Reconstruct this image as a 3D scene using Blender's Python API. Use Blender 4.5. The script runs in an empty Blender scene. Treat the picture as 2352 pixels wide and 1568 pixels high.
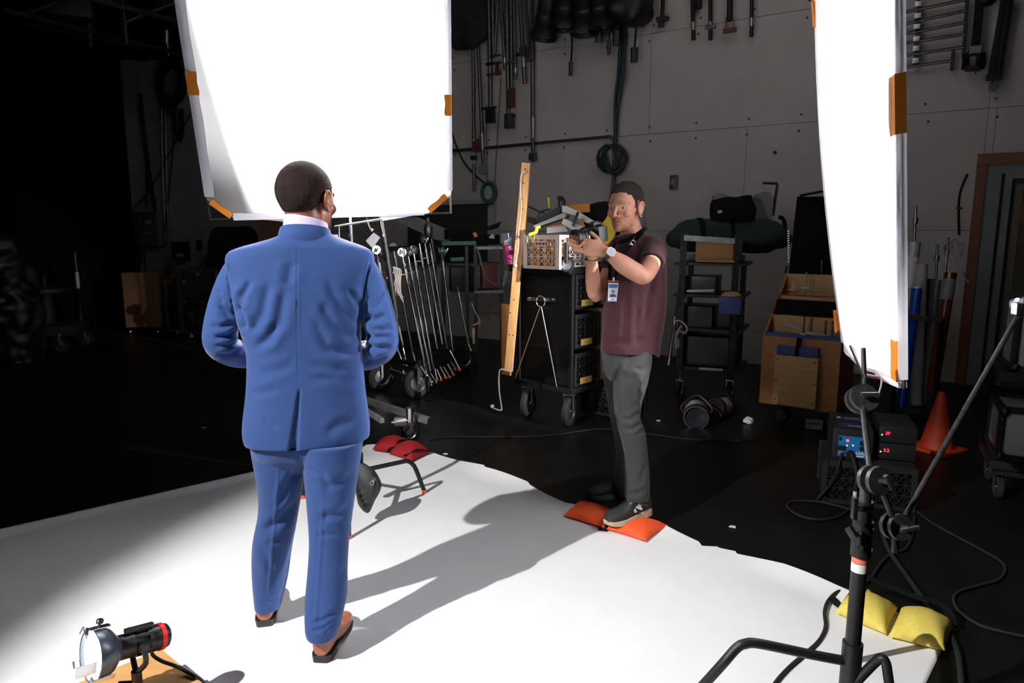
import bpy, bmesh, math, random
import numpy as np
from mathutils import Vector, Matrix, Quaternion, noise
from mathutils.bvhtree import BVHTree
random.seed(7)
SC = bpy.context.scene
V = Vector
PI = math.pi

# ------------------------------------------------------------------ camera
F_PX = 1568.0                      # 24 mm on a 36 mm wide frame, 2352 x 1568
CAM_Z = 1.6
PITCH = math.radians(9.02)
cam = bpy.data.cameras.new('camera'); cam.sensor_width = 36.0; cam.lens = 24.0
cam.clip_start = 0.05; cam.clip_end = 80
camo = bpy.data.objects.new('camera', cam); SC.collection.objects.link(camo)
camo.location = (0, 0, CAM_Z); camo.rotation_euler = (PI/2 - PITCH, 0, 0)
SC.camera = camo
_cp, _sp = math.cos(PITCH), math.sin(PITCH)
def ray(px, py):
    a = (px-1176)/F_PX; b = (784-py)/F_PX
    return V((a, _cp + b*_sp, -_sp + b*_cp))
def at(px, py, d):
    r = ray(px, py); return V((0, 0, CAM_Z)) + r*(d/r.y)
def gnd(px, py, z=0.0):
    r = ray(px, py); return V((0, 0, CAM_Z)) + r*((z-CAM_Z)/r.z)
def proj(p):
    x, y, z = p[0], p[1], p[2]-CAM_Z
    zc = y*_cp - z*_sp; yc = y*_sp + z*_cp
    return 1176 + F_PX*x/zc, 784 - F_PX*yc/zc
def projn(P):
    z = P[:, 2]-CAM_Z
    zc = P[:, 1]*_cp - z*_sp; yc = P[:, 1]*_sp + z*_cp
    return 1176 + F_PX*P[:, 0]/zc, 784 - F_PX*yc/zc
# the grey back wall runs from near right to far left
WD = V((-.857, .515, 0)).normalized(); WN = V((-WD.y, WD.x, 0)); WN = -WN if WN.y > 0 else WN
WP = V((4.98, 7.1, 0))
def wall(px, py, off=0.0):
    r = ray(px, py); o = V((0, 0, CAM_Z))
    t = ((WP + WN*off - o).dot(WN))/r.dot(WN)
    return o + r*t
WROT = Matrix((-WD, WN*-1, V((0, 0, 1)))).transposed()    # x along wall to the right, y into wall

# ------------------------------------------------------------------ exposure, world
vs = SC.view_settings
SC.display_settings.display_device = 'sRGB'
vs.view_transform = 'Standard'; vs.look = 'None'; vs.gamma = 1.0; vs.use_curve_mapping = False
vs.exposure = 0.1
w = bpy.data.worlds.new('dim_room'); SC.world = w; w.use_nodes = True
w.node_tree.nodes['Background'].inputs[0].default_value = (.9, .93, 1, 1)
w.node_tree.nodes['Background'].inputs[1].default_value = 0.002

# ------------------------------------------------------------------ lights
def light(name, kind, loc, target=None, **kw):
    l = bpy.data.lights.new(name, kind)
    for k, v in kw.items(): setattr(l, k, v)
    o = bpy.data.objects.new(name, l); SC.collection.objects.link(o); o.location = loc
    if target is not None:
        o.rotation_euler = (V(target)-V(loc)).to_track_quat('-Z', 'Y').to_euler()
    return o
KEY = V((-3.05, .2, 3.6))
light('key_spot', 'SPOT', KEY, (.42, 2.7, .3), energy=1900, spot_size=math.radians(56), spot_blend=.42, shadow_soft_size=.03, color=(1, .985, .97))
# lamp behind the big silk; fills added for its edge and the side silk
LSILK = V((-1.32, 5.2, 2.45)); LSIDE = V((3.9, 2.2, 2.6))
light('silk_spot', 'SPOT', LSILK, (-.6, 3.42, 2.28), energy=8200, spot_size=math.radians(64), spot_blend=.3, shadow_soft_size=.075)
light('silk_edge_fill', 'SPOT', (-1.22, 4.72, 2.16), (-1.22, 3.42, 2.36), energy=75, spot_size=math.radians(54), spot_blend=.8, shadow_soft_size=.03)  # added weak lamp, lifts the grey left edge of the silk
light('side_silk_fill', 'SPOT', LSIDE, (1.5, 2.85, 1.75), energy=3700, spot_size=math.radians(60), spot_blend=.3, shadow_soft_size=.02, color=(.97, .98, 1))  # added lamp, makes the side silk glow
# weak fill lights added under the ceiling for the back wall and gear
light('back_fill', 'AREA', (1.9, 5.6, 5.0), (1.6, 8.0, 3.0), energy=14, size=2.0, color=(1, .97, .94))
light('far_fill', 'AREA', (-1.5, 6.2, 5.0), (-2.2, 10.0, 1.5), energy=7, size=1.6, color=(1, .98, .96))

# ------------------------------------------------------------------ materials
def lin(c):
    return tuple((x/12.92 if x <= .04045 else ((x+.055)/1.055)**2.4) for x in c)
def rgb(r, g, b): return lin((r/255, g/255, b/255))
_mats = {}
def M(name, col=(.5, .5, .5), rough=.6, metal=0.0, var=.12, scale=12.0, bump=.0, bscale=60.0, spec=.5, sheen=0.0, emit=None, es=0.0, stretch=None, trans=0.0, alpha=1.0, sss=0.0):
    if name in _mats: return _mats[name]
    m = bpy.data.materials.new(name); m.use_nodes = True; nt = m.node_tree; N = nt.nodes; L = nt.links
    b = N['Principled BSDF']
    b.inputs['Roughness'].default_value = rough; b.inputs['Metallic'].default_value = metal
    b.inputs['Specular IOR Level'].default_value = spec
    b.inputs['Alpha'].default_value = alpha
    if sheen: b.inputs['Sheen Weight'].default_value = sheen; b.inputs['Sheen Roughness'].default_value = .4
    if trans: b.inputs['Transmission Weight'].default_value = trans
    if sss:
        b.inputs['Subsurface Weight'].default_value = sss; b.inputs['Subsurface Radius'].default_value = (.012, .005, .003); b.inputs['Subsurface Scale'].default_value = .5
    tc = N.new('ShaderNodeTexCoord'); mp = N.new('ShaderNodeMapping'); L.new(tc.outputs['Object'], mp.inputs['Vector'])
    if stretch: mp.inputs['Scale'].default_value = stretch
    nz = N.new('ShaderNodeTexNoise'); nz.inputs['Scale'].default_value = scale; nz.inputs['Detail'].default_value = 5
    L.new(mp.outputs[0], nz.inputs['Vector'])
    cr = N.new('ShaderNodeValToRGB')
    lo = tuple(max(0, c*(1-var)) for c in col); hi = tuple(min(1, c*(1+var)) for c in col)
    cr.color_ramp.elements[0].position = .3; cr.color_ramp.elements[1].position = .7
    cr.color_ramp.elements[0].color = (*lo, 1); cr.color_ramp.elements[1].color = (*hi, 1)
    L.new(nz.outputs['Fac'], cr.inputs[0]); L.new(cr.outputs[0], b.inputs['Base Color'])
    if bump:
        n2 = N.new('ShaderNodeTexNoise'); n2.inputs['Scale'].default_value = bscale; n2.inputs['Detail'].default_value = 3
        L.new(mp.outputs[0], n2.inputs['Vector'])
        bp = N.new('ShaderNodeBump'); bp.inputs['Strength'].default_value = bump; bp.inputs['Distance'].default_value = .01
        L.new(n2.outputs['Fac'], bp.inputs['Height']); L.new(bp.outputs[0], b.inputs['Normal'])
    if emit:
        b.inputs['Emission Color'].default_value = (*emit, 1); b.inputs['Emission Strength'].default_value = es
    _mats[name] = m
    return m
def translucent(name, col, mix=.5, bump=.0, stretch=None):
    if name in _mats: return _mats[name]
    m = bpy.data.materials.new(name); m.use_nodes = True; nt = m.node_tree; N = nt.nodes; L = nt.links
    N.remove(N['Principled BSDF']); out = N['Material Output']
    d = N.new('ShaderNodeBsdfDiffuse'); t = N.new('ShaderNodeBsdfTranslucent'); mx = N.new('ShaderNodeMixShader')
    wv = N.new('ShaderNodeTexNoise'); wv.inputs['Scale'].default_value = 90; tc = N.new('ShaderNodeTexCoord'); L.new(tc.outputs['Object'], wv.inputs['Vector'])
    cr = N.new('ShaderNodeValToRGB'); cr.color_ramp.elements[0].color = (*[c*.96 for c in col], 1); cr.color_ramp.elements[1].color = (*col, 1)
    L.new(wv.outputs['Fac'], cr.inputs[0])
    for s in (d, t): L.new(cr.outputs[0], s.inputs['Color'])
    mx.inputs[0].default_value = mix
    L.new(d.outputs[0], mx.inputs[1]); L.new(t.outputs[0], mx.inputs[2]); L.new(mx.outputs[0], out.inputs['Surface'])
    _mats[name] = m; return m

# ------------------------------------------------------------------ object helpers
def wloc(o):
    p = V((0, 0, 0))
    while o is not None: p = p + o.location; o = o.parent
    return p
def tag(o, label=None, cat=None, group=None, kind=None):
    if label: o['label'] = label
    if cat: o['category'] = cat
    if group: o['group'] = group
    if kind: o['kind'] = kind
    return o
def T(name, label, cat, loc, group=None):
    o = bpy.data.objects.new(name, None); SC.collection.objects.link(o); o.location = loc
    o.empty_display_size = .1
    return tag(o, label, cat, group)
def link_mesh(name, me, mat, parent=None, label=None, loc=None):
    o = bpy.data.objects.new(name, me); SC.collection.objects.link(o)
    if mat is not None:
        me.materials.clear()
        for m in (mat if isinstance(mat, (list, tuple)) else [mat]): me.materials.append(m)
    base = None
    if parent is not None:
        base = wloc(parent); o.parent = parent
    elif loc is not None:
        base = V(loc); o.location = loc
    if base is not None and base.length > 0: me.transform(Matrix.Translation(-base))
    if label: o['label'] = label
    return o
def catmull(pts, sub=4, closed=False):
    n = len(pts)
    if n < 3 and not closed:
        return [pts[0].lerp(pts[1], i/sub) for i in range(sub+1)] if n == 2 else list(pts)
    out = []
    rng = n if closed else n-1
    for i in range(rng):
        p0 = pts[(i-1) % n] if closed or i > 0 else pts[0]*2-pts[1]
        p1 = pts[i]; p2 = pts[(i+1) % n]
        p3 = pts[(i+2) % n] if closed or i+2 < n else p2*2-p1
        for k in range(sub):
            t = k/sub
            out.append(0.5*((p1*2) + (p2-p0)*t + (p0*2-p1*5+p2*4-p3)*t*t + (p1*3-p0-p2*3+p3)*t*t*t))
    if not closed: out.append(pts[-1].copy())
    return out
def rotz(a): return Matrix.Rotation(a, 3, 'Z')
def basis(u, v=None):
    """3x3 whose columns are u, v, w"""
    u = V(u).normalized()
    if v is None: v = V((0, 0, 1)).cross(u) if abs(u.z) < .95 else V((1, 0, 0)).cross(u)
    v = V(v); v = (v - u*v.dot(u)).normalized(); w_ = u.cross(v)
    return Matrix((u, v, w_)).transposed()

class MB:
    def __init__(s): s.bm = bmesh.new()
    def box(s, c, size, rot=None, bev=0.0):
        if rot is None: R = Matrix.Identity(3)
        elif isinstance(rot, (int, float)): R = rotz(rot)
        else: R = rot
        hx, hy, hz = size[0]/2, size[1]/2, size[2]/2
        c = V(c)
        b = min(bev, hx*.9, hy*.9, hz*.9)
        tmp = s.bm if b <= 0 else bmesh.new()
        vs_ = [tmp.verts.new(c + R @ V((x*hx, y*hy, z*hz))) for x in (-1, 1) for y in (-1, 1) for z in (-1, 1)]
        for f in ((0, 1, 3, 2), (4, 6, 7, 5), (0, 4, 5, 1), (2, 3, 7, 6), (0, 2, 6, 4), (1, 5, 7, 3)):
            tmp.faces.new([vs_[i] for i in f])
        if b > 0:
            bmesh.ops.bevel(tmp, geom=list(tmp.edges), offset=b, segments=2, affect='EDGES', profile=.7)
            s.merge(tmp)
        return s
    def merge(s, other):
        me = bpy.data.meshes.new('tmp'); other.to_mesh(me); other.free(); s.bm.from_mesh(me); bpy.data.meshes.remove(me); return s
    def box2(s, p0, p1, w_, h, up=(0, 0, 1), bev=0.0):
        """bar from p0 to p1, w_ across, h along up"""
        p0 = V(p0); p1 = V(p1); u = p1-p0; L = u.length; u.normalize()
        upv = V(up)
        if abs(u.dot(upv.normalized())) > .98: upv = V((0, 1, 0))
        n = (upv - u*upv.dot(u)).normalized(); v = n.cross(u)
        return s.box((p0+p1)/2, (L, w_, h), Matrix((u, v, n)).transposed(), bev)
    def cyl(s, p0, p1, r0, r1=None, n=14, cap=True):
        p0 = V(p0); p1 = V(p1); r1 = r0 if r1 is None else r1
        u = (p1-p0).normalized(); a = u.orthogonal().normalized(); b = u.cross(a)
        A = [s.bm.verts.new(p0 + (a*math.cos(2*PI*i/n)+b*math.sin(2*PI*i/n))*r0) for i in range(n)]
        B = [s.bm.verts.new(p1 + (a*math.cos(2*PI*i/n)+b*math.sin(2*PI*i/n))*r1) for i in range(n)]
        for i in range(n): s.bm.faces.new((A[i], A[(i+1) % n], B[(i+1) % n], B[i]))
        if cap: s.bm.faces.new(A[::-1]); s.bm.faces.new(B)
        return s
    def tube(s, pts, r, n=8, sub=4, closed=False):
        pts = [V(p) for p in pts]
        path = catmull(pts, sub, closed) if sub > 1 else pts
        rr = r if callable(r) else (lambda t: r)
        m = len(path); rings = []
        t0 = (path[1]-path[0]).normalized(); nrm = t0.orthogonal().normalized()
        for i, p in enumerate(path):
            if closed: t = (path[(i+1) % m]-path[i-1])
            else: t = path[min(i+1, m-1)]-path[max(i-1, 0)]
            t = t.normalized() if t.length > 1e-9 else t0
            nrm = (nrm - t*nrm.dot(t));
            nrm = nrm.normalized() if nrm.length > 1e-6 else t.orthogonal().normalized()
            b = t.cross(nrm); q = rr(i/(m-1))
            rings.append([s.bm.verts.new(p + (nrm*math.cos(2*PI*k/n)+b*math.sin(2*PI*k/n))*q) for k in range(n)])
        for i in range(m if closed else m-1):
            A = rings[i]; B = rings[(i+1) % m]
            for k in range(n): s.bm.faces.new((A[k], A[(k+1) % n], B[(k+1) % n], B[k]))
        if not closed: s.bm.faces.new(rings[0][::-1]); s.bm.faces.new(rings[-1])
        return s
    def ell(s, c, r, R=None, seg=20, ring=12):
        c = V(c); r = (r, r, r) if isinstance(r, (int, float)) else r
        R = Matrix.Identity(3) if R is None else R
        rows = []
        for j in range(1, ring):
            ph = PI*j/ring
            rows.append([s.bm.verts.new(c + R @ V((r[0]*math.sin(ph)*math.cos(2*PI*i/seg), r[1]*math.sin(ph)*math.sin(2*PI*i/seg), r[2]*math.cos(ph)))) for i in range(seg)])
        top = s.bm.verts.new(c + R @ V((0, 0, r[2]))); bot = s.bm.verts.new(c - R @ V((0, 0, r[2])))
        for i in range(seg):
            s.bm.faces.new((top, rows[0][i], rows[0][(i+1) % seg])); s.bm.faces.new((bot, rows[-1][(i+1) % seg], rows[-1][i]))
            for j in range(len(rows)-1):
                s.bm.faces.new((rows[j][i], rows[j+1][i], rows[j+1][(i+1) % seg], rows[j][(i+1) % seg]))
        return s
    def lathe(s, prof, c, axis=(0, 0, 1), n=28):
        """prof [(radius, along)]"""
        c = V(c); u = V(axis).normalized(); a = u.orthogonal().normalized(); b = u.cross(a)
        rings = []
        for r, h in prof:
            if r < 1e-6: rings.append([s.bm.verts.new(c+u*h)])
            else: rings.append([s.bm.verts.new(c+u*h+(a*math.cos(2*PI*i/n)+b*math.sin(2*PI*i/n))*r) for i in range(n)])
        for A, B in zip(rings[:-1], rings[1:]):
            for i in range(n):
                if len(A) == 1 and len(B) == 1: continue
                if len(A) == 1: s.bm.faces.new((A[0], B[(i+1) % n], B[i]))
                elif len(B) == 1: s.bm.faces.new((A[i], A[(i+1) % n], B[0]))
                else: s.bm.faces.new((A[i], A[(i+1) % n], B[(i+1) % n], B[i]))
        return s
    def prism(s, poly, ext):
        """polygon (list of points) extruded by vector ext"""
        ext = V(ext); A = [s.bm.verts.new(V(p)) for p in poly]; B = [s.bm.verts.new(V(p)+ext) for p in poly]; n = len(A)
        s.bm.faces.new(A[::-1]); s.bm.faces.new(B)
        for i in range(n): s.bm.faces.new((A[i], A[(i+1) % n], B[(i+1) % n], B[i]))
        return s
    def grid(s, fn, nu, nv):
        P = [[s.bm.verts.new(fn(i/nu, j/nv)) for j in range(nv+1)] for i in range(nu+1)]
        for i in range(nu):
            for j in range(nv): s.bm.faces.new((P[i][j], P[i+1][j], P[i+1][j+1], P[i][j+1]))
        return s
    def loft(s, secs, n=40, sub=3, cap=True):
        """secs: (centre, u axis, v axis, a, b, exponent)"""
        S = [(V(c), V(u), V(v), V((a, b, e))) for c, u, v, a, b, e in secs]
        if sub > 1: Cs, Us, Vs_, Ks = ([*map(lambda q: q, catmull([x[k] for x in S], sub))] for k in range(4))
        else: Cs, Us, Vs_, Ks = ([x[k] for x in S] for k in range(4))
        rings = []
        for c, u, v, k in zip(Cs, Us, Vs_, Ks):
            ring = []
            for i in range(n):
                t = 2*PI*i/n; ct, st = math.cos(t), math.sin(t); p = 2/k.z
                ring.append(s.bm.verts.new(c + u*(k.x*math.copysign(abs(ct)**p, ct)) + v*(k.y*math.copysign(abs(st)**p, st))))
            rings.append(ring)
        for A, B in zip(rings[:-1], rings[1:]):
            for i in range(n): s.bm.faces.new((A[i], A[(i+1) % n], B[(i+1) % n], B[i]))
        if cap:
            for r, fl in ((rings[0], True), (rings[-1], False)):
                c = s.bm.verts.new(sum((v.co for v in r), V((0, 0, 0)))/n)
                for i in range(n):
                    s.bm.faces.new((r[(i+1) % n], r[i], c) if fl else (r[i], r[(i+1) % n], c))
        return s
    def limb(s, pts, rad, n=24, sub=4, ref=None, ends=(1, 1)):
        """rounded organic tube, rad: list of r or (a along ref, b)"""
        pts = [V(p) for p in pts]; rr = [V((r, r, 0)) if isinstance(r, (int, float)) else V((r[0], r[1], 0)) for r in rad]
        P = catmull(pts, sub); R = catmull(rr, sub); m = len(P)
        rings = []; t = (P[1]-P[0]).normalized()
        nrm = V(ref) if ref is not None else t.orthogonal()
        first = None
        def ring(c, t, nrm, a, b):
            w_ = t.cross(nrm); return [s.bm.verts.new(c + nrm*(a*math.cos(2*PI*i/n)) + w_*(b*math.sin(2*PI*i/n))) for i in range(n)]
        for i in range(m):
            t = (P[min(i+1, m-1)]-P[max(i-1, 0)]).normalized()
            nrm = nrm - t*nrm.dot(t); nrm = nrm.normalized() if nrm.length > 1e-6 else t.orthogonal().normalized()
            if i == 0 and ends[0]:
                for k in (0, 1, 2):
                    q = math.radians(15+k*25); rings.append(ring(P[0]-t*R[0].x*math.cos(q), t, nrm, R[0].x*math.sin(q), R[0].y*math.sin(q)))
            rings.append(ring(P[i], t, nrm, R[i].x, R[i].y))
            if i == m-1 and ends[1]:
                for k in (2, 1, 0):
                    q = math.radians(15+k*25); rings.append(ring(P[i]+t*R[i].x*math.cos(q), t, nrm, R[i].x*math.sin(q), R[i].y*math.sin(q)))
        for A, B in zip(rings[:-1], rings[1:]):
            for i in range(n): s.bm.faces.new((A[i], A[(i+1) % n], B[(i+1) % n], B[i]))
        s.bm.faces.new(rings[0][::-1]); s.bm.faces.new(rings[-1])
        return s
    def mesh(s, name='m'):
        bmesh.ops.recalc_face_normals(s.bm, faces=s.bm.faces)
        me = bpy.data.meshes.new(name); s.bm.to_mesh(me); s.bm.free(); return me
    def build(s, name, mat, parent=None, label=None, loc=None, smooth=35, recalc=True):
        me = s.mesh(name)
        if smooth:
            me.polygons.foreach_set('use_smooth', [True]*len(me.polygons))
            if smooth < 180: me.set_sharp_from_angle(angle=math.radians(smooth))
        return link_mesh(name, me, mat, parent, label, loc)

def remesh(me, voxel, smooth=2, fac=.5):
    o = bpy.data.objects.new('tmp', me); SC.collection.objects.link(o)
    md = o.modifiers.new('r', 'REMESH'); md.mode = 'VOXEL'; md.voxel_size = voxel; md.use_smooth_shade = True
    if smooth:
        ms = o.modifiers.new('s', 'SMOOTH'); ms.factor = fac; ms.iterations = smooth
    dg = bpy.context.evaluated_depsgraph_get(); ev = o.evaluated_get(dg)
    out = bpy.data.meshes.new_from_object(ev)
    bpy.data.objects.remove(o); bpy.data.meshes.remove(me)
    out.polygons.foreach_set('use_smooth', [True]*len(out.polygons))
    return out
def get_co(me):
    a = np.empty(len(me.vertices)*3, dtype=np.float64); me.vertices.foreach_get('co', a); return a.reshape(-1, 3)
def get_no(me):
    a = np.empty(len(me.vertices)*3, dtype=np.float64); me.vertices.foreach_get('normal', a); return a.reshape(-1, 3)
def set_co(me, P):
    me.vertices.foreach_set('co', P.astype(np.float32).ravel()); me.update()
def seg_dist(px, py, a, b):
    ax, ay = a; bx, by = b; dx, dy = bx-ax, by-ay; L2 = dx*dx+dy*dy+1e-9
    t = np.clip(((px-ax)*dx+(py-ay)*dy)/L2, 0, 1)
    return np.hypot(px-(ax+t*dx), py-(ay+t*dy)), t
def folds(me, strokes, gain=1.0):
    """press cloth folds into the surface that faces the camera; strokes in picture coordinates:
    (p0, p1, half width, depth [, ridge])"""
    P = get_co(me); Nn = get_no(me)
    view = P - np.array([0, 0, CAM_Z]); view /= np.linalg.norm(view, axis=1)[:, None]
    face = np.clip(-(view*Nn).sum(1)*1.8, 0, 1)
    px, py = projn(P); disp = np.zeros(len(P))
    for st in strokes:
        pts = st[0]; w_, dep = st[1], st[2]*gain
        d = np.full(len(P), 1e9); T_ = np.zeros(len(P)); m = len(pts)-1
        for i in range(m):
            di, ti = seg_dist(px, py, pts[i], pts[i+1])
            k = di < d; d = np.where(k, di, d); T_ = np.where(k, (ti+i)/m, T_)
        taper = np.clip(np.minimum(T_, 1-T_)*4.5, 0, 1); taper = taper*taper*(3-2*taper)*.97+.03
        g = np.exp(-(d/w_)**2)
        rid = np.exp(-((d-2.0*w_)/(1.1*w_))**2)*.45
        disp += dep*taper*(-g + rid)
    P += Nn*(disp*face)[:, None]
    set_co(me, P)
def pnoise(P, scale, seed=0.0):
    return np.array([noise.noise(V((p[0]*scale[0]+seed, p[1]*scale[1], p[2]*scale[2]))) for p in P])
def push_noise(me, amp, scale, seed=0.0):
    P = get_co(me); Nn = get_no(me)
    if isinstance(scale, (int, float)): scale = (scale,)*3
    P += Nn*(pnoise(P, scale, seed)*amp)[:, None]; set_co(me, P)
def submesh(me, keep, name):
    """new bmesh holding the faces whose vertices satisfy keep (bool array)"""
    bm = bmesh.new(); bm.from_mesh(me); bm.verts.ensure_lookup_table()
    kill = [f for f in bm.faces if not all(keep[v.index] for v in f.verts)]
    bmesh.ops.delete(bm, geom=kill, context='FACES')
    loose = [v for v in bm.verts if not v.link_faces]
    bmesh.ops.delete(bm, geom=loose, context='VERTS')
    return bm
def shell(me, keep, off, name, edge_in=-.001):
    """cloth or hair shell lifted off a body mesh; off(P) -> thickness array"""
    bm = submesh(me, keep, name)
    for _ in range(10):
        bv_ = [v for v in bm.verts if v.is_boundary]; new = []
        for v in bv_:
            nb = [e.other_vert(v).co for e in v.link_edges if e.is_boundary]
            new.append(v.co*.4 + sum(nb, V())*(.6/len(nb)))
        for v, c in zip(bv_, new): v.co = c
    bm.normal_update()
    co = np.array([v.co[:] for v in bm.verts]); no = np.array([v.normal[:] for v in bm.verts])
    bd = np.array([v.is_boundary for v in bm.verts])
    o = np.where(bd, edge_in, off(co))
    co = co + no*o[:, None]
    for v, p in zip(bm.verts, co): v.co = p
    out = bpy.data.meshes.new(name); bm.to_mesh(out); bm.free()
    out.polygons.foreach_set('use_smooth', [True]*len(out.polygons)); return out
def bvh_of(*objs):
    vs_, fs = [], []
    for o in objs:
        off = len(vs_); b = wloc(o)
        vs_ += [v.co + b for v in o.data.vertices]; fs += [[i+off for i in p.vertices] for p in o.data.polygons]
    return BVHTree.FromPolygons(vs_, fs)
def hit(bvh, px, py, off=.004, default=None):
    r = ray(px, py).normalized()
    h = bvh.ray_cast(V((0, 0, CAM_Z)), r)
    if h[0] is None: return default
    return h[0] - r*off
def text_mesh(txt, size, extrude=.0008, bold=0.0):
    c = bpy.data.curves.new('t', 'FONT'); c.body = txt; c.size = size; c.extrude = extrude; c.align_x = 'CENTER'; c.align_y = 'CENTER'; c.offset = bold
    o = bpy.data.objects.new('t', c); SC.collection.objects.link(o)
    dg = bpy.context.evaluated_depsgraph_get(); me = bpy.data.meshes.new_from_object(o.evaluated_get(dg))
    bpy.data.objects.remove(o); bpy.data.curves.remove(c); return me
def put_text(txt, size, c, R, mat, parent, name='lettering', extrude=.0008, bold=0.0):
    """R columns: x reading direction, y up, z out of surface"""
    me = text_mesh(txt, size, extrude, bold); me.transform(Matrix.Translation(V(c)) @ R.to_4x4()); return link_mesh(name, me, mat, parent)
def copy_tree(o, parent=None, loc=None, rz=None, label=None, group=None):
    c = o.copy(); SC.collection.objects.link(c); c.parent = parent
    if loc is not None: c.location = loc
    if rz is not None: c.rotation_euler = (0, 0, rz)
    if label: c['label'] = label
    if group: c['group'] = group
    for ch in list(o.children): copy_tree(ch, c)
    return c
# ================================================================== shared materials
m_floor = M('black_stage_floor', rgb(13, 13, 13), .42, var=.35, scale=5, bump=.06, bscale=35, spec=.25)
m_wall = M('grey_painted_panel', rgb(176, 170, 168), .75, var=.05, scale=3, bump=.05, bscale=40)
m_gap = M('panel_gap', rgb(70, 68, 66), .9)
m_ceil = M('dark_ceiling', rgb(80, 78, 80), .9)
m_paper = M('white_backdrop_paper', (.86, .86, .87), .62, var=.03, scale=3.5, bump=.03, bscale=9)
m_black = M('black_powder_coat', rgb(22, 22, 22), .45, var=.2, scale=40, spec=.35)
m_blackp = M('black_plastic', rgb(20, 20, 21), .38, var=.2, scale=30)
m_rubber = M('black_rubber', rgb(15, 14, 14), .8, var=.2)
m_blackcl = M('black_cloth', rgb(22, 22, 23), .95, var=.25, scale=25, bump=.3, bscale=90, spec=.1)
m_drape = M('black_drape', rgb(9, 9, 11), 1.0, var=.3, scale=8, spec=0)
m_chrome = M('chrome', (.8, .8, .8), .22, 1.0, var=.06)
m_steel = M('worn_steel', (.42, .42, .43), .38, 1.0, var=.2, scale=30)
m_dsteel = M('dark_steel', (.13, .13, .135), .4, .9, var=.3, scale=30)
m_wood = M('light_plywood', rgb(176, 138, 88), .6, var=.14, scale=6, stretch=(1, 1, 9), bump=.05)
m_woodor = M('orange_plywood', rgb(158, 104, 56), .6, var=.18, scale=5, stretch=(3, 3, 12), bump=.05)
m_pine = M('pine_board', rgb(205, 152, 96), .6, var=.12, scale=7, stretch=(6, 6, 1.2), bump=.05)
m_card = M('brown_cardboard', rgb(168, 126, 84), .85, var=.08)
m_rope = M('cotton_rope', rgb(178, 166, 158), .9, var=.15, scale=80, bump=.3, bscale=200)
m_orange = M('orange_cap', rgb(235, 92, 50), .5)
m_tape = M('orange_cloth_tab', rgb(222, 134, 30), .8, var=.08, scale=60)
m_white = M('white_plastic', rgb(215, 214, 212), .5, var=.05)
m_grey = M('grey_plastic', rgb(120, 120, 122), .5, var=.1)
m_yel = M('yellow_label', rgb(158, 130, 60), .7, var=.1)
m_ink = M('dark_ink', rgb(45, 35, 25), .8)
m_red = M('red_plastic', rgb(160, 26, 30), .5)
m_blue = M('blue_plastic', rgb(30, 48, 120), .45)
m_green = M('green_steel', rgb(36, 120, 74), .5)

# ================================================================== the setting
def structure(o): o['kind'] = 'structure'; return o
# floor
b = MB()
for f in [0]:
    b.box((-1, 6, -.05), (26, 26, .1))
structure(b.build('floor', m_floor, smooth=0))
# grey panel wall: sheets of 2.44 x 1.22 m with open joints
Z1 = wall(1870, 279).z
def wp(t, z, off=0.0): return WP + WD*t + WN*off + V((0, 0, z))
b = MB(); b.box2(wp(-5, 3.05, -.06), wp(19, 3.05, -.06), .06, 6.1)
structure(b.build('wall_back', m_gap, smooth=0))
b = MB()
tseam = (wall(1716, 290)-WP).dot(WD)       # a joint of the lower row
zs = [0, Z1-2.44, Z1-1.22, Z1, Z1+1.22, Z1+2.44, 6.1]
zs = [0]+[z for z in zs if .1 < z]
door_t = ((wall(2262, 560)-WP).dot(WD), )
T_DOOR0 = (wall(2238, 560)-WP).dot(WD)      # left jamb of the door opening
for r in range(len(zs)-1):
    z0, z1 = zs[r], zs[r+1]
    t = tseam - 2.44*8 + (1.22 if r % 2 else 0)
    while t < 19:
        a, c = t, t+2.44
        a = max(a, -5)
        if c > -5:
            for a_, c_, q0 in ((a, min(c, T_DOOR0), max(z0, 2.29)), (max(a, T_DOOR0), c, z0)):   # the door leaves a hole
                if c_ > a_+.02 and z1 > q0+.02: b.box2(wp(a_+.002, (q0+z1)/2, -.012), wp(c_-.002, (q0+z1)/2, -.012), .02, z1-q0-.005)
        t += 2.44
wo = structure(b.build('wall_panels', m_wall, smooth=0)); wo.name = 'trim_1'
# fasteners of the sheets
b = MB()
for r in range(1, len(zs)-1):
    for dz in (-.09, .09):
        t = tseam-2.44*4
        while t < 12:
            z = zs[r]+dz
            p = wp(t + random.uniform(-.03, .03), z)
            if z > 2.3 or t > 1: b.cyl(p - WN*.004, p + WN*.002, .014, n=8)
            t += .61
structure(b.build('trim_2', m_gap, smooth=0))
# side and rear walls out of view keep the room closed
b = MB(); b.box((-13, 6, 3.05), (.1, 26, 6.1)); structure(b.build('wall_left', m_gap, smooth=0))
b = MB(); b.box((-1, -5.5, 3.05), (26, .1, 6.1)); structure(b.build('wall_rear', m_gap, smooth=0))
b = MB(); b.box((11.9, 3, 3.05), (.1, 20, 6.1)); structure(b.build('wall_right', m_gap, smooth=0))
b = MB(); b.box((-1, 6, 6.15), (26, 26, .1)); structure(b.build('ceiling', m_ceil, smooth=0))
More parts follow.
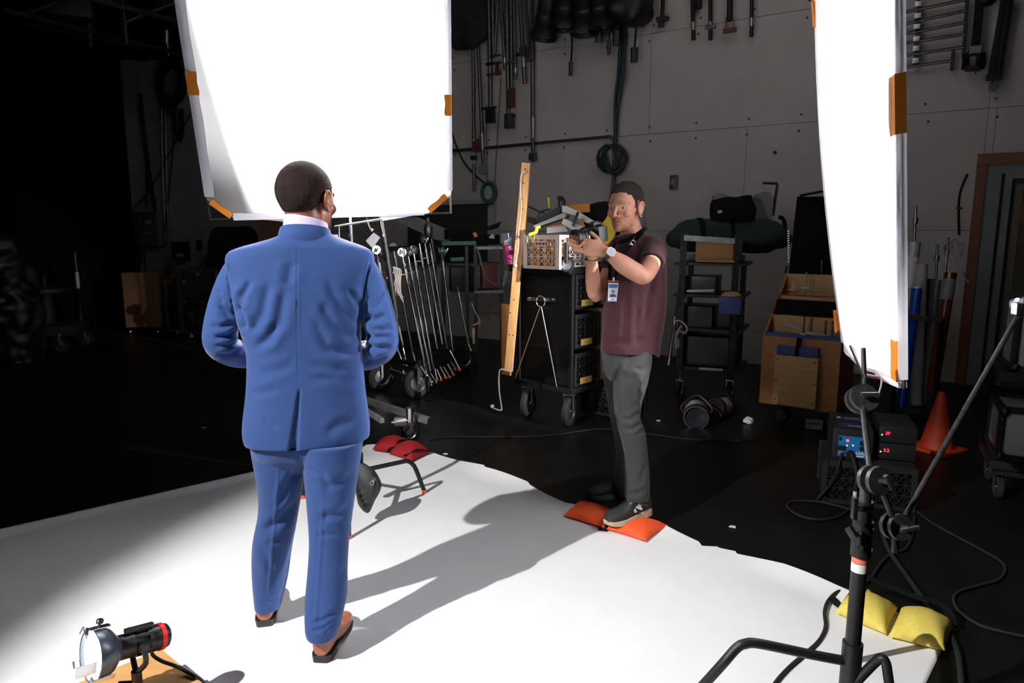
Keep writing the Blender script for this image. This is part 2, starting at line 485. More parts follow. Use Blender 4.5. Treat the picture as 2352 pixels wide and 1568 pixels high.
# door at the right edge: wooden surround, grey steel frame, tan leaf
door = T('door_1', None, None, wp(T_DOOR0-.6, 0)); structure(door)
zt = 2.29
def dbar(bm, t0, t1, z0, z1, o0, o1): bm.box2(wp((t0+t1)/2, z0, (o0+o1)/2), wp((t0+t1)/2, z1, (o0+o1)/2), abs(t1-t0), abs(o1-o0), up=WN); return bm
b = MB()
tt = T_DOOR0
dbar(b, tt+.05, tt-.04, 0, zt, -.02, .05)
b.box2(wp(tt+.05, zt+.05, .02), wp(tt-2.2, zt+.05, .02), .09, .11)
b.build('surround', M('varnished_wood', rgb(112, 62, 34), .5, var=.2, scale=5), door)
b = MB(); dbar(b, tt-.04, tt-.17, 0, zt-.06, -.03, .03); b.box2(wp(tt-.04, zt-.05, 0), wp(tt-2.1, zt-.05, 0), .05, .09)
dbar(b, tt-.2, tt-.26, 0, zt-.14, -.02, .045); b.box2(wp(tt-.2, zt-.12, .01), wp(tt-2.1, zt-.12, .01), .06, .06)
b.build('frame', M('grey_door_frame', rgb(110, 114, 116), .55), door)
b = MB(); dbar(b, tt-.27, tt-1.9, 0.01, zt-.15, -.09, -.045); 
b.build('leaf', M('tan_door_paint', rgb(112, 98, 76), .6), door)
b = MB(); dbar(b, tt-.3, tt-.36, 0.01, zt-.2, -.045, -.02); b.box2(wp(tt-.3, zt-.23, -.03), wp(tt-1.8, zt-.23, -.03), .03, .06)
b.build('stop', M('tan_door_stop', rgb(96, 84, 66), .6), door)
b = MB()
p = wall(2352, 490, -.035); b.box(p, (.14, .012, .2), WROT)
b.build('door_sign', M('red_framed_sign', rgb(120, 48, 36), .5), door)

# ================================================================== drapes at the far left
def drape(name, label, p0, p1, z0, z1, waves, amp):
    p0 = V(p0); p1 = V(p1); u = p1-p0; n = V((-u.y, u.x, 0)).normalized()
    b = MB()
    b.grid(lambda s, t: p0 + u*s + n*(amp*math.sin(s*waves*2*PI) + .3*amp*math.sin(s*waves*4.7*PI+1)) + V((0, 0, z0+(z1-z0)*t)), waves*10, 6)
    o = b.build(name, m_drape, smooth=180, loc=((p0+p1)/2).to_tuple())
    sol = o.modifiers.new('thick', 'SOLIDIFY'); sol.thickness = .012
    return tag(o, label, 'curtain')
ce = at(296, 420, 12.2)
drape('stage_curtain', 'tall black stage curtain along the left, its edge beside the grey wall', (ce.x, 12.2, 0), (-12.0, 6.5, 0), .03, 4.6, 16, .07)
drape('border_curtain', 'short black border curtain hanging high across the upper left', (ce.x-1.2, 11.75, 0), (ce.x+2.6, 11.9, 0), 4.40, 5.3, 9, .06)

# lighting grid under the ceiling, upper left
def gridpipe(name, label, p0, p1, r=.03):
    o = MB().cyl(p0, p1, r).build(name, m_black, loc=V(p0)); tag(o, label, 'pipe', 'lighting grid pipes under the ceiling')
    return o
for i, (x0, y0, x1, y1, d0, d1, lb) in enumerate([
    (0, 20, 420, 125, 7.5, 10.5, 'black grid pipe crossing the upper left corner, lowest of the lighting grid'),
    (150, -20, 430, 55, 6.4, 8.4, 'black grid pipe crossing the upper left corner, nearest the white silk top'),
    (55, 55, 330, 110, 9.2, 11.0, 'thin black grid pipe just above the stage curtain'),
    (60, 30, 260, -40, 8.0, 9.0, 'black grid brace slanting up out of the picture at upper left'),
    (290, 50, 430, -5, 9.0, 9.4, 'black grid brace slanting up beside the white silk')]):
    gridpipe('grid_pipe', lb, at(x0, y0, d0), at(x1, y1, d1))
for i, (x, y, lb) in enumerate([(203, 50, 'leftmost black hanger rod under the ceiling grid'), (285, 45, 'black hanger rod under the ceiling grid beside the border curtain')]):
    p = at(x, y, 9.0); o = MB().cyl(p, p+V((0, 0, 6.1-p.z)), .018).cyl(p-V((0, 0, .3)), p, .04).build('hanger_rod', m_black, loc=p); tag(o, lb, 'rod')
t = T('yoke_lamp', 'small black lamp head hung from the grid at upper left', 'lamp', at(165, 22, 8.6))
p = at(165, 22, 8.6)
MB().box(p, (.45, .3, .22), .4, .03).build('housing', m_black, t); MB().cyl(p+V((0, 0, .1)), p+V((0, 0, .9)), .02).build('hanger', m_black, t)

# ================================================================== white paper sweep on the floor
edge_px = [(842, 1031), (905, 1031), (965, 1034), (1040, 1056), (1112, 1078), (1114, 1083), (1213, 1113), (1216, 1118), (1300, 1160), (1420, 1192), (1530, 1216), (1605, 1246), (1612, 1256), (1650, 1258), (1652, 1261), (1690, 1271), (1692, 1277), (1800, 1309), (1920, 1358), (2050, 1406), (2183, 1452)]
C1 = gnd(842, 1031); C2 = gnd(2183, 1452)
LD = (gnd(0, 1225)-C1).normalized()
U0 = C2-C1; uL = U0.length; U0n = U0.normalized()
EP = [gnd(*q) for q in edge_px]
def edge_at(u):
    s = u*uL
    ts = [(p-C1).dot(U0n) for p in EP]
    for i in range(len(EP)-1):
        if ts[i] <= s <= ts[i+1] + 1e-6:
            k = (s-ts[i])/max(1e-6, ts[i+1]-ts[i]); return EP[i].lerp(EP[i+1], k)
    return EP[-1] if s > ts[-1] else EP[0]
ND = (gnd(2128, 1568)-C2).normalized()
def paper_pt(u, v):
    e = edge_at(u); L = 7.0*v**1.9
    d = LD.lerp(ND, u**3) if u > .0 else LD
    d = LD.lerp(ND, max(0, (u-.55)/.45)**2).normalized()
    p = e + d*L
    z = .004
    lift = .55+.45*math.sin(u*23+1)
    if L < .14: z += .034*lift*(1-L/.14)**1.6*(1 if u < .93 else max(0, (1-u)/.07))
    du = u*uL
    if du < .1 and L > .1: z += .022*(1-du/.1)**1.5
    z += .006*max(0, noise.noise(V((p.x*1.7, p.y*1.7, 3))))
    p.z = z; return p
b = MB(); b.grid(paper_pt, 230, 70)
o = b.build('paper_backdrop', m_paper, smooth=180, loc=(0, 2.5, 0)); so = o.modifiers.new('thick', 'SOLIDIFY'); so.thickness = .0015; so.offset = 1
tag(o, 'wide white seamless backdrop paper spread over the black studio floor', 'backdrop paper')

# ================================================================== the key lamp on its stand, left of the picture
kax = (V((.42, 2.7, .3))-KEY).normalized(); kt = T('fresnel_lamp', 'big lamp on a tall stand at the left of the camera, unseen black flag added before it', 'studio lamp', (KEY.x-.12, KEY.y-.1, 0))
kb = KEY-kax*.06
MB().lathe([(0, -.36), (.13, -.34), (.15, -.2), (.15, -.02), (.135, .0), (.12, -.03), (.0, -.05)], kb, kax, 28).build('housing', m_black, kt)
MB().lathe([(.155, .012), (.155, .05), (.165, .05), (.165, .012), (.155, .012)], kb, kax, 28).build('front_ring', m_black, kt)
MB().cyl((KEY.x-.12, KEY.y-.1, .02), (KEY.x-.12, KEY.y-.1, 3.52), .02).build('column', m_dsteel, kt)
for k in range(3):
    a = .9+k*2*PI/3; MB().cyl((KEY.x-.12, KEY.y-.1, .5), (KEY.x-.12+.55*math.cos(a), KEY.y-.1+.55*math.sin(a), .03), .014).build('leg', m_dsteel, kt)
fd = V((.707, .707, 0)); fp = KEY+fd*.8; fz = 3.6-.8*math.tan(math.radians(24.8)); fs = V((fd.y, -fd.x, 0))
MB().box((fp.x, fp.y, fz+.3), (.012, 1.9, .6), rotz(math.radians(45))).build('flag', m_blackcl, kt)  # unseen flag added to cut the key above the photographer's arms
MB().cyl(V((fp.x, fp.y, fz+.62)), V((KEY.x-.12, KEY.y-.1, 3.5)), .008).build('flag_arm', m_dsteel, kt)
# ================================================================== people
def skin_mat(name, col, rough=.5, sss=.06):
    m = M(name, col, rough, var=.06, scale=40, bump=.04, bscale=300, sss=sss, spec=.4); nt = m.node_tree
    if 'tint' in nt.nodes: return m
    b = nt.nodes['Principled BSDF']; src = b.inputs['Base Color'].links[0].from_socket
    at_ = nt.nodes.new('ShaderNodeAttribute'); at_.attribute_name = 'tint'; at_.name = 'tint'
    mx = nt.nodes.new('ShaderNodeMix'); mx.data_type = 'RGBA'; mx.blend_type = 'MULTIPLY'; mx.inputs[0].default_value = 1
    nt.links.new(src, mx.inputs[6]); nt.links.new(at_.outputs['Color'], mx.inputs[7]); nt.links.new(mx.outputs[2], b.inputs['Base Color'])
    return m
class Head:
    def __init__(s, o, fwd_az, scale, pitch=0.0, roll=0.0):
        f = V((math.sin(fwd_az), math.cos(fwd_az), 0)); r = V((f.y, -f.x, 0))
        R = Matrix((r, f, V((0, 0, 1)))).transposed()
        R = R @ Matrix.Rotation(pitch, 3, 'X') @ Matrix.Rotation(roll, 3, 'Y')
        s.o = V(o); s.R = R; s.s = scale
    def w(s, p): return s.o + s.R @ (V(p)*s.s)
    def add(s, b, neck_to, neck_r=.057):
        w, k, R = s.w, s.s, s.R
        def e(c, r): b.ell(w(c), tuple(x*k for x in r), R, 28, 18)
        def l(pts, rad, n=14): b.limb([w(p) for p in pts], [x*k for x in rad], n=n)
        e((0, -.014, .026), (.077, .098, .091))
        e((0, .03, .0), (.066, .066, .085))
        e((0, .026, -.042), (.060, .062, .068))
        e((0, .04, -.076), (.046, .052, .042))
        e((0, .08, -.099), (.023, .018, .019))
        for q in (-1, 1):
            e((q*.040, .055, -.026), (.025, .028, .024)); e((q*.045, .010, -.060), (.014, .026, .032))
            e((q*.013, .099, -.0405), (.0085, .010, .008))
            # ear
            e((q*.0795, -.01, -.008), (.009, .02, .031))
            l([(q*.078, .007, -.004), (q*.083, .006, .014), (q*.0885, -.01, .025), (q*.0915, -.026, .014), (q*.089, -.026, -.008), (q*.084, -.014, -.03), (q*.079, -.001, -.036)], [.0045, .005, .005, .005, .005, .006, .006], 10)
            l([(q*.046, .072, .0095), (q*.031, .0850, .0095), (q*.017, .082, .007)], [.0045, .006, .0045], 10); l([(q*.044, .070, -.007), (q*.031, .081, -.0085), (q*.018, .079, -.006)], [.004, .005, .004], 10)   # lids
        l([(-.05, .062, .018), (-.03, .083, .0225), (0, .089, .02), (.03, .083, .0225), (.05, .062, .018)], [.010, .0115, .0115, .0115, .010])
        l([(0, .088, .012), (0, .104, -.012), (0, .1145, -.033)], [.008, .0098, .0118])
        l([(0, .098, -.044), (0, .094, -.055)], [.006, .007])
        e((0, .074, -.066), (.031, .021, .022))
        l([(-.025, .080, -.0645), (-.010, .0945, -.0615), (.010, .0945, -.0615), (.025, .080, -.0645)], [.004, .0062, .0062, .004], 10)
        l([(-.021, .080, -.0705), (0, .0945, -.0735), (.021, .080, -.0705)], [.004, .0068, .004], 10)
        n0 = w((0, -.022, -.05)); n1 = V(neck_to)
        b.limb([n0, n0.lerp(n1, .5), n1], [neck_r*k*1.0, neck_r*k*.99, neck_r*k*1.1], n=28)
    def local(s, P):
        return ((P - np.array(s.o)) @ np.array(s.R))/s.s
    def sculpt(s, me):
        P = get_co(me); L = s.local(P); Rf = np.array(s.R)
        for q in (-1, 1):
            d = np.sqrt((L[:, 0]-q*.032)**2 + ((L[:, 2]-.0)/.75)**2 + ((L[:, 1]-.085)*.6)**2)
            P += -Rf[:, 1][None, :]*(.0075*s.s*np.exp(-(d/.0135)**2)*(L[:, 1] > .03))[:, None]
            dd = np.sqrt((L[:, 0]-q*.089)**2 + ((L[:, 1]+.008)/.9)**2 + ((L[:, 2]+.004)/1.3)**2)
            P += -q*Rf[:, 0][None, :]*(.006*s.s*np.exp(-(dd/.011)**2))[:, None]
        # mouth line
        d = np.abs(L[:, 2]+.0672) ; m = (np.abs(L[:, 0]) < .024) & (L[:, 1] > .06)
        P += -Rf[:, 1][None, :]*(.0035*s.s*np.exp(-(d/.0022)**2)*m)[:, None]
        set_co(me, P)
    def tint(s, me, lips=(.8, .5, .5), stubble=(.8, .76, .74), brow=(.4, .33, .3), red=(1, .86, .84), moustache=True):
        L = s.local(get_co(me)); n = len(L); C = np.ones((n, 4))
        x, y, z = np.abs(L[:, 0]), L[:, 1], L[:, 2]
        def mul(mask, col):
            mask = np.clip(mask, 0, 1)[:, None]; C[:, :3] *= (1-mask) + mask*np.array(col)
        front = (y > .04).astype(float)
        mul(np.exp(-(((x-.03)/.022)**2 + ((z+.028)/.02)**2))*front, red); mul(np.exp(-((x/.012)**2+((z+.03)/.016)**2))*front, red)
        mul((1/(1+np.exp((z+.052)/.004)))*(y > .0)*(z > -.125)*(1/(1+np.exp((x-.055)/.006))), stubble)
        if moustache: mul(np.exp(-((x/.024)**4+((z+.0535)/.0052)**2))*(y > .06), (.55, .46, .42)); mul(np.exp(-((x/.014)**2+((z+.096)/.012)**2))*(y > .06), (.75, .66, .6))
        mul(np.exp(-((x/.022)**4+((z+.0672)/.0085)**4))*(y > .07), lips)
        mul(np.exp(-(((x-.033)/.017)**4+((z-.0225-(x-.033)*-.1)/.004)**2))*front, brow)
        ca = me.color_attributes.new('tint', 'FLOAT_COLOR', 'POINT'); ca.data.foreach_set('color', C.astype(np.float32).ravel())
    def eyes(s, parent, iris=(62, 70, 76)):
        mw = M('eye_white', rgb(150, 140, 134), .35); mi = M('iris_%d' % iris[0], rgb(*iris), .2)
        for q in (-1, 1):
            c = s.w((q*.031, .0722, .0008)); b = MB(); b.ell(c, .0118*s.s, None, 18, 12); e = b.build('eye', mw, parent, smooth=180)
            f = (s.R @ V((0.05*0, 1, -.05))).normalized(); b = MB(); b.lathe([(0, .0126*s.s), (.0028*s.s, .0123*s.s), (.0056*s.s, .0108*s.s)], c, f, 16); b.build('iris', mi, e, smooth=180)
def hand(b, wrist, y, z, side, k=1.0, curl=(8, 8, 10, 14), thumb=((.030, .03, -.006), (.052, .058, -.012), (.062, .088, -.012)), spread=1.0, fk=1.0):
    """y fingers, z back of the hand, side = +-1 puts the thumb on +-(y cross z)"""
    y = V(y).normalized(); z = V(z); z = (z-y*z.dot(y)).normalized(); x = y.cross(z)*side
    W = lambda p: V(wrist) + (x*p[0]+y*p[1]+z*p[2])*k
    b.loft([(W((0, -.02, 0)), x, z, .027*k, .021*k, 2.2), (W((0, .012, 0)), x, z, .029*k, .020*k, 2.3), (W((.002, .05, 0)), x, z, .039*k, .0165*k, 2.5), (W((0, .085, 0)), x, z, .041*k, .0135*k, 2.5), (W((0, .1, -.001)), x, z, .037*k, .010*k, 2.5)], 28)
    for i, (fx, fl, fr, y0) in enumerate([(.0295, .074, .0086, .091), (.0098, .083, .0088, .096), (-.010, .077, .0084, .092), (-.0285, .059, .0074, .083)]):
        fl *= fk; fr *= (1+(fk-1)*.7); a = math.radians(curl[i]); p = V((fx, y0-.012, 0)); pts = [W(p)]; rad = [fr*k*1.04]
        ang = 0; sp = (fx*.9)*spread
        p = V((fx, y0, -.0005)); pts.append(W(p)); rad.append(fr*k)
        for j, (sl, am) in enumerate([(.46, .8), (.30, 1.2), (.24, .8)]):
            ang += a*am
            dv = V((sp*.9, math.cos(ang), -math.sin(ang))); p = p + dv*(fl*sl); pts.append(W(p)); rad.append(fr*k*(1.0, .93, .78)[j])
        b.limb(pts, rad, n=14, sub=3)
    b.limb([W((.016, .012, -.004)), *[W(t) for t in thumb]], [.014*k, .0125*k, .0105*k, .0088*k], n=14)
def shoe(parent, heel, az, L, up_mat, sole_mat, s=1.0, sneaker=False, zb=0.0, pitch=0.0, name='shoe'):
    """heel = point under the back of the heel"""
    f = V((math.sin(az)*math.cos(pitch), math.cos(az)*math.cos(pitch), math.sin(pitch))); r = V((math.cos(az), -math.sin(az), 0)); u = r.cross(f)
    W = lambda x, y, z: V(heel) + r*x*s + f*y*L + u*z*s
    dress = not sneaker
    stf = (lambda y: .030 if y < .3 else (.030-.018*min(1, (y-.3)/.2))) if dress else (lambda y: .030-.012*min(1, max(0, (y-.2)/.5)))
    b = MB()
    S = [(.0, .020, .035, .040), (.015, .030, .044, .046), (.08, .037, .046, .048), (.2, .039, .048, .05), (.32, .039, .048, .05), (.46, .042, .040, .042), (.60, .047, .030, .031), (.74, .049, .026, .027), (.88, .042, .022, .023), (.96, .028, .017, .018), (1.0, .010, .010, .011)]
    b.loft([(W(0, y, stf(y)+h), r, u, a*s, hh*s, 2.6) for y, a, h, hh in S], 36, 3)
    b.limb([W(0, .20, .07), W(0, .18, .125)], [(.036*s), (.034*s)], n=24, ref=r, ends=(0, 0))
    me = remesh(b.mesh(), .004, 3)
    o = link_mesh(name, me, up_mat, parent)
    def outline(yy):
        for i in range(len(S)-1):
            if S[i][0] <= yy <= S[i+1][0]:
                q = (yy-S[i][0])/(S[i+1][0]-S[i][0]); return S[i][1]*(1-q)+S[i+1][1]*q
        return .010
    spring = lambda y: (.012 if sneaker else .007)*max(0, (y-.7)/.3)**2
    def slab_(mat, nm, y0, y1, zlo, zhi, k, par):
        bb = MB(); bm = bb.bm; ys = [y0+(y1-y0)*t for t in (0, .006, .015, .03, .05, .08, .12, .17, .23, .3, .38, .46, .54, .62, .7, .77, .83, .88, .92, .95, .97, .985, .995, 1)]
        wd = lambda y: (outline(max(.004, min(y, .992)))*k+.0015)*s
        poly = [(-wd(y), y) for y in ys]+[(wd(y), y) for y in reversed(ys)]
        A = [bm.verts.new(W(x/s, y-.006, zlo(y)+spring(y))) for x, y in poly]; B = [bm.verts.new(W(x/s, y-.006, zhi(y)+spring(y))) for x, y in poly]; n = len(A)
        bm.faces.new(A[::-1]); bm.faces.new(B)
        for i in range(n): bm.faces.new((A[i], A[(i+1) % n], B[(i+1) % n], B[i]))
        bb.build(nm, mat, par, smooth=50)
    if dress:
        slab_(sole_mat, 'sole', 0, 1.01, lambda y: stf(y)-.010, lambda y: stf(y)+.002, 1.04, o)
        slab_(sole_mat, 'heel', 0, .27, lambda y: 0, lambda y: stf(y)-.008, .98, o)
    else:
        slab_(sole_mat, 'sole', 0, 1.01, lambda y: 0, lambda y: stf(y)+.004, 1.06, o)
    b = MB()
    for i in range(4):
        y = .38+i*.055; z = stf(y)+.078-i*.012
        b.tube([W(-.022, y, z-.006), W(0, y, z+.008), W(.022, y, z-.006)], .0028*s, 6)
    b.build('laces', M('shoe_lace_%s' % name, rgb(60, 38, 30) if not sneaker else rgb(50, 50, 52), .8), o)
    return o, W

# ------------------------------------------------------------------ man in the blue suit
D = 2.55
def ringpx(py, xl, xr, b, d=D, e=2.3, yaw=-.23, tilt=0.0):
    Lp = at(xl, py, d); Rp = at(xr, py, d); c = (Lp+Rp)/2; a = (Rp-Lp).length/2
    u = V((math.cos(yaw), -math.sin(yaw), -tilt)); v = V((math.sin(yaw), math.cos(yaw), 0))
    return (c, u, v, a, b, e)
def leg_ring(py, xl, xr, d, kb=1.08, e=2.2):
    Lp = at(xl, py, d); Rp = at(xr, py, d); a = (Rp-Lp).length/2
    return ((Lp+Rp)/2, V((1, 0, 0)), V((0, 1, 0)), a, a*kb, e)
m_skinA = skin_mat('brown_skin', rgb(128, 78, 58), .42)
m_suit = M('blue_suit_wool', rgb(52, 76, 127), .85, var=.07, scale=220, bump=.12, bscale=420, sheen=.25, spec=.15)
HA = Head(at(706, 459, 2.585), math.radians(21), 1.15)
b = MB()
HA.add(b, at(702, 560, D+.02), .060)
tor = [(600, 620, 780, .075), (680, 615, 780, .085), (780, 620, 785, .085), (880, 615, 790, .095), (1000, 625, 790, .09), (1030, 650, 770, .06)]
b.loft([ringpx(560, 655, 755, .06)]+[ringpx(*t) for t in tor], 32)
def armA(pts, rad): b.limb([at(*p) for p in pts], rad, n=20)
LA = [(572, 605, D), (527, 700, D-.005), (512, 782, D-.01), (565, 806, D+.13), (622, 800, D+.24)]
RA = [(812, 612, D+.05), (852, 700, D+.06), (870, 785, D+.05), (825, 812, D+.18), (770, 802, D+.27)]
armA(LA, [.055, .045, .04, .038, .03]); armA(RA, [.055, .045, .04, .038, .03])
legL = [(1010, 578, 700, 2.55), (1050, 584, 699, 2.555), (1090, 591, 697, 2.56), (1140, 597, 689, 2.57), (1180, 595, 682, 2.58), (1215, 588, 677, 2.59), (1250, 583, 671, 2.60), (1310, 582, 662, 2.62), (1360, 585, 651, 2.63), (1382, 587, 646, 2.628), (1394, 588, 643, 2.626)]
legR = [(1010, 690, 832, 2.53), (1050, 698, 828, 2.525), (1090, 700, 822, 2.52), (1140, 706, 814, 2.505), (1200, 711, 806, 2.49), (1250, 712, 800, 2.475), (1310, 709, 796, 2.455), (1370, 704, 795, 2.43), (1420, 703, 785, 2.40), (1440, 704, 781, 2.39), (1454, 707, 776, 2.385)]
for LG in (legL, legR): b.limb([at((xl+xr)/2, py, d) for py, xl, xr, d in LG], [max(.03, (xr-xl)/2*.00165*.72) for py, xl, xr, d in LG], n=18)
hand(b, at(635, 800, D+.255), V((.9, .35, .0)), V((0, .5, .8)), -1, 1.0, (35, 38, 40, 42))
hand(b, at(752, 801, D+.28), V((-.9, .35, .0)), V((0, .5, .8)), 1, 1.0, (35, 38, 40, 42))
me = remesh(b.mesh(), .0034, 2)
HA.sculpt(me); HA.tint(me, lips=(.75, .5, .5), stubble=(.72, .7, .68), brow=(.3, .26, .25), red=(1, .95, .93), moustache=False)
baseA = gnd(690, 1480)
manA = link_mesh('person', me, m_skinA, loc=baseA)
tag(manA, 'person standing with back turned, in a bright blue suit and brown leather shoes', 'person')
HA.eyes(manA, (60, 42, 34))
# hair
L = HA.local(get_co(me)+np.array(baseA))
def hairlineA(y): return np.interp(y, [-.12, -.075, -.045, -.03, -.018, -.004, .006, .018, .026, .04, .055, .075, .11], [-.034, -.040, -.036, -.022, .004, .034, .028, -.012, .0, .045, .06, .066, .068])
keep = (L[:, 2] > hairlineA(L[:, 1])) & (np.abs(L[:, 0]) < .0785) | ((L[:, 2] > .035))
thk = lambda co: (lambda q: .0025 + .0035*np.clip((q[:, 2]+.03)/.05, 0, 1))(HA.local(co+np.array(baseA)))
hm = shell(me, keep, thk, 'hair'); push_noise(hm, .0012, 220)
link_mesh('hair', hm, M('cropped_black_hair', rgb(44, 32, 31), .85, var=.3, scale=30, bump=.7, bscale=420, spec=.2), None).parent = manA
# shirt collar
b = MB()
c0 = at(703, 515, D+.012); u = V((.97, .10, -.17)); v = V((-.16, .95, -.18))
b.loft([(c0+V((0, 0, -.045)), u, v, .088, .086, 2.1), (c0+V((0, 0, 0)), u, v, .0815, .081, 2.1), (c0+V((0, 0, .012)), u, v, .0805, .080, 2.1), (c0+V((0, 0, .0125)), u, v, .0775, .077, 2.1), (c0+V((0, 0, -.04)), u, v, .079, .078, 2.1)], 40, 2, cap=False)
b.build('shirt', M('lilac_shirt_cotton', rgb(206, 190, 226), .7, var=.03, scale=200, bump=.05, bscale=400), manA, 'lilac shirt collar', smooth=60)
# trousers
b = MB()
b.loft([leg_ring(*t, kb=1.08+.22*max(0, (t[0]-1300)/110)) for t in legL], 36, 3); b.loft([leg_ring(*t, kb=1.08+.22*max(0, (t[0]-1300)/110)) for t in legR], 36, 3)
b.loft([ringpx(900, 590, 822, .125), ringpx(980, 580, 832, .135), ringpx(1030, 586, 828, .12), ringpx(1056, 605, 808, .085), ringpx(1078, 660, 752, .05)], 36)
me = remesh(b.mesh(), .005, 9)
folds(me, [
    ([(640, 1060), (634, 1160), (622, 1300), (616, 1400)], 3.5, -.0026), ([(742, 1110), (738, 1240), (726, 1400), (724, 1440)], 3.5, -.0026),
    ([(684, 1150), (640, 1200), (600, 1222)], 11, .010), ([(668, 1222), (640, 1232), (612, 1230)], 9, .004),
    ([(814, 1158), (775, 1184), (728, 1190)], 11, .010), ([(810, 1198), (775, 1210), (745, 1212)], 9, .005), ([(820, 1080), (790, 1104), (745, 1122)], 10, .006),
    ([(700, 1065), (660, 1110), (640, 1170)], 8, .007), ([(702, 1070), (740, 1090), (760, 1130)], 8, .006),
    ([(650, 1240), (610, 1250)], 6, .004), ([(720, 1230), (790, 1225)], 6, .004),
    ([(780, 1400), (745, 1425), (712, 1432)], 6, .007), ([(776, 1418), (745, 1442), (712, 1450)], 5, .007), ([(772, 1433), (745, 1455)], 4, .005),
    ([(640, 1370), (612, 1385)], 5, .004), ([(800, 1290), (775, 1340)], 7, .004), ([(600, 1250), (625, 1320)], 8, .004)])
push_noise(me, .003, (9, 9, 5), 2)
link_mesh('trousers', me, m_suit, manA)
# jacket
tors = [(528, 657, 748, .070), (542, 636, 768, .080), (555, 596, 800, .092), (566, 560, 832, .102), (578, 534, 852, .106), (600, 528, 858, .112), (640, 538, 846, .122), (690, 545, 830, .130), (740, 556, 826, .132), (790, 572, 827, .130), (840, 576, 832, .130), (900, 573, 838, .136), (950, 567, 844, .142), (985, 566, 847, .147), (1008, 571, 845, .148)]
b = MB(); b.loft([ringpx(*t, e=2.45) for t in tors], 64, 3)
def sleeve(pts, rad): b.limb([at(*p) for p in pts], rad, n=28, sub=4)
sleeve([(561, 606, D+.01), (540, 650, D+.0), (518, 706, D-.005), (507, 758, D-.012), (508, 790, D+.0), (540, 812, D+.07), (580, 817, D+.15), (606, 812, D+.2)], [.058, .063, .061, .063, .062, .054, .048, .046])
sleeve([(824, 608, D+.04), (846, 650, D+.055), (866, 706, D+.055), (878, 760, D+.045), (877, 794, D+.055), (848, 818, D+.12), (815, 824, D+.19), (790, 818, D+.24)], [.060, .063, .061, .062, .061, .054, .049, .047])
me = remesh(b.mesh(), .0052, 4)
vent_l = lambda y: np.interp(y, [885, 1040], [687, 662]); vent_r = lambda y: np.interp(y, [885, 1040], [689, 684])
P = get_co(me); Nn = get_no(me); px, py = projn(P)
view = P-np.array([0, 0, CAM_Z]); facing = ((view*Nn).sum(1) < 0)
dd_ = np.minimum(px-vent_l(py)+2, vent_r(py)+3-px); sm = np.clip(dd_/8, 0, 1)*np.clip((py-886)/25, 0, 1)*facing
P += (view/np.linalg.norm(view, axis=1)[:, None])*(.024*sm)[:, None]
set_co(me, P)
folds(me, [
    ([(683, 545), (682, 700), (684, 890)], 1.8, .0022),                       # centre back seam
    ([(527, 588), (524, 640), (533, 690), (540, 705)], 2.4, .006), ([(852, 588), (842, 640), (832, 690), (828, 708)], 2.4, .006),   # armhole seams
    ([(541, 700), (556, 730), (563, 760)], 8, .016), ([(828, 705), (815, 690), (795, 660)], 8, .010), ([(830, 700), (826, 740), (822, 780)], 7, .014),
    ([(560, 660), (548, 690), (545, 715)], 7, .008), ([(575, 640), (560, 680), (556, 712)], 7, .007),
    ([(620, 640), (604, 720), (575, 770)], 12, .008), ([(655, 650), (640, 740), (590, 800)], 13, .007), ([(668, 600), (660, 660)], 12, .005),
    ([(735, 690), (765, 745), (812, 790)], 12, .009), ([(745, 640), (790, 720), (822, 745)], 10, .007), ([(720, 720), (750, 790), (815, 815)], 12, .006),
    ([(580, 800), (620, 780), (640, 740)], 9, .005), ([(830, 805), (780, 812), (740, 800)], 9, .006), ([(832, 840), (770, 850), (710, 835)], 10, .005),
    ([(590, 860), (640, 850), (680, 835)], 10, .003), ([(840, 880), (780, 868), (700, 870)], 10, .004), ([(575, 905), (640, 895)], 9, .003),
    ([(820, 960), (780, 975), (745, 1000)], 11, .005), ([(600, 960), (640, 985)], 10, .003),
    ([(560, 750), (525, 772), (490, 775)], 6, .009), ([(566, 775), (525, 795), (490, 792)], 6, .007), ([(500, 700), (525, 720), (545, 718)], 7, .007), ([(482, 745), (505, 752), (535, 742)], 6, .006),
    ([(560, 800), (520, 815), (498, 812)], 6, .005), ([(825, 760), (860, 775), (900, 772)], 6, .008), ([(828, 785), (865, 800), (905, 795)], 6, .008), ([(890, 720), (862, 735), (835, 722)], 7, .007), ([(905, 748), (880, 760), (850, 752)], 6, .006), ([(895, 820), (860, 830), (835, 826)], 6, .005),
    ([(500, 660), (512, 700)], 7, .004), ([(880, 660), (872, 710)], 7, .004)], 1.12)
push_noise(me, .004, (7, 7, 3.5), 5)
jk = link_mesh('jacket', me, m_suit, manA)
# turned up collar band of the jacket
b = MB(); c0 = at(702, 541, D+.008); u = V((.97, .16, -.03)); v = V((-.16, .96, -.20))
b.loft([(c0+V((0, -.008, -.052)), u, v, .112, .086, 2.2), (c0+V((0, -.004, -.012)), u, v, .100, .096, 2.15), (c0+V((0, .0, .018)), u, v, .0915, .090, 2.1), (c0+V((0, .0, .020)), u, v, .0875, .086, 2.1), (c0+V((0, 0, -.03)), u, v, .089, .087, 2.1)], 48, 3, cap=False)
b.build('collar', m_suit, jk, smooth=60)
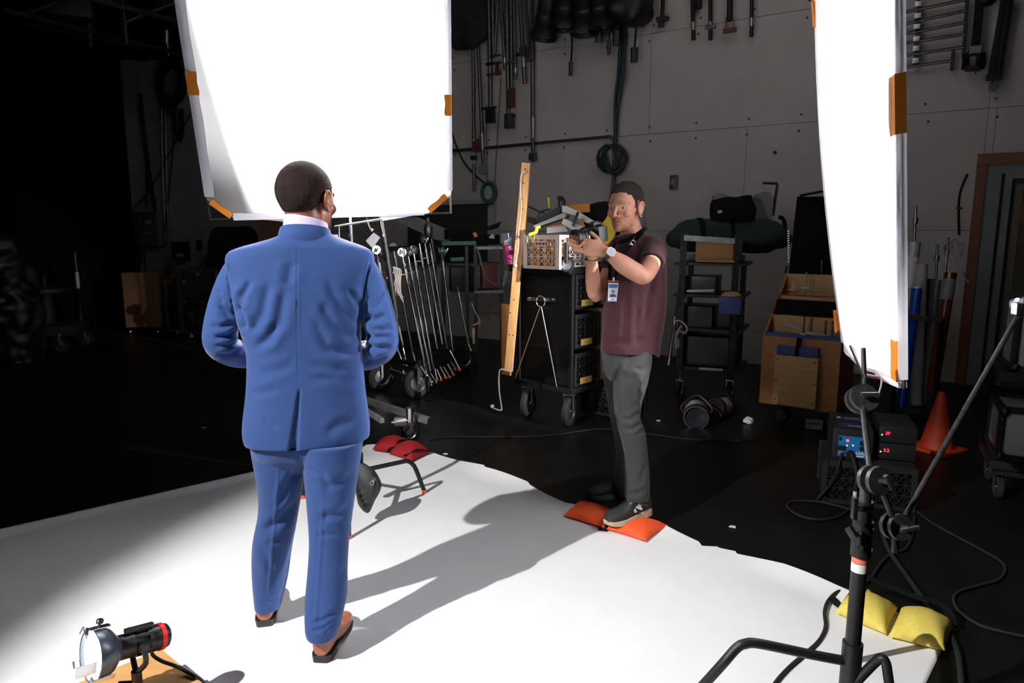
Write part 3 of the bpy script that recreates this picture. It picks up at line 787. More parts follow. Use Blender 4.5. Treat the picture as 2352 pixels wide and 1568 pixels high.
# cuffs and hem of the jacket front that swing past the waist
b = MB(); b.limb([at(566, 776, D+.1), at(574, 800, D+.12), at(585, 812, D+.15)], [(.014, .03), (.018, .03), (.02, .03)]); b.limb([at(822, 788, D+.14), at(832, 793, D+.13), at(838, 786, D+.12)], [.016, .016, .008])
b.build('cuff', M('lilac_shirt_cotton'), jk, smooth=60)
m_brown = M('brown_leather', rgb(150, 90, 66), .38, var=.22, scale=14, bump=.06, bscale=150)
m_sole = M('dark_shoe_sole', rgb(38, 34, 32), .5)
hl = gnd(609, 1441); hr = gnd(737, 1524)
shoe(manA, hl, math.radians(-14), .30, m_brown, m_sole, 1.0)
shoe(manA, hr, math.radians(4), .30, m_brown, m_sole, 1.0)

# ------------------------------------------------------------------ photographer
E = 3.72
m_skinB = skin_mat('fair_skin', rgb(188, 134, 112), .5)
HB = Head(at(1435, 476, E), math.radians(180+9.5+27), 1.06, pitch=math.radians(-4))
b = MB(); HB.add(b, at(1457, 556, E+.02), .056)
b.loft([ringpx(545, 1435, 1500, .07, E), ringpx(600, 1420, 1505, .10, E), ringpx(700, 1408, 1505, .11, E), ringpx(800, 1400, 1490, .10, E), ringpx(850, 1398, 1482, .08, E)], 28)
# near arm, hand held out flat
wl = at(1391, 579, 3.37)
b.limb([at(1499, 574, 3.62), at(1496, 602, 3.51), at(1480, 632, 3.40), at(1462, 626, 3.385), at(1430, 606, 3.375), at(1408, 590, 3.37), wl], [.044, .048, .045, .046, .045, .033, (.028, .028)], n=26)
tipl = at(1297, 552, 3.36)
hand(b, wl, tipl-wl, V((-.12, -.95, .24)), 1, 1.06, (3, 2, 3, 4), thumb=((.030, .03, -.006), (.054, .058, -.002), (.068, .090, .004)), spread=.0, fk=1.12)
# far arm, bent up to hold the camera
wr = at(1358, 585, 3.56)
b.limb([at(1418, 572, 3.86), at(1398, 630, 3.80), at(1372, 676, 3.72), at(1364, 664, 3.70), at(1361, 630, 3.64), wr], [.048, .046, .040, .041, .038, .027], n=24)
hand(b, wr, V((.08, -.25, 1)), V((-.9, .2, .1)), 1, 1.0, (48, 50, 52, 54), thumb=((.030, .03, -.01), (.044, .05, -.03), (.04, .072, -.05)))
nearleg = [(800, 1425, 1500, 3.68), (850, 1416, 1493, 3.66), (880, 1410, 1487, 3.65), (905, 1409, 1479, 3.64), (930, 1411, 1472, 3.63), (959, 1414, 1470, 3.61), (985, 1419, 1479, 3.60), (1012, 1427, 1484, 3.59), (1051, 1436, 1489, 3.58), (1095, 1436, 1491, 3.57), (1134, 1435, 1491, 3.56), (1146, 1437, 1486, 3.56)]
farleg = [(800, 1382, 1455, 3.76), (850, 1383, 1450, 3.78), (900, 1391, 1450, 3.81), (946, 1399, 1448, 3.85), (978, 1406, 1450, 3.87), (1035, 1415, 1454, 3.91), (1092, 1413, 1453, 3.95), (1131, 1413, 1452, 3.97)]
for LG in (nearleg, farleg): b.limb([at((xl+xr)/2, py, d) for py, xl, xr, d in LG], [max(.03, (xr-xl)/2*.0023*.7) for py, xl, xr, d in LG], n=18)
me = remesh(b.mesh(), .0030, 2)
HB.sculpt(me); HB.tint(me)
baseB = gnd(1430, 1165); baseB.z = 0
manB = link_mesh('person', me, m_skinB, loc=baseB)
tag(manB, 'person in maroon t-shirt and grey trousers holding up one flat hand and a camera', 'person')
HB.eyes(manB)
L = HB.local(get_co(me)+np.array(baseB))
def hairlineB(y): return np.interp(y, [-.12, -.075, -.045, -.03, -.018, -.004, .006, .016, .024, .034, .05, .07, .11], [-.07, -.075, -.06, -.035, .01, .034, .028, -.014, .0, .045, .07, .072, .066])
keep = (L[:, 2] > hairlineB(L[:, 1])) & (np.abs(L[:, 0]) < .0785) | ((L[:, 2] > .06) & (L[:, 1] < .055))
def thkB(co):
    q = HB.local(co+np.array(baseB)); up = np.clip((q[:, 2]-.02)/.07, 0, 1); back = np.clip((.03-q[:, 1])/.1, 0, 1)
    return .003+.007*up+.008*back*np.clip((q[:, 2]+.06)/.06, 0, 1)
hm = shell(me, keep, thkB, 'hair'); push_noise(hm, .004, (60, 14, 60), 3)
link_mesh('hair', hm, M('slicked_brown_hair', rgb(46, 32, 27), .55, var=.3, scale=20, stretch=(8, 1, 8), bump=.6, bscale=120), None).parent = manB
# ear plug and ring
b = MB(); ce_ = HB.w((-.086, -.002, -.04)); b.lathe([(.006, -.004), (.0095, -.004), (.0095, .004), (.006, .004), (.006, -.004)], ce_, HB.R @ V((-1, .2, 0)), 20)
b.build('earring', M('pale_ear_tunnel', rgb(196, 170, 130), .35), manB)
# trousers
b = MB(); b.loft([leg_ring(*t) for t in nearleg], 32, 3); b.loft([leg_ring(*t) for t in farleg], 32, 3)
b.loft([ringpx(775, 1394, 1500, .12, E), ringpx(802, 1389, 1497, .128, E), ringpx(840, 1385, 1494, .135, E), ringpx(868, 1394, 1486, .11, E)], 32)
me = remesh(b.mesh(), .006, 4)
folds(me, [([(1425, 830), (1414, 880), (1412, 960)], 5, .014), ([(1482, 870), (1470, 900), (1474, 930)], 4, .007), ([(1470, 945), (1450, 962), (1425, 962)], 5, .008), ([(1478, 965), (1455, 985), (1430, 985)], 5, .007), ([(1480, 985), (1460, 1000)], 5, .006), ([(1476, 920), (1455, 930)], 5, .005),
    ([(1495, 830), (1478, 850), (1455, 845)], 5, .005), ([(1486, 1120), (1462, 1135), (1440, 1133)], 5, .006), ([(1488, 1060), (1470, 1110)], 6, .005), ([(1445, 1040), (1450, 1110)], 6, .004), ([(1420, 850), (1440, 870), (1465, 868)], 6, .005), ([(1404, 960), (1412, 1010)], 4, .005)])
push_noise(me, .004, (11, 11, 6), 8)
link_mesh('trousers', me, M('grey_twill', rgb(56, 56, 56), .8, var=.08, scale=150, bump=.1, bscale=300, sheen=.2, spec=.2), manB)
# t-shirt
b = MB()
b.loft([ringpx(536, 1436, 1484, .062, E), ringpx(541, 1428, 1494, .08, E), ringpx(551, 1420, 1510, .11, E), ringpx(568, 1414, 1523, .13, E), ringpx(590, 1409, 1528, .142, E), ringpx(640, 1397, 1530, .15, E), ringpx(700, 1387, 1529, .152, E), ringpx(750, 1384, 1522, .15, E), ringpx(785, 1382, 1514, .148, E), ringpx(806, 1381, 1511, .148, E)], 52, 3)
b.limb([at(1494, 568, 3.64), at(1503, 582, 3.58), at(1498, 604, 3.505)], [.068, .067, .062], n=28, ends=(1, 0))
b.limb([at(1425, 570, 3.83), at(1412, 592, 3.80), at(1402, 618, 3.775)], [.068, .065, .06], n=28, ends=(1, 0))
me = remesh(b.mesh(), .0058, 4)
folds(me, [([(1512, 628), (1500, 640), (1490, 680), (1480, 760)], 7, .010), ([(1520, 600), (1524, 680), (1516, 780)], 7, .007), ([(1478, 584), (1496, 577), (1515, 586)], 6, .003), ([(1468, 600), (1462, 575), (1466, 556)], 6, .006),
    ([(1435, 660), (1440, 730), (1430, 790)], 8, .006), ([(1465, 690), (1462, 760), (1470, 800)], 8, .006), ([(1400, 700), (1408, 770)], 7, .005), ([(1495, 700), (1470, 780)], 7, .007), ([(1420, 560), (1450, 548), (1480, 530)], 4, .004), ([(1390, 780), (1440, 790), (1500, 775)], 8, .005)])
push_noise(me, .006, (8, 8, 4), 11)
# tail of the shirt hangs lower at the back
P = get_co(me); px, py = projn(P); k = (py > 770); P[:, 2] -= np.where(k, np.clip((px-1440)/75, 0, 1)*.0 + np.clip((px-1500)/14, 0, 1)*.03*np.clip((py-770)/30, 0, 1), 0); set_co(me, P)
m_tee = M('maroon_heather_jersey', rgb(64, 38, 44), .9, var=.16, scale=90, stretch=(1, 1, 6), bump=.1, bscale=300, sheen=.2, spec=.1)
tee = link_mesh('t_shirt', me, m_tee, manB)
b = MB(); c0 = at(1454, 543, E-.01); u = V((.97, -.1, .07)); v = V((.1, .97, .12))
b.loft([(c0+V((0, 0, -.012)), u, v, .082, .078, 2.1), (c0, u, v, .076, .072, 2.1), (c0+V((0, 0, .004)), u, v, .073, .069, 2.1), (c0+V((0, 0, -.006)), u, v, .071, .067, 2.1)], 40, 2, cap=False)
b.build('neckband', m_tee, tee, smooth=60)
bt = bvh_of(tee)
def lay(pts, w_, off=.006, th=.002):
    """ribbon lying on the shirt through picture points"""
    q = [hit(bt, x, y, off) or at(x, y, E-.16) for x, y in pts]; q = catmull(q, 4); b = MB(); bm = b.bm; prev = None
    for i, p in enumerate(q):
        t = (q[min(i+1, len(q)-1)]-q[max(i-1, 0)]).normalized(); n = (V((0, 0, CAM_Z))-p).normalized(); s_ = t.cross(n).normalized()
        ring = [bm.verts.new(p+s_*w_/2+n*th), bm.verts.new(p-s_*w_/2+n*th), bm.verts.new(p-s_*w_/2-n*th), bm.verts.new(p+s_*w_/2-n*th)]
        if prev:
            for k in range(4): bm.faces.new((prev[k], prev[(k+1) % 4], ring[(k+1) % 4], ring[k]))
        else: bm.faces.new(ring)
        prev = ring
    bm.faces.new(prev[::-1]); return b
lany = lay([(1484, 522), (1474, 533), (1460, 549), (1446, 566), (1432, 586), (1420, 610), (1414, 632), (1411, 648)], .022, .008).build('lanyard', m_blackcl, manB, smooth=60)
q = hit(bt, 1457, 553, .014); uu = (hit(bt, 1466, 541, .014)-hit(bt, 1448, 564, .014)).normalized(); nn = (V((0, 0, CAM_Z))-q).normalized(); vv = nn.cross(uu).normalized()
for ch, dx in (('V', -.026), ('Y', 0), ('T', .024)): put_text(ch, .03, q+uu*dx, Matrix((uu, vv, nn)).transposed(), m_white, lany)
strap = lay([(1478, 527), (1466, 536), (1452, 545), (1430, 556), (1412, 566), (1402, 590), (1402, 640)], .02, .009).build('camera_strap', m_blackcl, manB, smooth=60)
# badge in a clear holder
qc = hit(bt, 1408, 671, .02); nn = (V((-.25, -.95, .12))).normalized(); rr = V((.95, -.25, 0)).normalized(); up = nn.cross(rr); 
if up.z < 0: up = -up
RB = Matrix((rr, up, nn)).transposed()
bd = MB().box(qc, (.052, .098, .003), RB, .001).build('badge', M('badge_card', rgb(196, 202, 210), .4), manB)
MB().box(qc+up*.033+nn*.002, (.046, .02, .001), RB).build('header_band', M('badge_blue', rgb(40, 82, 128), .4), bd)
MB().box(qc+nn*.002-up*.002, (.04, .048, .001), RB).build('portrait', M('portrait_backdrop', rgb(150, 160, 176), .5), bd)
pb = MB().lathe([(0, .0), (.0085, 0), (.0085, .0012), (0, .0012)], qc+up*.004+nn*.002, nn, 16); pb.build('portrait_face', M('portrait_skin', rgb(120, 84, 74), .5), bd)
MB().prism([qc+nn*.0022+rr*x+up*y for x, y in ((-.018, -.026), (.018, -.026), (.014, -.014), (.004, -.009), (-.006, -.009), (-.014, -.014))], nn*.001).build('portrait_shirt', M('portrait_navy', rgb(28, 38, 84), .6), bd)
for k, wd in ((-.034, .022), (-.039, .014)): MB().box(qc+up*k+nn*.002, (wd, .0022, .001), RB).build('printed_line', m_ink, bd)
MB().box(qc+up*-.045+nn*.002, (.046, .003, .001), RB).build('printed_line', M('badge_blue'), bd)
MB().box(qc+up*.058, (.06, .008, .003), RB, .001).build('holder_bar', m_red, bd)
MB().cyl(qc+up*.06, qc+up*.078, .006).build('clip', m_chrome, bd)
# watch, bracelet and ring
ax = (at(1430, 606, 3.375)-wl).normalized(); wc = at(1397, 582, 3.37)
b = MB(); b.lathe([(.0335, -.011), (.036, -.011), (.036, .011), (.0335, .011), (.0335, -.011)], wc, ax, 32); wt = b.build('watch', m_blackp, manB, smooth=40)
nv = (V((.0, -.9, .35))); nv = (nv-ax*nv.dot(ax)).normalized(); sv = ax.cross(nv)
fc = wc+nv*.038
oc = [(-.022, -.012), (-.022, .012), (-.012, .021), (.012, .021), (.022, .012), (.022, -.012), (.012, -.021), (-.012, -.021)]
MB().prism([fc+ax*x+sv*y-nv*.004 for x, y in oc], nv*.009).build('watch_bezel', M('rose_metal', rgb(232, 176, 150), .3, .6), wt)
MB().prism([fc+ax*x*.7+sv*y*.7+nv*.005 for x, y in oc], nv*.001).build('watch_face', M('pale_watch_screen', rgb(150, 182, 220), .2), wt)
b = MB(); b.lathe([(.0295, -.006), (.033, -.006), (.033, .006), (.0295, .006), (.0295, -.006)], at(1358, 595, 3.58), V((.05, -.1, 1)), 28); b.build('bracelet', m_rubber, manB)
yd = (tipl-wl).normalized(); zd = V((-.12, -.95, .24)); zd = (zd-yd*zd.dot(yd)).normalized(); xd = yd.cross(zd)
b = MB(); rc = wl + (yd*.112 + xd*-.0105)*1.06; b.lathe([(.0096, -.003), (.0108, -.003), (.0108, .003), (.0096, .003), (.0096, -.003)], rc, yd, 24); b.build('ring', M('gold', rgb(232, 190, 110), .2, 1.0), manB)
# sneakers: near one on the orange bag
m_sn = M('black_mesh_fabric', rgb(34, 34, 35), .7, var=.2, scale=80, bump=.2, bscale=200)
m_foam = M('cream_foam_sole', rgb(190, 172, 150), .7, var=.12, scale=20)
h1 = at(1490, 1177, 3.60); t1 = at(1400, 1196, 3.48); v_ = (t1-h1); az1 = math.atan2(v_.x, v_.y)
s1, W1 = shoe(manB, h1, az1, .29, m_sn, m_foam, 1.05, True, pitch=math.radians(-4))
h2 = gnd(1448, 1136); v2 = gnd(1362, 1143)-h2; 
s2, W2 = shoe(manB, h2, math.atan2(v2.x, v2.y), .285, m_sn, M('dark_sneaker_sole', rgb(70, 66, 62), .7), 1.0, True)
def side_pt(W, y, z, off=.006): return W(-.0405-off*0, y, z)
f1 = (W1(0, 1, .05)-W1(0, 0, .05)).normalized(); u1 = (W1(0, 0, 1)-W1(0, 0, 0)).normalized(); bs = bvh_of(s1)
n1 = (V((0, 0, CAM_Z))-W1(0, .4, .05)).normalized()
cN = hit(bs, 1463, 1165, .004) or at(1463, 1165, 3.5)
nN = (n1*.8 + V((0, 0, .25))).normalized(); rN = (f1*-1); rN = (rN-nN*rN.dot(nN)).normalized(); upN = nN.cross(rN)
put_text('N', .062, cN, Matrix((rN, upN, nN)).transposed(), M('silver_logo', rgb(150, 148, 148), .5), s1, 'logo', .002, .004)
b = lay([(0, 0), (1, 1)], .01) if False else MB()
pts = [hit(bs, x, y, .002) for x, y in ((1446, 1158), (1460, 1150), (1472, 1157), (1486, 1160))]
pts = [p for p in pts if p is not None]
if len(pts) > 2: b.tube(pts, .006, 6); b.build('overlay', M('grey_suede', rgb(108, 108, 110), .8), s1)
pl = hit(bs, 1450, 1142, .003) or W1(0, .42, .1)
MB().box(pl, (.034, .012, .016), basis(rN, nN), .002).build('tongue_label', M('silver_logo'), s1)
# ================================================================== grip gear in the foreground
def bag_lobe(b, quad, h, z0=.004, n=26, puff=.5):
    """cushion over a ground quad (4 points in order), height h"""
    q = [V((p.x, p.y, z0)) for p in quad]
    def pt(s, t, top):
        a, c = 2*s-1, 2*t-1
        # pull the middle of each side in a little so that the corners stand out
        p = (q[0]*(1-s)+q[1]*s)*(1-t) + (q[3]*(1-s)+q[2]*s)*t
        cen = (q[0]+q[1]+q[2]+q[3])/4
        edge = max(abs(a), abs(c)); k = .055*(edge**6)*(1-min(abs(a), abs(c))**2)
        p = p.lerp(cen, k)
        z = (max(0, 1-a*a)*max(0, 1-c*c))**puff
        wr = .007*math.sin(9*s+14*t)*z*(1-z)
        return p + V((0, 0, (h*(.22+.78*z)+wr) if top else h*.22*(1-z)))
    b.grid(lambda s, t: pt(s, t, True), n, n); b.grid(lambda s, t: pt(s, 1-t, False), n, n)
    bmesh.ops.remove_doubles(b.bm, verts=b.bm.verts, dist=.0015)
    return b
def sandbag(label, quads, mat, h, straps, group=None):
    c = sum((p for q in quads for p in q), V())/(4*len(quads)); c.z = 0
    t = T('sandbag', label, 'sandbag', c, group)
    for q in quads: bag_lobe(MB(), q, h).build('lobe', mat, t, smooth=70)
    return t
m_obag = M('orange_cordura', rgb(238, 84, 34), .75, var=.06, scale=120, bump=.15, bscale=350)
m_rbag = M('red_cordura', rgb(150, 12, 20), .8, var=.1, scale=100, bump=.15, bscale=350)
m_ybag = M('yellow_cordura', rgb(222, 200, 92), .8, var=.06, scale=60, bump=.2, bscale=200)
g = lambda *l: [gnd(x, y) for x, y in l]
def strap(b, pts, wd=.02, th=.003):
    q = catmull([V(p) for p in pts], 5); bm = b.bm; prev = None
    for i, p in enumerate(q):
        t = (q[min(i+1, len(q)-1)]-q[max(i-1, 0)]).normalized(); s_ = t.cross(V((0, 0, 1)))
        s_ = s_.normalized() if s_.length > .05 else V((1, 0, 0)); n = s_.cross(t).normalized()
        ring = [bm.verts.new(p+s_*wd/2+n*th), bm.verts.new(p-s_*wd/2+n*th), bm.verts.new(p-s_*wd/2-n*th), bm.verts.new(p+s_*wd/2-n*th)]
        if prev:
            for k in range(4): bm.faces.new((prev[k], prev[(k+1) % 4], ring[(k+1) % 4], ring[k]))
        else: bm.faces.new(ring)
        prev = ring
    bm.faces.new(prev[::-1]); return b
ob = sandbag('bright orange sandbag on the paper edge under the photographer\'s shoe', [g((1294, 1190), (1332, 1158), (1418, 1186), (1388, 1220)), g((1392, 1222), (1424, 1186), (1536, 1214), (1482, 1250))], m_obag, .066, None)
strap(MB(), [gnd(1384, 1222)+V((0, 0, .01)), gnd(1392, 1205)+V((0, 0, .035)), gnd(1412, 1185)+V((0, 0, .03)), gnd(1424, 1176)+V((0, 0, .006))], .045).build('webbing', m_blackcl, ob)
rb = sandbag('dark red sandbag with black webbing at the far corner of the white paper', [g((855, 1040), (880, 1020), (946, 1022), (918, 1048)), g((893, 1048), (942, 1026), (990, 1045), (944, 1066))], m_rbag, .10, None)
strap(MB(), [gnd(893, 1048)+V((0, 0, .03)), gnd(915, 1037)+V((0, 0, .085)), gnd(945, 1026)+V((0, 0, .05))], .04).build('webbing', m_blackcl, rb)
strap(MB(), [gnd(928, 1061)+V((0, 0, .045)), gnd(958, 1056)+V((0, 0, .075)), gnd(990, 1045)+V((0, 0, .03))], .03).build('webbing', m_blackcl, rb)
yb = sandbag('yellow sandbag with black straps at the near right corner of the paper', [g((1916, 1418), (1950, 1378), (2062, 1408), (2034, 1470)), g((2038, 1474), (2068, 1408), (2192, 1446), (2168, 1508))], m_ybag, .095, None)
bag_lobe(MB(), g((1944, 1392), (1952, 1366), (2008, 1380), (2010, 1400)), .07).build('flap', m_ybag, yb, smooth=70)
strap(MB(), [gnd(1910, 1382)+V((0, 0, .02)), gnd(1930, 1400)+V((0, 0, .02)), gnd(1955, 1400)+V((0, 0, .07)), gnd(1975, 1385)+V((0, 0, .12)), gnd(2020, 1392)+V((0, 0, .11)), gnd(2090, 1412)+V((0, 0, .09)), gnd(2160, 1428)+V((0, 0, .08)), gnd(2190, 1452)+V((0, 0, .03))], .032).build('strap', m_blackcl, yb)

# ---- reusable C-stand pieces
def grip_head(parent, p, ax, up, mat, name='grip_head', r=.036):
    """disc clamp: ax through the discs"""
    ax = V(ax).normalized(); p = V(p)
    b = MB().lathe([(0, -.024), (r, -.024), (r, -.010), (.012, -.009), (.012, .009), (r, .010), (r, .024), (0, .024)], p, ax, 28)
    o = b.build(name, mat, parent)
    MB().cyl(p+ax*.024, p+ax*.055, .008).box2(p+ax*.055-V(up)*.028, p+ax*.055+V(up)*.028, .012, .012, bev=.003).build('knob', m_blackp if mat is m_black else mat, o)
    return o
def bent_leg(b, hub, ang, reach, z, r=.0125, drop=.14):
    d = V((math.cos(ang), math.sin(ang), 0)); h = V(hub)
    pts = [h+d*.02+V((0, 0, z)), h+d*(reach-.16)+V((0, 0, z)), h+d*(reach-.11)+V((0, 0, z-.003)), h+d*(reach-.075)+V((0, 0, z-.03)), h+d*(reach-.05)+V((0, 0, z-.075)), h+d*reach+V((0, 0, .02))]
    b.tube(pts, r, 10, 4); return h+d*reach
# ---- left C-stand under the big silk
hub = gnd(829, 1150); hub = V((-.886, 3.8, 0))
f1 = gnd(974, 1133); f2 = gnd(801, 1239)
st = T('c_stand', 'black C-stand with orange feet behind the legs of the suited person', 'light stand', hub)
for ft, z in ((f1, .235), (f2, .27), (hub+(hub-(f1+f2)/2).normalized()*.42, .30)):
    d = ft-hub; ft_ = bent_leg(MB(), hub, 0, .4, .2) if False else None
    b = MB(); e = bent_leg(b, hub, math.atan2(d.y, d.x), d.length, z, .0135); lg = b.build('leg', m_black, st)
    MB().cyl(e+V((0, 0, .0)), e+V((0, 0, .026)), .0155).build('foot_cap', m_orange, lg)
MB().cyl(hub+V((0, 0, .2)), hub+V((0, 0, 1.15)), .0165).cyl(hub+V((0, 0, .19)), hub+V((0, 0, .34)), .023).build('column', m_black, st)
MB().cyl(hub+V((0, 0, 1.15)), hub+V((0, 0, 1.72)), .0125).build('riser', m_chrome, st)
pk = hub+V((0, 0, 1.5)); MB().cyl(pk-V((0, 0, .03)), pk+V((0, 0, .03)), .02).cyl(pk, pk+V((.07, -.02, 0)), .007).box(pk+V((.075, -.02, 0)), (.012, .012, .04), 0, .003).build('collar', m_chrome, st)
gh = at(778, 520, 3.62); MB().cyl(gh+V((-.02, 0, 0)), at(880, 503, 3.50), .005).cyl(gh, gh-V((0, 0, .07)), .006).build('grip_arm', m_chrome, st)
MB().cyl(at(765, 541, 3.8), at(780, 541, 3.8), .008).cyl(at(765, 541, 3.8)-V((0, .05, 0)), at(765, 541, 3.8)+V((0, .05, 0)), .006).build('t_handle', m_chrome, st)
# weight bag slung over its leg
bc = at(846, 1118, 3.60)
t = T('weight_bag', 'black weight bag with white mark, slung over the black stand leg', 'sandbag', V((bc.x, bc.y, 0)))
b = MB(); X = V((.97, -.25, 0)); Y = V((.25, .97, 0)); 
def bq(px, py): return at(px, py, 3.60)
b.loft([(bq(826, 1062), X, Y, .012, .012, 2), (bq(834, 1070), X, Y, .03, .022, 2.2), (bq(840, 1085), X, Y, .055, .045, 2.3), (bq(846, 1108), X, Y, .068, .065, 2.4), (bq(846, 1125), X, Y, .066, .066, 2.4), (bq(842, 1148), X, Y, .05, .05, 2.3), (bq(843, 1166), X, Y, .026, .032, 2.2), (bq(845, 1176), X, Y, .010, .014, 2)], 32, 4)
me = remesh(b.mesh(), .005, 3); folds(me, [([(822, 1120), (832, 1150), (845, 1172)], 3, .007), ([(820, 1135), (838, 1140)], 3, .006), ([(826, 1150), (845, 1146)], 3, .006), ([(830, 1160), (848, 1156)], 3, .006), ([(858, 1082), (866, 1110), (858, 1140)], 3, .004)]); push_noise(me, .006, 16)
bgm = link_mesh('pouch', me, M('black_nylon', rgb(40, 40, 41), .6, var=.15, scale=60, bump=.15, bscale=250), t)
bv = bvh_of(bgm); b = MB()
for stroke in ([(849, 1109), (854, 1114), (858, 1110), (853, 1104), (851, 1107)], [(856, 1103), (860, 1108)], [(855, 1100), (859, 1104), (862, 1101), (858, 1097)], [(858, 1096), (861, 1099)]):
    pp = [hit(bv, x, y, .002) for x, y in stroke]; pp = [p for p in pp if p is not None]
    if len(pp) > 1: b.tube(pp, .0011, 5, 2)
b.build('printed_mark', m_white, t)
strap(MB(), [bq(826, 1066), bq(829, 1050), bq(831, 1040)], .03).build('strap', m_blackcl, t)

def spill_blades(t, L, corners, dist, spread=1.9):  # unseen blades added to keep each beam on its silk
    """four blades round the beam so that it meets only the quad of corners"""
    L = V(L); c = sum((V(p) for p in corners), V())/4; ax = (c-L).normalized()
    q = [L+(V(p)-L)*(dist/((V(p)-L).dot(ax))) for p in corners]; m = sum(q, V())/4
    for i in range(4):
        a, b_ = q[i], q[(i+1) % 4]
        MB().prism([a, b_, m+(b_-m)*spread, m+(a-m)*spread], ax*.004).build('spill_blade', m_black, t, smooth=0)
# ---- big silk
m_silk = translucent('white_silk', (.92, .92, .93), .74)
m_hem = translucent('white_hem', (.84, .82, .87), .25)
def silk(name, label, BL, BR, TL, TR, ch0, ch1, billow, side):
    """fabric on a wire frame; ch0/ch1: bottom corners cut as fractions (across, up)"""
    c = (BL+BR)/2
    t = T(name, label, 'diffusion frame', c)
    W = lambda u, v: (BL*(1-u)+BR*u)*(1-v) + (TL*(1-u)+TR*u)*v
    n = (BR-BL).cross(TL-BL).normalized()
    if n.dot(V((0, 0, CAM_Z))-c) < 0: n = -n
    r = .0075
    MB().tube([W(0, 0), W(1, 0), W(1, 1), W(0, 1)], r, 8, 1, True).build('wire_frame', m_dsteel, t)
    def fab(s, q):
        vmin = max(0, ch0[1]*(1-s/ch0[0]) if s < ch0[0] else 0, ch1[1]*(1-(1-s)/ch1[0]) if s > 1-ch1[0] else 0)
        v = vmin + (1-vmin)*q
        return W(s, v) + n*(billow(s, v)+.010)
    f = MB().grid(fab, 60, 60).build('fabric', m_silk, t, smooth=180)
    return t, W, n, fab
BL, BR = at(484, 503, 3.5), at(1036, 488, 3.5); TL, TR = at(407, 0, 3.25), at(1031, 0, 3.25)
ext = 1.16; TL = BL+(TL-BL)*ext; TR = BR+(TR-BR)*ext
slk, W, n, fab = silk('diffusion_frame', 'large white diffusion silk on a frame behind the suited person, orange tabs at its corners', BL, BR, TL, TR, (.10, .085), (.095, .085), lambda s, v: .012*math.sin(PI*s)*math.sin(PI*v) + .0022*math.sin(v*70+3*math.sin(9*s))*max(0, .25-s)*4, 1)
def strip(parent, name, pts, wd, mat, off=.012, inward=None):
    """folded cloth hem along points on the frame"""
    b = MB(); bm = b.bm; prev = None; q = pts
    for i, p in enumerate(q):
        tt = (q[min(i+1, len(q)-1)]-q[max(i-1, 0)]).normalized(); s_ = n.cross(tt).normalized()
        if inward is not None and s_.dot(inward-p) < 0: s_ = -s_
        wob = .0025*math.sin(i*1.7)
        ring = [bm.verts.new(p+n*(off+.004)+s_*(wd+wob)), bm.verts.new(p+n*(off+.006)-s_*.006), bm.verts.new(p-n*.012-s_*.008), bm.verts.new(p-n*.012+s_*wd*.5)]
        if prev:
            for k in range(3): bm.faces.new((prev[k], prev[k+1], ring[k+1], ring[k]))
        prev = ring
    return b.build(name, mat, parent, smooth=60)
cen = W(.5, .5)
SILKQ = [W(.36, .015), W(.97, .015), W(.97, .98), W(.22, .98)]
strip(slk, 'hem', [W(0, .1+.9*i/14) for i in range(15)], .042, m_hem, inward=cen)
strip(slk, 'hem', [W(1, .1+.9*i/14) for i in range(15)], .018, m_hem, inward=cen)
strip(slk, 'hem', [W(.1+.25*i/10, 0) for i in range(11)], .028, m_hem, inward=cen)
strip(slk, 'hem', [W(.33+.56*i/10, 0) for i in range(11)], .008, m_hem, inward=cen)
def tabq(parent, pts, wd, inward, name='corner_tab'): 
    return strip(parent, name, pts, wd, m_tape, off=.018, inward=inward)
def along(p, q, a, c, k=6): return [p.lerp(q, a+(c-a)*i/k) for i in range(k+1)]
tabq(slk, along(W(0, 0.085)+(W(.1, 0)-W(0, .085))*.0, W(.1, 0), .12, .9), .024, cen)
tabq(slk, along(W(1, 0.085), W(.905, 0), .12, .9), .024, cen)
tabq(slk, [W(0, .515+.09*i/5) for i in range(6)], .045, cen, 'edge_tab'); tabq(slk, [W(1, .42+.085*i/5) for i in range(6)], .024, cen, 'edge_tab')
# loose flaps of cloth below the lower rail
for nm, pl in (('flap', [(525, 493, 3.49), (700, 497, 3.49), (690, 512, 3.5), (655, 509, 3.5), (575, 502, 3.49)]), ('flap', [(870, 497, 3.49), (985, 490, 3.49), (965, 492.5, 3.49), (879, 507, 3.5)])):
    MB().prism([at(*p) for p in pl], V((0, .004, 0))).build(nm, m_hem, slk, smooth=0)
for i, px in enumerate(((840, 503, 850, 523, 855, 528), (873, 503, 877, 520, 882, 541))):
    MB().tube([at(px[0], px[1]-8, 3.52), at(px[2], px[3], 3.52), at(px[4], px[5], 3.53)], .004, 6).ell(at(px[4], px[5], 3.53), .008).build('tie_cord', m_rope, slk)

# ---- side silk at the right
FB, NB = at(1944, 800, 3.20), at(2076, 890, 2.42); FT, NT = at(1886, 0, 3.1), at(2070, 0, 2.45)
FT = FB+(FT-FB)*1.12; NT = NB+(NT-NB)*1.12
sl2, W, n, fab = silk('diffusion_frame', 'narrow looking white diffusion silk turned edge-on at the right, above the black stand', FB, NB, FT, NT, (.3, .02), (.42, .02), lambda s, v: .035*math.sin(PI*s)+.03*math.sin(PI*v)*(1-s)+.006*math.sin(v*19)*(1-s)**2 + (.004*math.sin(v*31)*s**4), 1)
cen = W(.5, .5)
strip(sl2, 'hem', [W(1, .02+.98*i/14) for i in range(15)], .028, m_hem, inward=cen)
strip(sl2, 'hem', [W(0, .02+.98*i/14)+n*(.03*math.sin(PI*(.02+.98*i/14))) for i in range(15)], .06, m_hem, inward=cen)
strip(sl2, 'hem', [W(.03+.94*i/10, .0) + n*.012*math.sin(i) for i in range(11)], .03, m_hem, inward=cen)
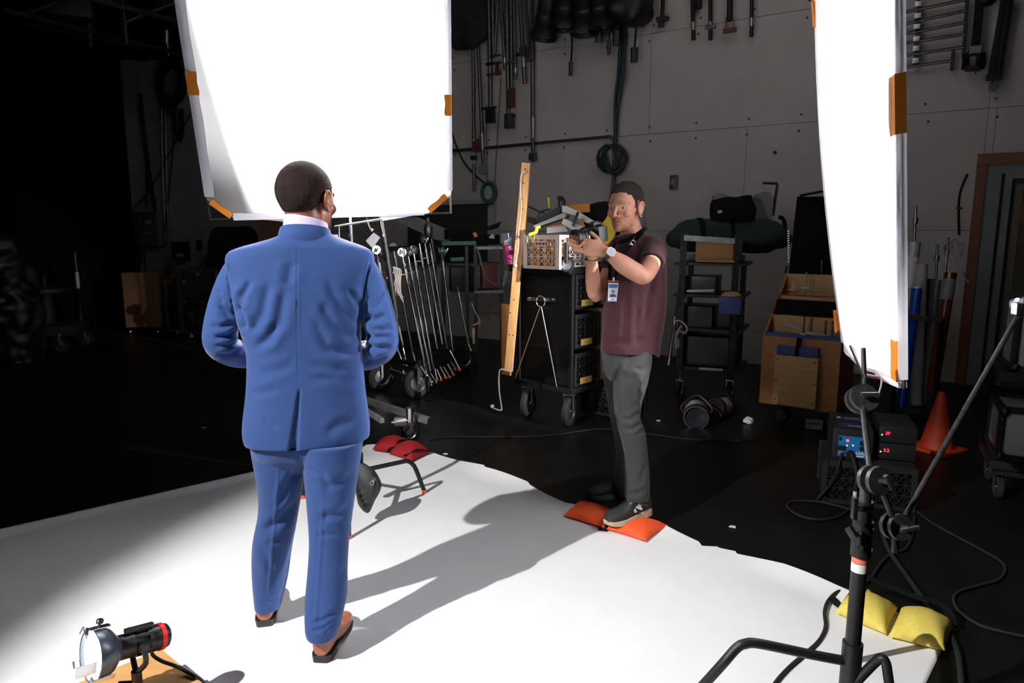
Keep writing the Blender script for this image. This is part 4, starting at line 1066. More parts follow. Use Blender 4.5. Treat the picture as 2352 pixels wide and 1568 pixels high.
tabq(sl2, [W(1, .60+.135*i/5) for i in range(6)], .05, cen, 'edge_tab'); tabq(sl2, [W(.985, .015+.10*i/5) for i in range(6)], .06, cen)
tabq(sl2, [W(-.005, .05+.06*i/5)+n*.02 for i in range(6)], .03, cen); tabq(sl2, [W(.02, .835+.06*i/5)+n*.02 for i in range(6)], .03, cen, 'edge_tab')
MB().tube([at(2008, 835, 2.75), at(2025, 870, 2.7), at(2018, 905, 2.55), at(2008, 920, 2.45)], .004, 6).build('tie_cord', m_rope, sl2)

# unseen lamp added outside the picture to brighten the side silk
lx = (V((1.5, 2.85, 1.75))-LSIDE).normalized(); lp = LSIDE-lx*.09
t = T('side_fill_lamp', 'unseen added lamp on a stand beyond the right edge, brightening the side silk', 'studio lamp', (lp.x, lp.y, 0))
MB().lathe([(0, -.3), (.12, -.28), (.14, -.1), (.14, .03), (.12, .02), (.1, 0), (0, -.01)], lp, lx, 28).build('housing', m_black, t)
MB().cyl((lp.x, lp.y, .01), (lp.x, lp.y, 2.47), .02).cyl((lp.x, lp.y, .005), (lp.x, lp.y, .02), .35).build('column', m_dsteel, t)
spill_blades(t, LSIDE, [W(0, .07), W(1, .06), W(1, 1.0), W(0, 1.0)], .45, 3.6)
# ---- near right C-stand
hub = V((1.06, 1.95, 0))
st = T('c_stand', 'black C-stand standing on the paper at the lower right, nearest the camera', 'light stand', hub)
def q(px, py, d=1.95): return at(px, py, d)
lg = MB().tube([q(1945, 1518), q(1860, 1502, 1.955), q(1745, 1478, 1.96), q(1712, 1478, 1.96), q(1690, 1490, 1.96), q(1650, 1535, 1.955), V((.49, 1.99, .012))], .0155, 12, 5); lg.build('leg', m_black, st)
lg = MB().tube([q(1962, 1570, 1.93), q(2005, 1525, 1.92), q(2022, 1512, 1.91), q(2034, 1520, 1.90), q(2042, 1568, 1.88), V((1.16, 1.80, .012))], .0145, 12, 5); lg.build('leg', m_black, st)
lg = MB().tube([hub+V((0, .0, .36)), hub+V((.13, .24, .36)), hub+V((.17, .31, .32)), hub+V((.22, .40, .012))], .0145, 12, 5); lg.build('leg', m_black, st)
zc = lambda px, py: q(px, py).z
def col(z0, z1, r): return MB().cyl(hub+V((0, 0, z0)), hub+V((0, 0, z1)), r, n=20)
zt_ = zc(2003, 1140)
col(.03, zc(1958, 1475), .030).build('hub_casting', m_black, st)
col(zc(1962, 1480), zc(1985, 1262), .0225).build('column', m_black, st)
col(zc(1985, 1275), zc(1993, 1195), .029).cyl(hub+V((0, 0, zc(1987, 1240))), hub+V((-.03, -.05, zc(1987, 1240))), .009).build('collar', m_black, st)
col(zc(1992, 1200), zc(1999, 1150), .024).build('collar', m_black, st)
col(zc(1996, 1160), zt_+.06, .017).build('riser', m_dsteel, st)
k1 = q(1972, 1226, 1.9); MB().cyl(q(1985, 1226, 1.93), k1, .008).box2(q(1948, 1210, 1.9), q(1964, 1236, 1.88), .016, .022, bev=.006).build('knob', m_blackp, st)
MB().cyl(q(1996, 1170, 1.93), q(1975, 1168, 1.9), .009).box2(q(1964, 1140, 1.89), q(1961, 1192, 1.89), .014, .02, bev=.006).build('knob', m_blackp, st)
sg = MB().lathe([(.0232, zc(1977, 1310)), (.0232, zc(1979, 1290))], hub, (0, 0, 1), 24).build('sticker', m_white, st)
MB().lathe([(.0232, zc(1979, 1289)), (.0232, zc(1982, 1269))], hub, (0, 0, 1), 24).build('sticker', M('faded_red_sticker', rgb(226, 110, 92), .5), st)
b = MB()
for dz in (1262, 1213): b.ell(q(2003 if dz > 1250 else 2006, dz, 1.93), .004)
b.build('rivet', m_chrome, st)
m_disc = M('scuffed_black_metal', rgb(40, 40, 41), .5, .1, var=.5, scale=50)
p1 = q(2008, 1102, 1.93); grip_head(st, p1, V((.25, -.9, .2)), V((.5, .1, -.8)), m_disc, r=.042)
p2 = at(1979, 916, 2.2)
MB().cyl(p1+V((0, .02, .0)), p2, .0095).build('grip_arm', m_disc, st)
grip_head(st, p2, V((0, -.85, .5)), V((1, 0, 0)), m_disc, r=.046)
MB().cyl(p2, at(1985, 862, 2.3), .008).cyl(at(1985, 862, 2.3), at(1955, 795, 2.95), .008).cyl(at(1985, 862, 2.3), at(1983, 800, 2.35), .008).cyl(at(1984, 862, 2.3), at(2012, 866, 2.5), .007).build('grip_arm', m_black, st)
MB().box(at(2012, 866, 2.5), (.02, .02, .012), 0, .003).build('clip', M('pink_clip', rgb(236, 110, 110), .5), st)
p3 = at(2058, 1208, 1.98)
MB().cyl(q(2024, 1120, 1.95), p3, .009).cyl(p3, at(2056, 1268, 1.98), .011).build('grip_arm', m_disc, st)
grip_head(st, p3, V((.2, -.9, .25)), V((1, 0, .2)), m_disc, r=.04)
p4 = at(2345, 712, 2.35)
MB().cyl(at(2058, 1222, 1.96), p4, .0085).build('grip_arm', m_disc, st)
grip_head(st, p4+V((0, 0, .02)), V((.3, -.9, .3)), V((0, .3, 1)), m_dsteel, r=.026)
MB().box2(at(2336, 695, 2.33), at(2334, 722, 2.33), .02, .03, bev=.006).build('wing_nut', m_steel, st)

# ---- cables on the floor
def cable(label, pts, r=.006, mat=None, name='power_cable', z=None, cat='cable', group=None):
    P = [gnd(p[0], p[1], (p[2] if len(p) > 2 else r+.003)) for p in pts]
    c = P[0].copy()
    o = MB().tube(P, r, 8, 6).build(name, mat or m_rubber, loc=c, smooth=180); return tag(o, label, cat, group)
cable('black cable running from the stand across the white paper beside the yellow bag', [(2100, 1185), (2098, 1215), (2082, 1258), (2045, 1272), (2018, 1300), (1998, 1330), (1962, 1349), (1926, 1358, .02), (1903, 1378, .02), (1894, 1405, .015), (1896, 1440, .012), (1880, 1472, .012), (1850, 1500, .012), (1815, 1530, .012), (1785, 1562, .012), (1760, 1600, .012)], .0075)
cable('loop of black cable on the floor left of the milk crate ballast stand', [(1968, 1100, .16), (1972, 1128, .08), (1965, 1150, .02), (1940, 1178), (1900, 1192), (1855, 1190), (1820, 1175), (1808, 1158), (1830, 1150), (1880, 1152), (1930, 1163), (1958, 1172), (1990, 1185)], .0075)
cable('dark cable curving in an S over the floor at the right edge', [(2104, 1172), (2140, 1200), (2190, 1228), (2250, 1260), (2300, 1290), (2308, 1312), (2290, 1332), (2240, 1346), (2202, 1358), (2190, 1378), (2205, 1405), (2250, 1435), (2310, 1452), (2360, 1462)], .0065)
cable('thick black cable passing behind the yellow sandbag to the lower right corner', [(2020, 1200), (2040, 1260), (2085, 1325), (2135, 1395), (2178, 1450), (2200, 1500), (2210, 1580)], .011)
cable('thin dark cable lying far out on the black floor behind the red sandbag', [(985, 1010), (1040, 1003), (1150, 1003), (1260, 1000), (1380, 985), (1480, 995), (1600, 1010), (1740, 1012)], .006)

# ---- HMI head on an apple box, lower left
e1 = V((.78, -.63, 0)).normalized(); e2 = V((-.70, -.71, 0)).normalized()
cor = gnd(371, 1490, .105)
bx = T('apple_box', 'wooden apple box under the glowing lamp at the lower left', 'box', V((cor.x, cor.y, 0))+(e1*.26+e2*.2))
RBx = Matrix((e1, -e2, V((0, 0, 1)))).transposed()
cb = V((cor.x, cor.y, 0))+e1*.26+e2*.2
MB().box(cb+V((0, 0, .096)), (.52, .4, .018), RBx, .003).build('top_board', M('honey_plywood', rgb(196, 146, 92), .5, var=.1, scale=4, stretch=(2, 9, 1)), bx)
MB().box(cb+V((0, 0, .046)), (.505, .385, .084), RBx, .002).build('sides', m_pine, bx)
lc = gnd(300, 1492, .30)
rear = at(386, 1456, 2.12); front = at(205, 1507, 1.93)
ax = (front-rear).normalized(); Ln = (front-rear).length
lamp = T('glowing_lamp', 'small glowing lamp head with a red ring, on the apple box', 'studio lamp', V((lc.x, lc.y, .1)))
up = V((0, 0, 1)); up = (up-ax*up.dot(ax)).normalized(); sd = ax.cross(up)
MB().lathe([(0, 0), (.030, .002), (.038, .008), (.041, .02), (.042, .055), (.041, .058), (.041, .075)], rear, ax, 32).build('rear_cap', m_blackp, lamp)
MB().lathe([(.0425, .022), (.044, .022), (.044, .036), (.0425, .036)], rear, ax, 32).build('red_ring', M('red_ring', rgb(225, 32, 30), .4), lamp)
MB().lathe([(.041, .06), (.036, .075), (.036, .115), (.039, .118), (.039, .165), (.037, .17)], rear, ax, 32).build('barrel', m_blackp, lamp)
b = MB()
for k in range(10):
    a = 2*PI*k/10; d_ = up*math.cos(a)+sd*math.sin(a); b.box(rear+ax*.085+d_*.038, (.05, .012, .008), Matrix((ax, sd*math.cos(a)-up*math.sin(a), d_)).transposed(), .002)
b.build('cooling_fins', m_blackp, lamp)
m_gun = M('gunmetal_housing', rgb(84, 88, 100), .3, .5, var=.1)
MB().lathe([(.037, .160), (.044, .168), (.066, .186), (.078, .205), (.082, .23), (.082, Ln-.004), (.076, Ln-.004), (.073, Ln-.02)], rear, ax, 40).build('reflector_housing', m_gun, lamp)
MB().lathe([(.075, Ln-.022), (.066, Ln-.012), (0, Ln-.006)], rear, ax, 40).build('lens', M('glowing_lens', (1, 1, 1), .3, emit=(.95, .98, 1), es=9), lamp)
m_clip = M('brushed_aluminium', (.75, .76, .78), .3, 1.0, var=.05)
for a in (0.0, 2.2, -2.2):
    d_ = up*math.cos(a)+sd*math.sin(a); b = MB().box(rear+ax*(Ln-.02)+d_*.085, (.062, .022, .004), Matrix((ax, d_.cross(ax), d_)).transposed(), .0015)
    b.box(rear+ax*(Ln+.012)+d_*.080, (.006, .022, .018), Matrix((ax, d_.cross(ax), d_)).transposed(), .001); b.build('lens_clip', m_clip, lamp)
pt = rear+ax*(Ln-.02)+up*.087; MB().cyl(pt, pt+up*.012, .004).lathe([(0, .012), (.010, .012), (.011, .02), (.008, .024), (0, .024)], pt, up, 12).build('clip_knob', m_blackp, lamp)
pt = rear+ax*(Ln+.012)+up*.06; MB().tube([pt, pt+ax*.012+up*.03, pt+ax*.016+up*.04-sd*.004, pt+ax*.022+up*.02], .002, 6).build('safety_wire', m_dsteel, lamp)
for sg_ in (1,): 
    pt = rear+ax*(Ln+.005)+sd*-.03; MB().box(rear+ax*(Ln+.03)-up*.01-sd*.06, (.055, .003, .036), Matrix((ax, sd, up)).transposed(), .001).build('ear', m_clip, lamp)
MB().box(rear+ax*.1+up*.05, (.09, .016, .014), Matrix((ax, sd, up)).transposed(), .004).cyl(rear+ax*.13+up*.04, rear+ax*.13+up*.058, .006).build('top_rail', m_blackp, lamp)
yk = rear+ax*.10; base = V((yk.x+.0, yk.y-.02, .107))
b = MB(); b.tube([yk+sd*.045-up*.005, yk+sd*.048-V((0, 0, .06)), base+V((.0, 0, .075)), base+V((0, 0, .06))], .009, 8); b.tube([yk-sd*.045, yk-sd*.05-V((0, 0, .05)), base+V((0, 0, .08)), base+V((0, 0, .06))], .009, 8)
b.build('yoke', m_blackp, lamp)
for q_ in (1, -1): MB().cyl(yk+sd*q_*.038, yk+sd*q_*.058, .014).build('tilt_knob', m_blackp, lamp)
MB().cyl(base-V((0, 0, .001)), base+V((0, 0, .09)), .016).cyl(base-V((0, 0, .001)), base+V((0, 0, .012)), .04).cyl(base+V((0, 0, .05)), base+V((-.05, -.02, .06)), .006).build('stand_pin', m_blackp, lamp)
MB().tube([rear+ax*.05-up*.04, at(352, 1505, 2.1), at(372, 1518, 2.1), at(400, 1528, 2.09), gnd(425, 1540, .12), gnd(452, 1556, .11), gnd(470, 1572, .06), gnd(480, 1590, .012)], .006, 8, 5).build('power_lead', m_rubber, lamp)
# ================================================================== carts and gear in the mid ground
UP = V((0, 0, 1))
def frame3(e1): e1 = V((e1.x, e1.y, 0)).normalized(); return e1, V((-e1.y, e1.x, 0))
def caster(parent, p, r, az, w_=.035, name='caster', rim=None):
    """wheel standing at ground point p; az: rolling direction"""
    p = V((p.x, p.y, 0)); d = V((math.cos(az), math.sin(az), 0)); a = V((-d.y, d.x, 0)); c = p+UP*r
    o = MB().lathe([(r*.58, -w_*.5), (r*.85, -w_*.55), (r, -w_*.3), (r, w_*.3), (r*.85, w_*.55), (r*.58, w_*.5)], c, a, 28).build(name, m_rubber, parent)
    MB().lathe([(0, -w_*.62), (r*.16, -w_*.62), (r*.18, -w_*.4), (r*.5, -w_*.3), (r*.6, -w_*.5), (r*.6, w_*.5), (r*.5, w_*.3), (r*.18, w_*.4), (r*.16, w_*.62), (0, w_*.62)], c, a, 24).build('hub', rim or m_steel, o)
    b = MB()
    for q in (-1, 1): b.box2(c+a*q*w_*.8, c+a*q*w_*.8+UP*(r+.02), .03, .004, up=a)
    b.box(c+UP*(r+.022), (.05, w_*2, .008), az).cyl(c+UP*(r+.022), c+UP*(r+.05), .014); b.build('fork', m_steel, o); return o
def crate_mesh(o, e1, e2, sx, sy, sz, slats=True, dens=1):
    """open lattice crate, o = lower front left corner"""
    b = MB(); P = lambda x, y, z: o+e1*x+e2*y+UP*z
    R = Matrix((e1, e2, UP)).transposed(); t = .012
    for x in (0, sx):
        for y in (0, sy): b.box(P(x, y, sz/2), (.03, .03, sz), R, .004)
    for z in (t, sz*.93):
        hh = .026 if z < sz/2 else .036
        for y in (0, sy): b.box(P(sx/2, y, z), (sx, .014, hh), R)
        for x in (0, sx): b.box(P(x, sy/2, z), (.014, sy, hh), R)
    b.box(P(sx/2, sy/2, .006), (sx, sy, .008), R)
    n = 5*dens; rows = 3
    def face(F, L):
        for k in range(n):
            a0 = L*k/n; a1 = L*(k+1)/n
            for zz in range(rows):
                z0 = .03+(sz*.86-.03)*zz/rows; z1 = .03+(sz*.86-.03)*(zz+1)/rows
                b.box2(F(a0, z0), F(a1, z1), .004, .005); b.box2(F(a1, z0), F(a0, z1), .004, .005)
        for zz in range(1, rows):
            z = .03+(sz*.86-.03)*zz/rows; b.box2(F(0, z), F(L, z), .005, .006)
        for k in range(1, n): b.box2(F(L*k/n, .02), F(L*k/n, sz*.9), .005, .006)
    face(lambda a, z: P(a, -.004, z), sx); face(lambda a, z: P(sx+.004, a, z), sy); face(lambda a, z: P(-.004, a, z), sy); face(lambda a, z: P(a, sy+.004, z), sx)
    # hand hole plates
    for y in (-.006, sy+.006):
        b.box(P(sx/2, y, sz*.80), (.14, .012, .012), R); b.box(P(sx/2, y, sz*.68), (.14, .012, .01), R)
        for x in (-.07, .07): b.box(P(sx/2+x, y, sz*.74), (.012, .012, sz*.13), R)
    return b
def slab(name, mat, c, size, R, parent=None, label=None, cat=None, bev=.003, group=None, loc=True):
    o = MB().box(c, size, R, bev).build(name, mat, parent, loc=(None if parent else V(c)-UP*size[2]/2))
    if label: tag(o, label, cat, group)
    return o

# ---- milk crate cart
Fr = gnd(1310, 985); e1, e2 = frame3(gnd(1290, 973)-gnd(1178, 947)); Rc = Matrix((e1, e2, UP)).transposed()
Wc, Lc, zd, ztp = .60, 1.0, .33, 1.305
O = Fr - e1*Wc
P = lambda x, y, z: O+e1*x+e2*y+UP*z
ct = T('equipment_cart', 'black equipment cart full of milk crates, a pine plank across its end panel', 'cart', P(Wc/2, Lc/2, 0))
for x in (.02, Wc-.02):
    for y in (.02, Lc-.02): MB().box(P(x, y, (zd+ztp)/2), (.035, .035, ztp-zd+.04), Rc, .003).build('post', m_black, ct)
slab('end_panel', M('black_painted_board', rgb(12, 12, 12), .65, var=.2, spec=.2), P(Wc/2, .03, (zd+ztp)/2), (Wc-.05, .018, ztp-zd-.04), Rc, ct)
slab('deck', m_black, P(Wc/2, Lc/2, zd-.02), (Wc, Lc, .05), Rc, ct)
MB().box2(P(0, Lc/2, zd-.012), P(Wc, Lc/2, zd-.012), .005, .005).build('edge_strip', m_dsteel, ct)
b = MB()
for x0, y0, x1, y1 in ((-.03, -.05, Wc+.01, -.05), (Wc, -.05, Wc, Lc), (-.02, -.05, -.02, Lc), (-.03, Lc, Wc+.01, Lc)): b.box2(P(x0, y0, ztp), P(x1, y1, ztp), .02, .055)
b.box(P(Wc/2, Lc/2, ztp-.01), (Wc, Lc, .02), Rc); b.build('top_tray', m_blackp, ct)
for z in (.66, .985): slab('shelf', m_black, P(Wc*.5, Lc/2, z), (Wc-.04, Lc-.04, .014), Rc, ct)
slab('centre_board', m_black, P(Wc*.42, Lc/2, (zd+ztp)/2), (.012, Lc-.06, ztp-zd-.04), Rc, ct)
for x, y in ((.09, .06), (Wc-.06, .06), (.09, Lc-.08), (Wc-.06, Lc-.08)): caster(ct, P(x, y, 0), .125, math.atan2(e2.y, e2.x)+.25, .05, rim=m_dsteel)
rg = P(Wc*.47, -.0, 0); rgp = at(1242, 692, 5.62)
b = MB(); rg_pts = [rgp+e1*.045*math.cos(2*PI*k/14)+UP*.045*math.sin(2*PI*k/14) for k in range(14)]; b.tube(rg_pts, .006, 6, 2, True).build('ring', m_chrome, ct)
MB().cyl(rgp-UP*.045-e1*.004, at(1184, 868, 5.82), .0055).build('stay_rod', m_chrome, ct); MB().cyl(rgp-UP*.045+e1*.006, at(1279, 888, 5.56), .0055).build('stay_rod', m_chrome, ct)
MB().box2(at(1212, 686, 5.70), at(1275, 689, 5.56), .012, .03).build('hasp', m_dsteel, ct)
for x, y, d in ((1217, 684, 5.66), (1270, 687, 5.53)): MB().ell(at(x, y, d), .008).build('bolt', m_chrome, ct)
# crates in the open side
m_bcr = M('black_crate_plastic', rgb(27, 27, 29), .55, var=.15, spec=.3)
for i, (z, lb, lab) in enumerate(((.995, 'top', (1333, 701)), (.67, 'middle', (1327, 777)), (.345, 'bottom', (1322, 857)))):
    o = P(Wc-.335, .06, z)
    t = T('milk_crate', 'black milk crate with a yellow label in the %s row of the equipment cart' % lb, 'crate', o+e1*.16+e2*.16, 'labelled black milk crates')
    crate_mesh(o, e1, e2, .325, .325, .275, dens=1).build('body', m_bcr, t, smooth=0)
    pl = P(Wc+.006, .20, z+.04)
    Rl = Matrix((e2, UP, e1)).transposed()
    lb_ = MB().box(pl, (.16, .052, .004), Rl).build('label_card', m_yel, t)
    put_text(('CLAMPS', 'ADAPTERS', 'CABLES')[i] if False else '-----', .03, pl+e1*.003, Rl, m_ink, lb_)
for i, (z0, z1, y0, lb) in enumerate(((1.0, 1.16, .45, 'topmost of its stack'), (.78, .965, .44, 'second from the top'), (.56, .765, .44, 'third from the top'), (.345, .55, .45, 'lowest of its stack'))):
    slab('wooden_box', m_wood if i != 2 else m_card, P(Wc-.16, y0+.14, (z0+z1)/2), (.3, .30, z1-z0), Rc, None, 'tan wooden box beside the black crates, %s' % lb, 'box', .004, 'wooden boxes in the cart')
o = P(Wc-.1, .48, .02)
t = T('milk_crate', 'black milk crate with a yellow label low on the floor beyond the cart wheel', 'crate', o+e1*.16+e2*.16, 'labelled black milk crates')
crate_mesh(o, e1, e2, .32, .32, .26).build('body', m_bcr, t, smooth=0)
Rl = Matrix((e2, UP, e1)).transposed(); MB().box(o+e1*.328+e2*.14+UP*.14, (.13, .055, .004), Rl).build('label_card', m_yel, t)
# plank tied to the end of the cart
pt_, pb_ = at(1209, 374, 5.60), at(1168, 852, 5.72)
pk = T('pine_plank', 'tall pine plank leaning on the end of the black equipment cart', 'plank', V((pb_.x, pb_.y, pb_.z)))
pn = (V((0, 0, CAM_Z))-pt_); pn.z = 0; pn.normalize()
MB().box2(pb_, pt_, .068, .035, up=pn+V((-.25, 0, 0)), bev=.002).build('board', m_pine, pk)
b = MB()
for x, y in ((1207, 388), (1202, 420), (1198, 456), (1200, 480), (1180, 688), (1172, 718), (1170, 768), (1178, 770)): b.ell(at(x, y, 5.58), .006, seg=8, ring=6)
b.build('nail_hole', m_ink, pk)
rp = MB().tube([at(1209, 390, 5.56), at(1205, 396, 5.55), at(1197, 401, 5.55), at(1195, 440, 5.57), at(1197, 480, 5.57), at(1191, 530, 5.58), at(1190, 570, 5.58), at(1184, 600, 5.58), at(1183, 609, 5.57)], .007, 7).ell(at(1183, 610, 5.56), .018).build('tied_rope', m_rope, loc=at(1183, 610, 5.56)); tag(rp, 'pale rope tied along the left side of the pine plank', 'rope')
rp = MB().tube([at(1176, 834, 5.62), at(1177, 846, 5.61), at(1166, 850, 5.61), at(1150, 848, 5.62), at(1146, 862, 5.62), at(1147, 900, 5.64), at(1152, 935, 5.7), at(1150, 942, 5.7), at(1136, 938, 5.75), at(1130, 935, 5.75)], .006, 7).ell(at(1131, 933, 5.75), .018).build('rope', m_rope, loc=at(1150, 940, 5.7)); tag(rp, 'pale rope hanging from the foot of the pine plank to the floor', 'rope')
slab('plywood_sheet', m_woodor, at(1163, 780, 5.85), (.10, .02, .62), Rc, None, 'narrow orange plywood edge showing behind the pine plank', 'plywood')

# ---- things on top of the cart
zt = ztp+.012
oc = at(1207, 606, 5.60); oc.z = zt
m_beige = M('beige_crate_plastic', rgb(188, 172, 160), .6, var=.08)
bcw = .345
t = T('milk_crate', 'beige lattice milk crate full of wood offcuts on top of the equipment cart', 'crate', oc+e1*.17+e2*.17)
crate_mesh(oc, e1, e2, bcw, .34, .27).build('body', m_beige, t, smooth=0)
MB().box(oc+e1*.02+e2*-.012+UP*.13, (.016, .006, .26), Rc).box(oc+e1*(bcw-.02)+e2*-.012+UP*.13, (.016, .006, .26), Rc).build('corner_rib', m_beige, t)
MB().box(oc+e1*.09-e2*.014+UP*.245, (.03, .004, .075), Rc @ Matrix.Rotation(.15, 3, 'Y')).build('tape_tag', M('pale_tape', rgb(206, 184, 112), .8), t)
offs = [(.05, .06, .05, .22), (.10, .05, .04, .24), (.155, .07, .05, .2), (.21, .05, .035, .25), (.26, .06, .05, .22), (.30, .07, .03, .2), (.08, .18, .06, .2), (.2, .2, .08, .22)]
for i, (x, y, w_, h) in enumerate(offs):
    slab('wood_offcut', M('orange_offcut', rgb(186, 118, 52), .7, var=.2), oc+e1*x+e2*y+UP*(.014+h/2), (w_, .03, h), Rc, None, 'orange wood offcut standing in the beige crate, %s' % ('at the left end', 'second from the left end', 'third from the left, by the hand hole', 'in the middle of the front row', 'second from the right end', 'at the right end', 'at the back left', 'at the back right')[i], 'wood', .002, 'offcuts in the beige crate')
for i, (x, z) in enumerate(((.20, .15), (.275, .16))):
    slab('yellow_tag', M('lemon_tag', rgb(222, 206, 40), .6), oc+e1*x-e2*.004+UP*z, (.03, .004, .026), Rc, None, 'small yellow tag behind the lattice of the beige crate, %s one' % ('left', 'right')[i], 'tag', .001)
dz = 5.75
def flat(name, label, cat, pts, mat, th=.02, d=dz, group=None):
    P_ = [at(x, y, d+(q[0] if q else 0)) for x, y, *q in pts]
    c = sum(P_, V())/len(P_)
    o = MB().prism(P_, V((.2, 1, 0)).normalized()*th).build(name, mat, loc=c, smooth=0); return tag(o, label, cat, group)
m_lgrey = M('light_grey_laminate', rgb(170, 170, 172), .5, var=.05)
flat('tray', 'light grey tray edge slanting up over the beige crate', 'tray', [(1225, 518, .0), (1296, 488, .0), (1301, 494, .0), (1299, 499, 0), (1228, 523, .0)], m_lgrey, .25)
flat('black_case', 'black folded stand case lying on the grey tray', 'case', [(1231, 504), (1280, 475), (1292, 474), (1294, 487), (1232, 516)], m_blackp, .2, 5.82)
MB().tube([at(1214, 474, 5.8), at(1240, 486, 5.8), at(1252, 490, 5.8)], .008, 6).tube([at(1234, 500, 5.8), at(1243, 486, 5.8), at(1264, 480, 5.8)], .007, 6).build('handle_rods', m_black, loc=at(1240, 486, 5.8)); tag(bpy.context.scene.objects['handle_rods'], 'thin black rods sticking out left of the folded case', 'rod')
flat('white_strip', 'white bent plastic strip running down from the C-clamp to the yellow disc', 'strip', [(1291, 472), (1300, 473), (1330, 486), (1365, 508), (1375, 516), (1372, 524), (1340, 508), (1318, 494), (1291, 487)], m_white, .03, 5.72)
b = MB(); b.tube([at(1281, 458, 5.85), at(1286, 455, 5.85), at(1291, 457, 5.85), at(1294, 463, 5.85), at(1294, 478, 5.85)], .018, 8); b.cyl(at(1284, 460, 5.85), at(1284, 477, 5.85), .009); tag(b.build('c_clamp', m_black, loc=at(1288, 476, 5.85)), 'black C-clamp standing up behind the white strip', 'clamp')
tag(MB().cyl(at(1260, 454, 5.9), at(1262, 480, 5.9), .009, n=6).build('pencil', M('lime_pencil', rgb(190, 190, 50), .5), loc=at(1262, 480, 5.9)), 'yellow pencil shaped stick standing up behind the grey tray', 'stick')
flat('orange_box', 'orange flat box behind the white strip on the cart', 'box', [(1304, 471), (1354, 467), (1355, 487), (1320, 488)], M('orange_card', rgb(196, 132, 40), .7), .12, 5.95)
flat('brown_board', 'dark brown board end sticking out behind the pine plank', 'board', [(1212, 497), (1236, 504), (1226, 515), (1212, 510)], M('dark_brown_wood', rgb(88, 52, 38), .7), .1, 5.9)
flat('white_card', 'white perforated card lying at a slant above the crate edge', 'card', [(1294, 501), (1340, 521), (1334, 529), (1320, 530), (1290, 513)], m_white, .015, 5.62)
flat('grey_board', 'pale grey board lying on the left end of the beige crate pile', 'board', [(1256, 522), (1294, 514), (1305, 531), (1256, 536)], m_lgrey, .1, 5.65)
flat('orange_cloth', 'orange leather scrap on the pale grey board', 'cloth', [(1258, 520), (1294, 513), (1296, 517), (1262, 522)], M('rust_leather', rgb(170, 96, 40), .7), .05, 5.64)
b = MB(); b.box2(at(1328, 487, 5.6), at(1316, 519, 5.58), .022, .02, up=(0, -1, 0), bev=.003); tag(b.build('spring_clamp', m_blackp, loc=at(1316, 519, 5.58)), 'black spring clamp stick standing in the white card', 'clamp')
flat('wood_wedge', 'pair of tan wood wedges behind the black clamp stick', 'wood', [(1326, 505), (1336, 501), (1346, 525), (1332, 522)], m_wood, .05, 5.68)
dc = at(1372, 528, 5.95); 
tag(MB().lathe([(.0, -.012), (.17, -.012), (.175, 0), (.17, .012), (.11, .014), (.0, .012)], dc, V((-.45, -.85, .3)), 40).build('yellow_disc', M('yellow_plastic_disc', rgb(214, 180, 34), .45), loc=dc-UP*.15), 'large yellow plastic disc standing behind the camera of the photographer', 'disc')
bk = at(1388, 505, 6.05); tag(MB().ell(bk, (.22, .12, .16)).build('cable_drum', m_blackcl, loc=bk-UP*.16), 'black rounded bag behind the yellow disc', 'bag')
b = MB(); tp = [at(1214, 540, 5.52), at(1232, 533, 5.5), at(1240, 519, 5.52)]
flat('yellow_tape', 'yellow tape loop hooked over the left corner of the beige crate', 'tape', [(1214, 536), (1228, 531), (1232, 519), (1240, 518), (1241, 523), (1236, 526), (1233, 536), (1216, 542)], M('lemon_tag'), .03, 5.5)
flat('grey_upright', 'grey box edge standing beside the neck of the photographer', 'box', [(1476, 474), (1483, 473), (1482, 522), (1474, 520)], M('mid_grey', rgb(100, 100, 104), .6), .1, 6.1)
wc_ = at(1301, 607, 5.40); wl_ = T('spare_caster', 'spare black caster wheel with upright stem in front of the beige crate', 'wheel', wc_-UP*.06)
nv = V((-.15, -1, .1)).normalized()
MB().lathe([(.042, -.018), (.056, -.02), (.064, -.01), (.064, .01), (.056, .02), (.042, .018)], wc_, nv, 28).build('tire', m_rubber, wl_)
MB().lathe([(0, -.012), (.012, -.02), (.014, .0), (.044, .004), (.046, .018), (.040, .018), (.038, .006), (0, .008)], wc_, nv, 28).build('rim', m_steel, wl_)
MB().cyl(wc_+nv*.03+UP*.01, wc_+nv*.03+UP*.165, .018).build('stem', m_blackp, wl_)
# spray can in a clear sleeve, left of the plank
cp = at(1172, 606, 5.9); cq = at(1162, 536, 5.9); ax_ = (cq-cp).normalized(); Hc = (cq-cp).length
t = T('spray_bottle', 'pink bottle with white cap in a clear bag left of the pine plank', 'bottle', cp)
MB().lathe([(0, 0), (.036, .002), (.036, Hc*.58), (.028, Hc*.62), (0, Hc*.62)], cp, ax_, 24).build('bottle', M('magenta_plastic', rgb(190, 40, 120), .3), t)
MB().lathe([(0, Hc*.62), (.028, Hc*.62), (.03, Hc*.76), (.016, Hc*.8), (0, Hc*.8)], cp, ax_, 20).build('cap', m_white, t)
b = MB().lathe([(.048, 0), (.05, Hc*.5), (.046, Hc), (.02, Hc*1.02)], cp, ax_, 20).build('clear_bag', M('clear_film', rgb(220, 222, 226), .15, trans=.9, alpha=.35), t)
MB().box(cp+ax_*Hc*.75+V((.03, -.045, 0)), (.02, .002, .07), basis(V((1, 0, 0)), V((0, 1, 0)))).build('print', M('blue_print', rgb(60, 70, 150), .5), t)

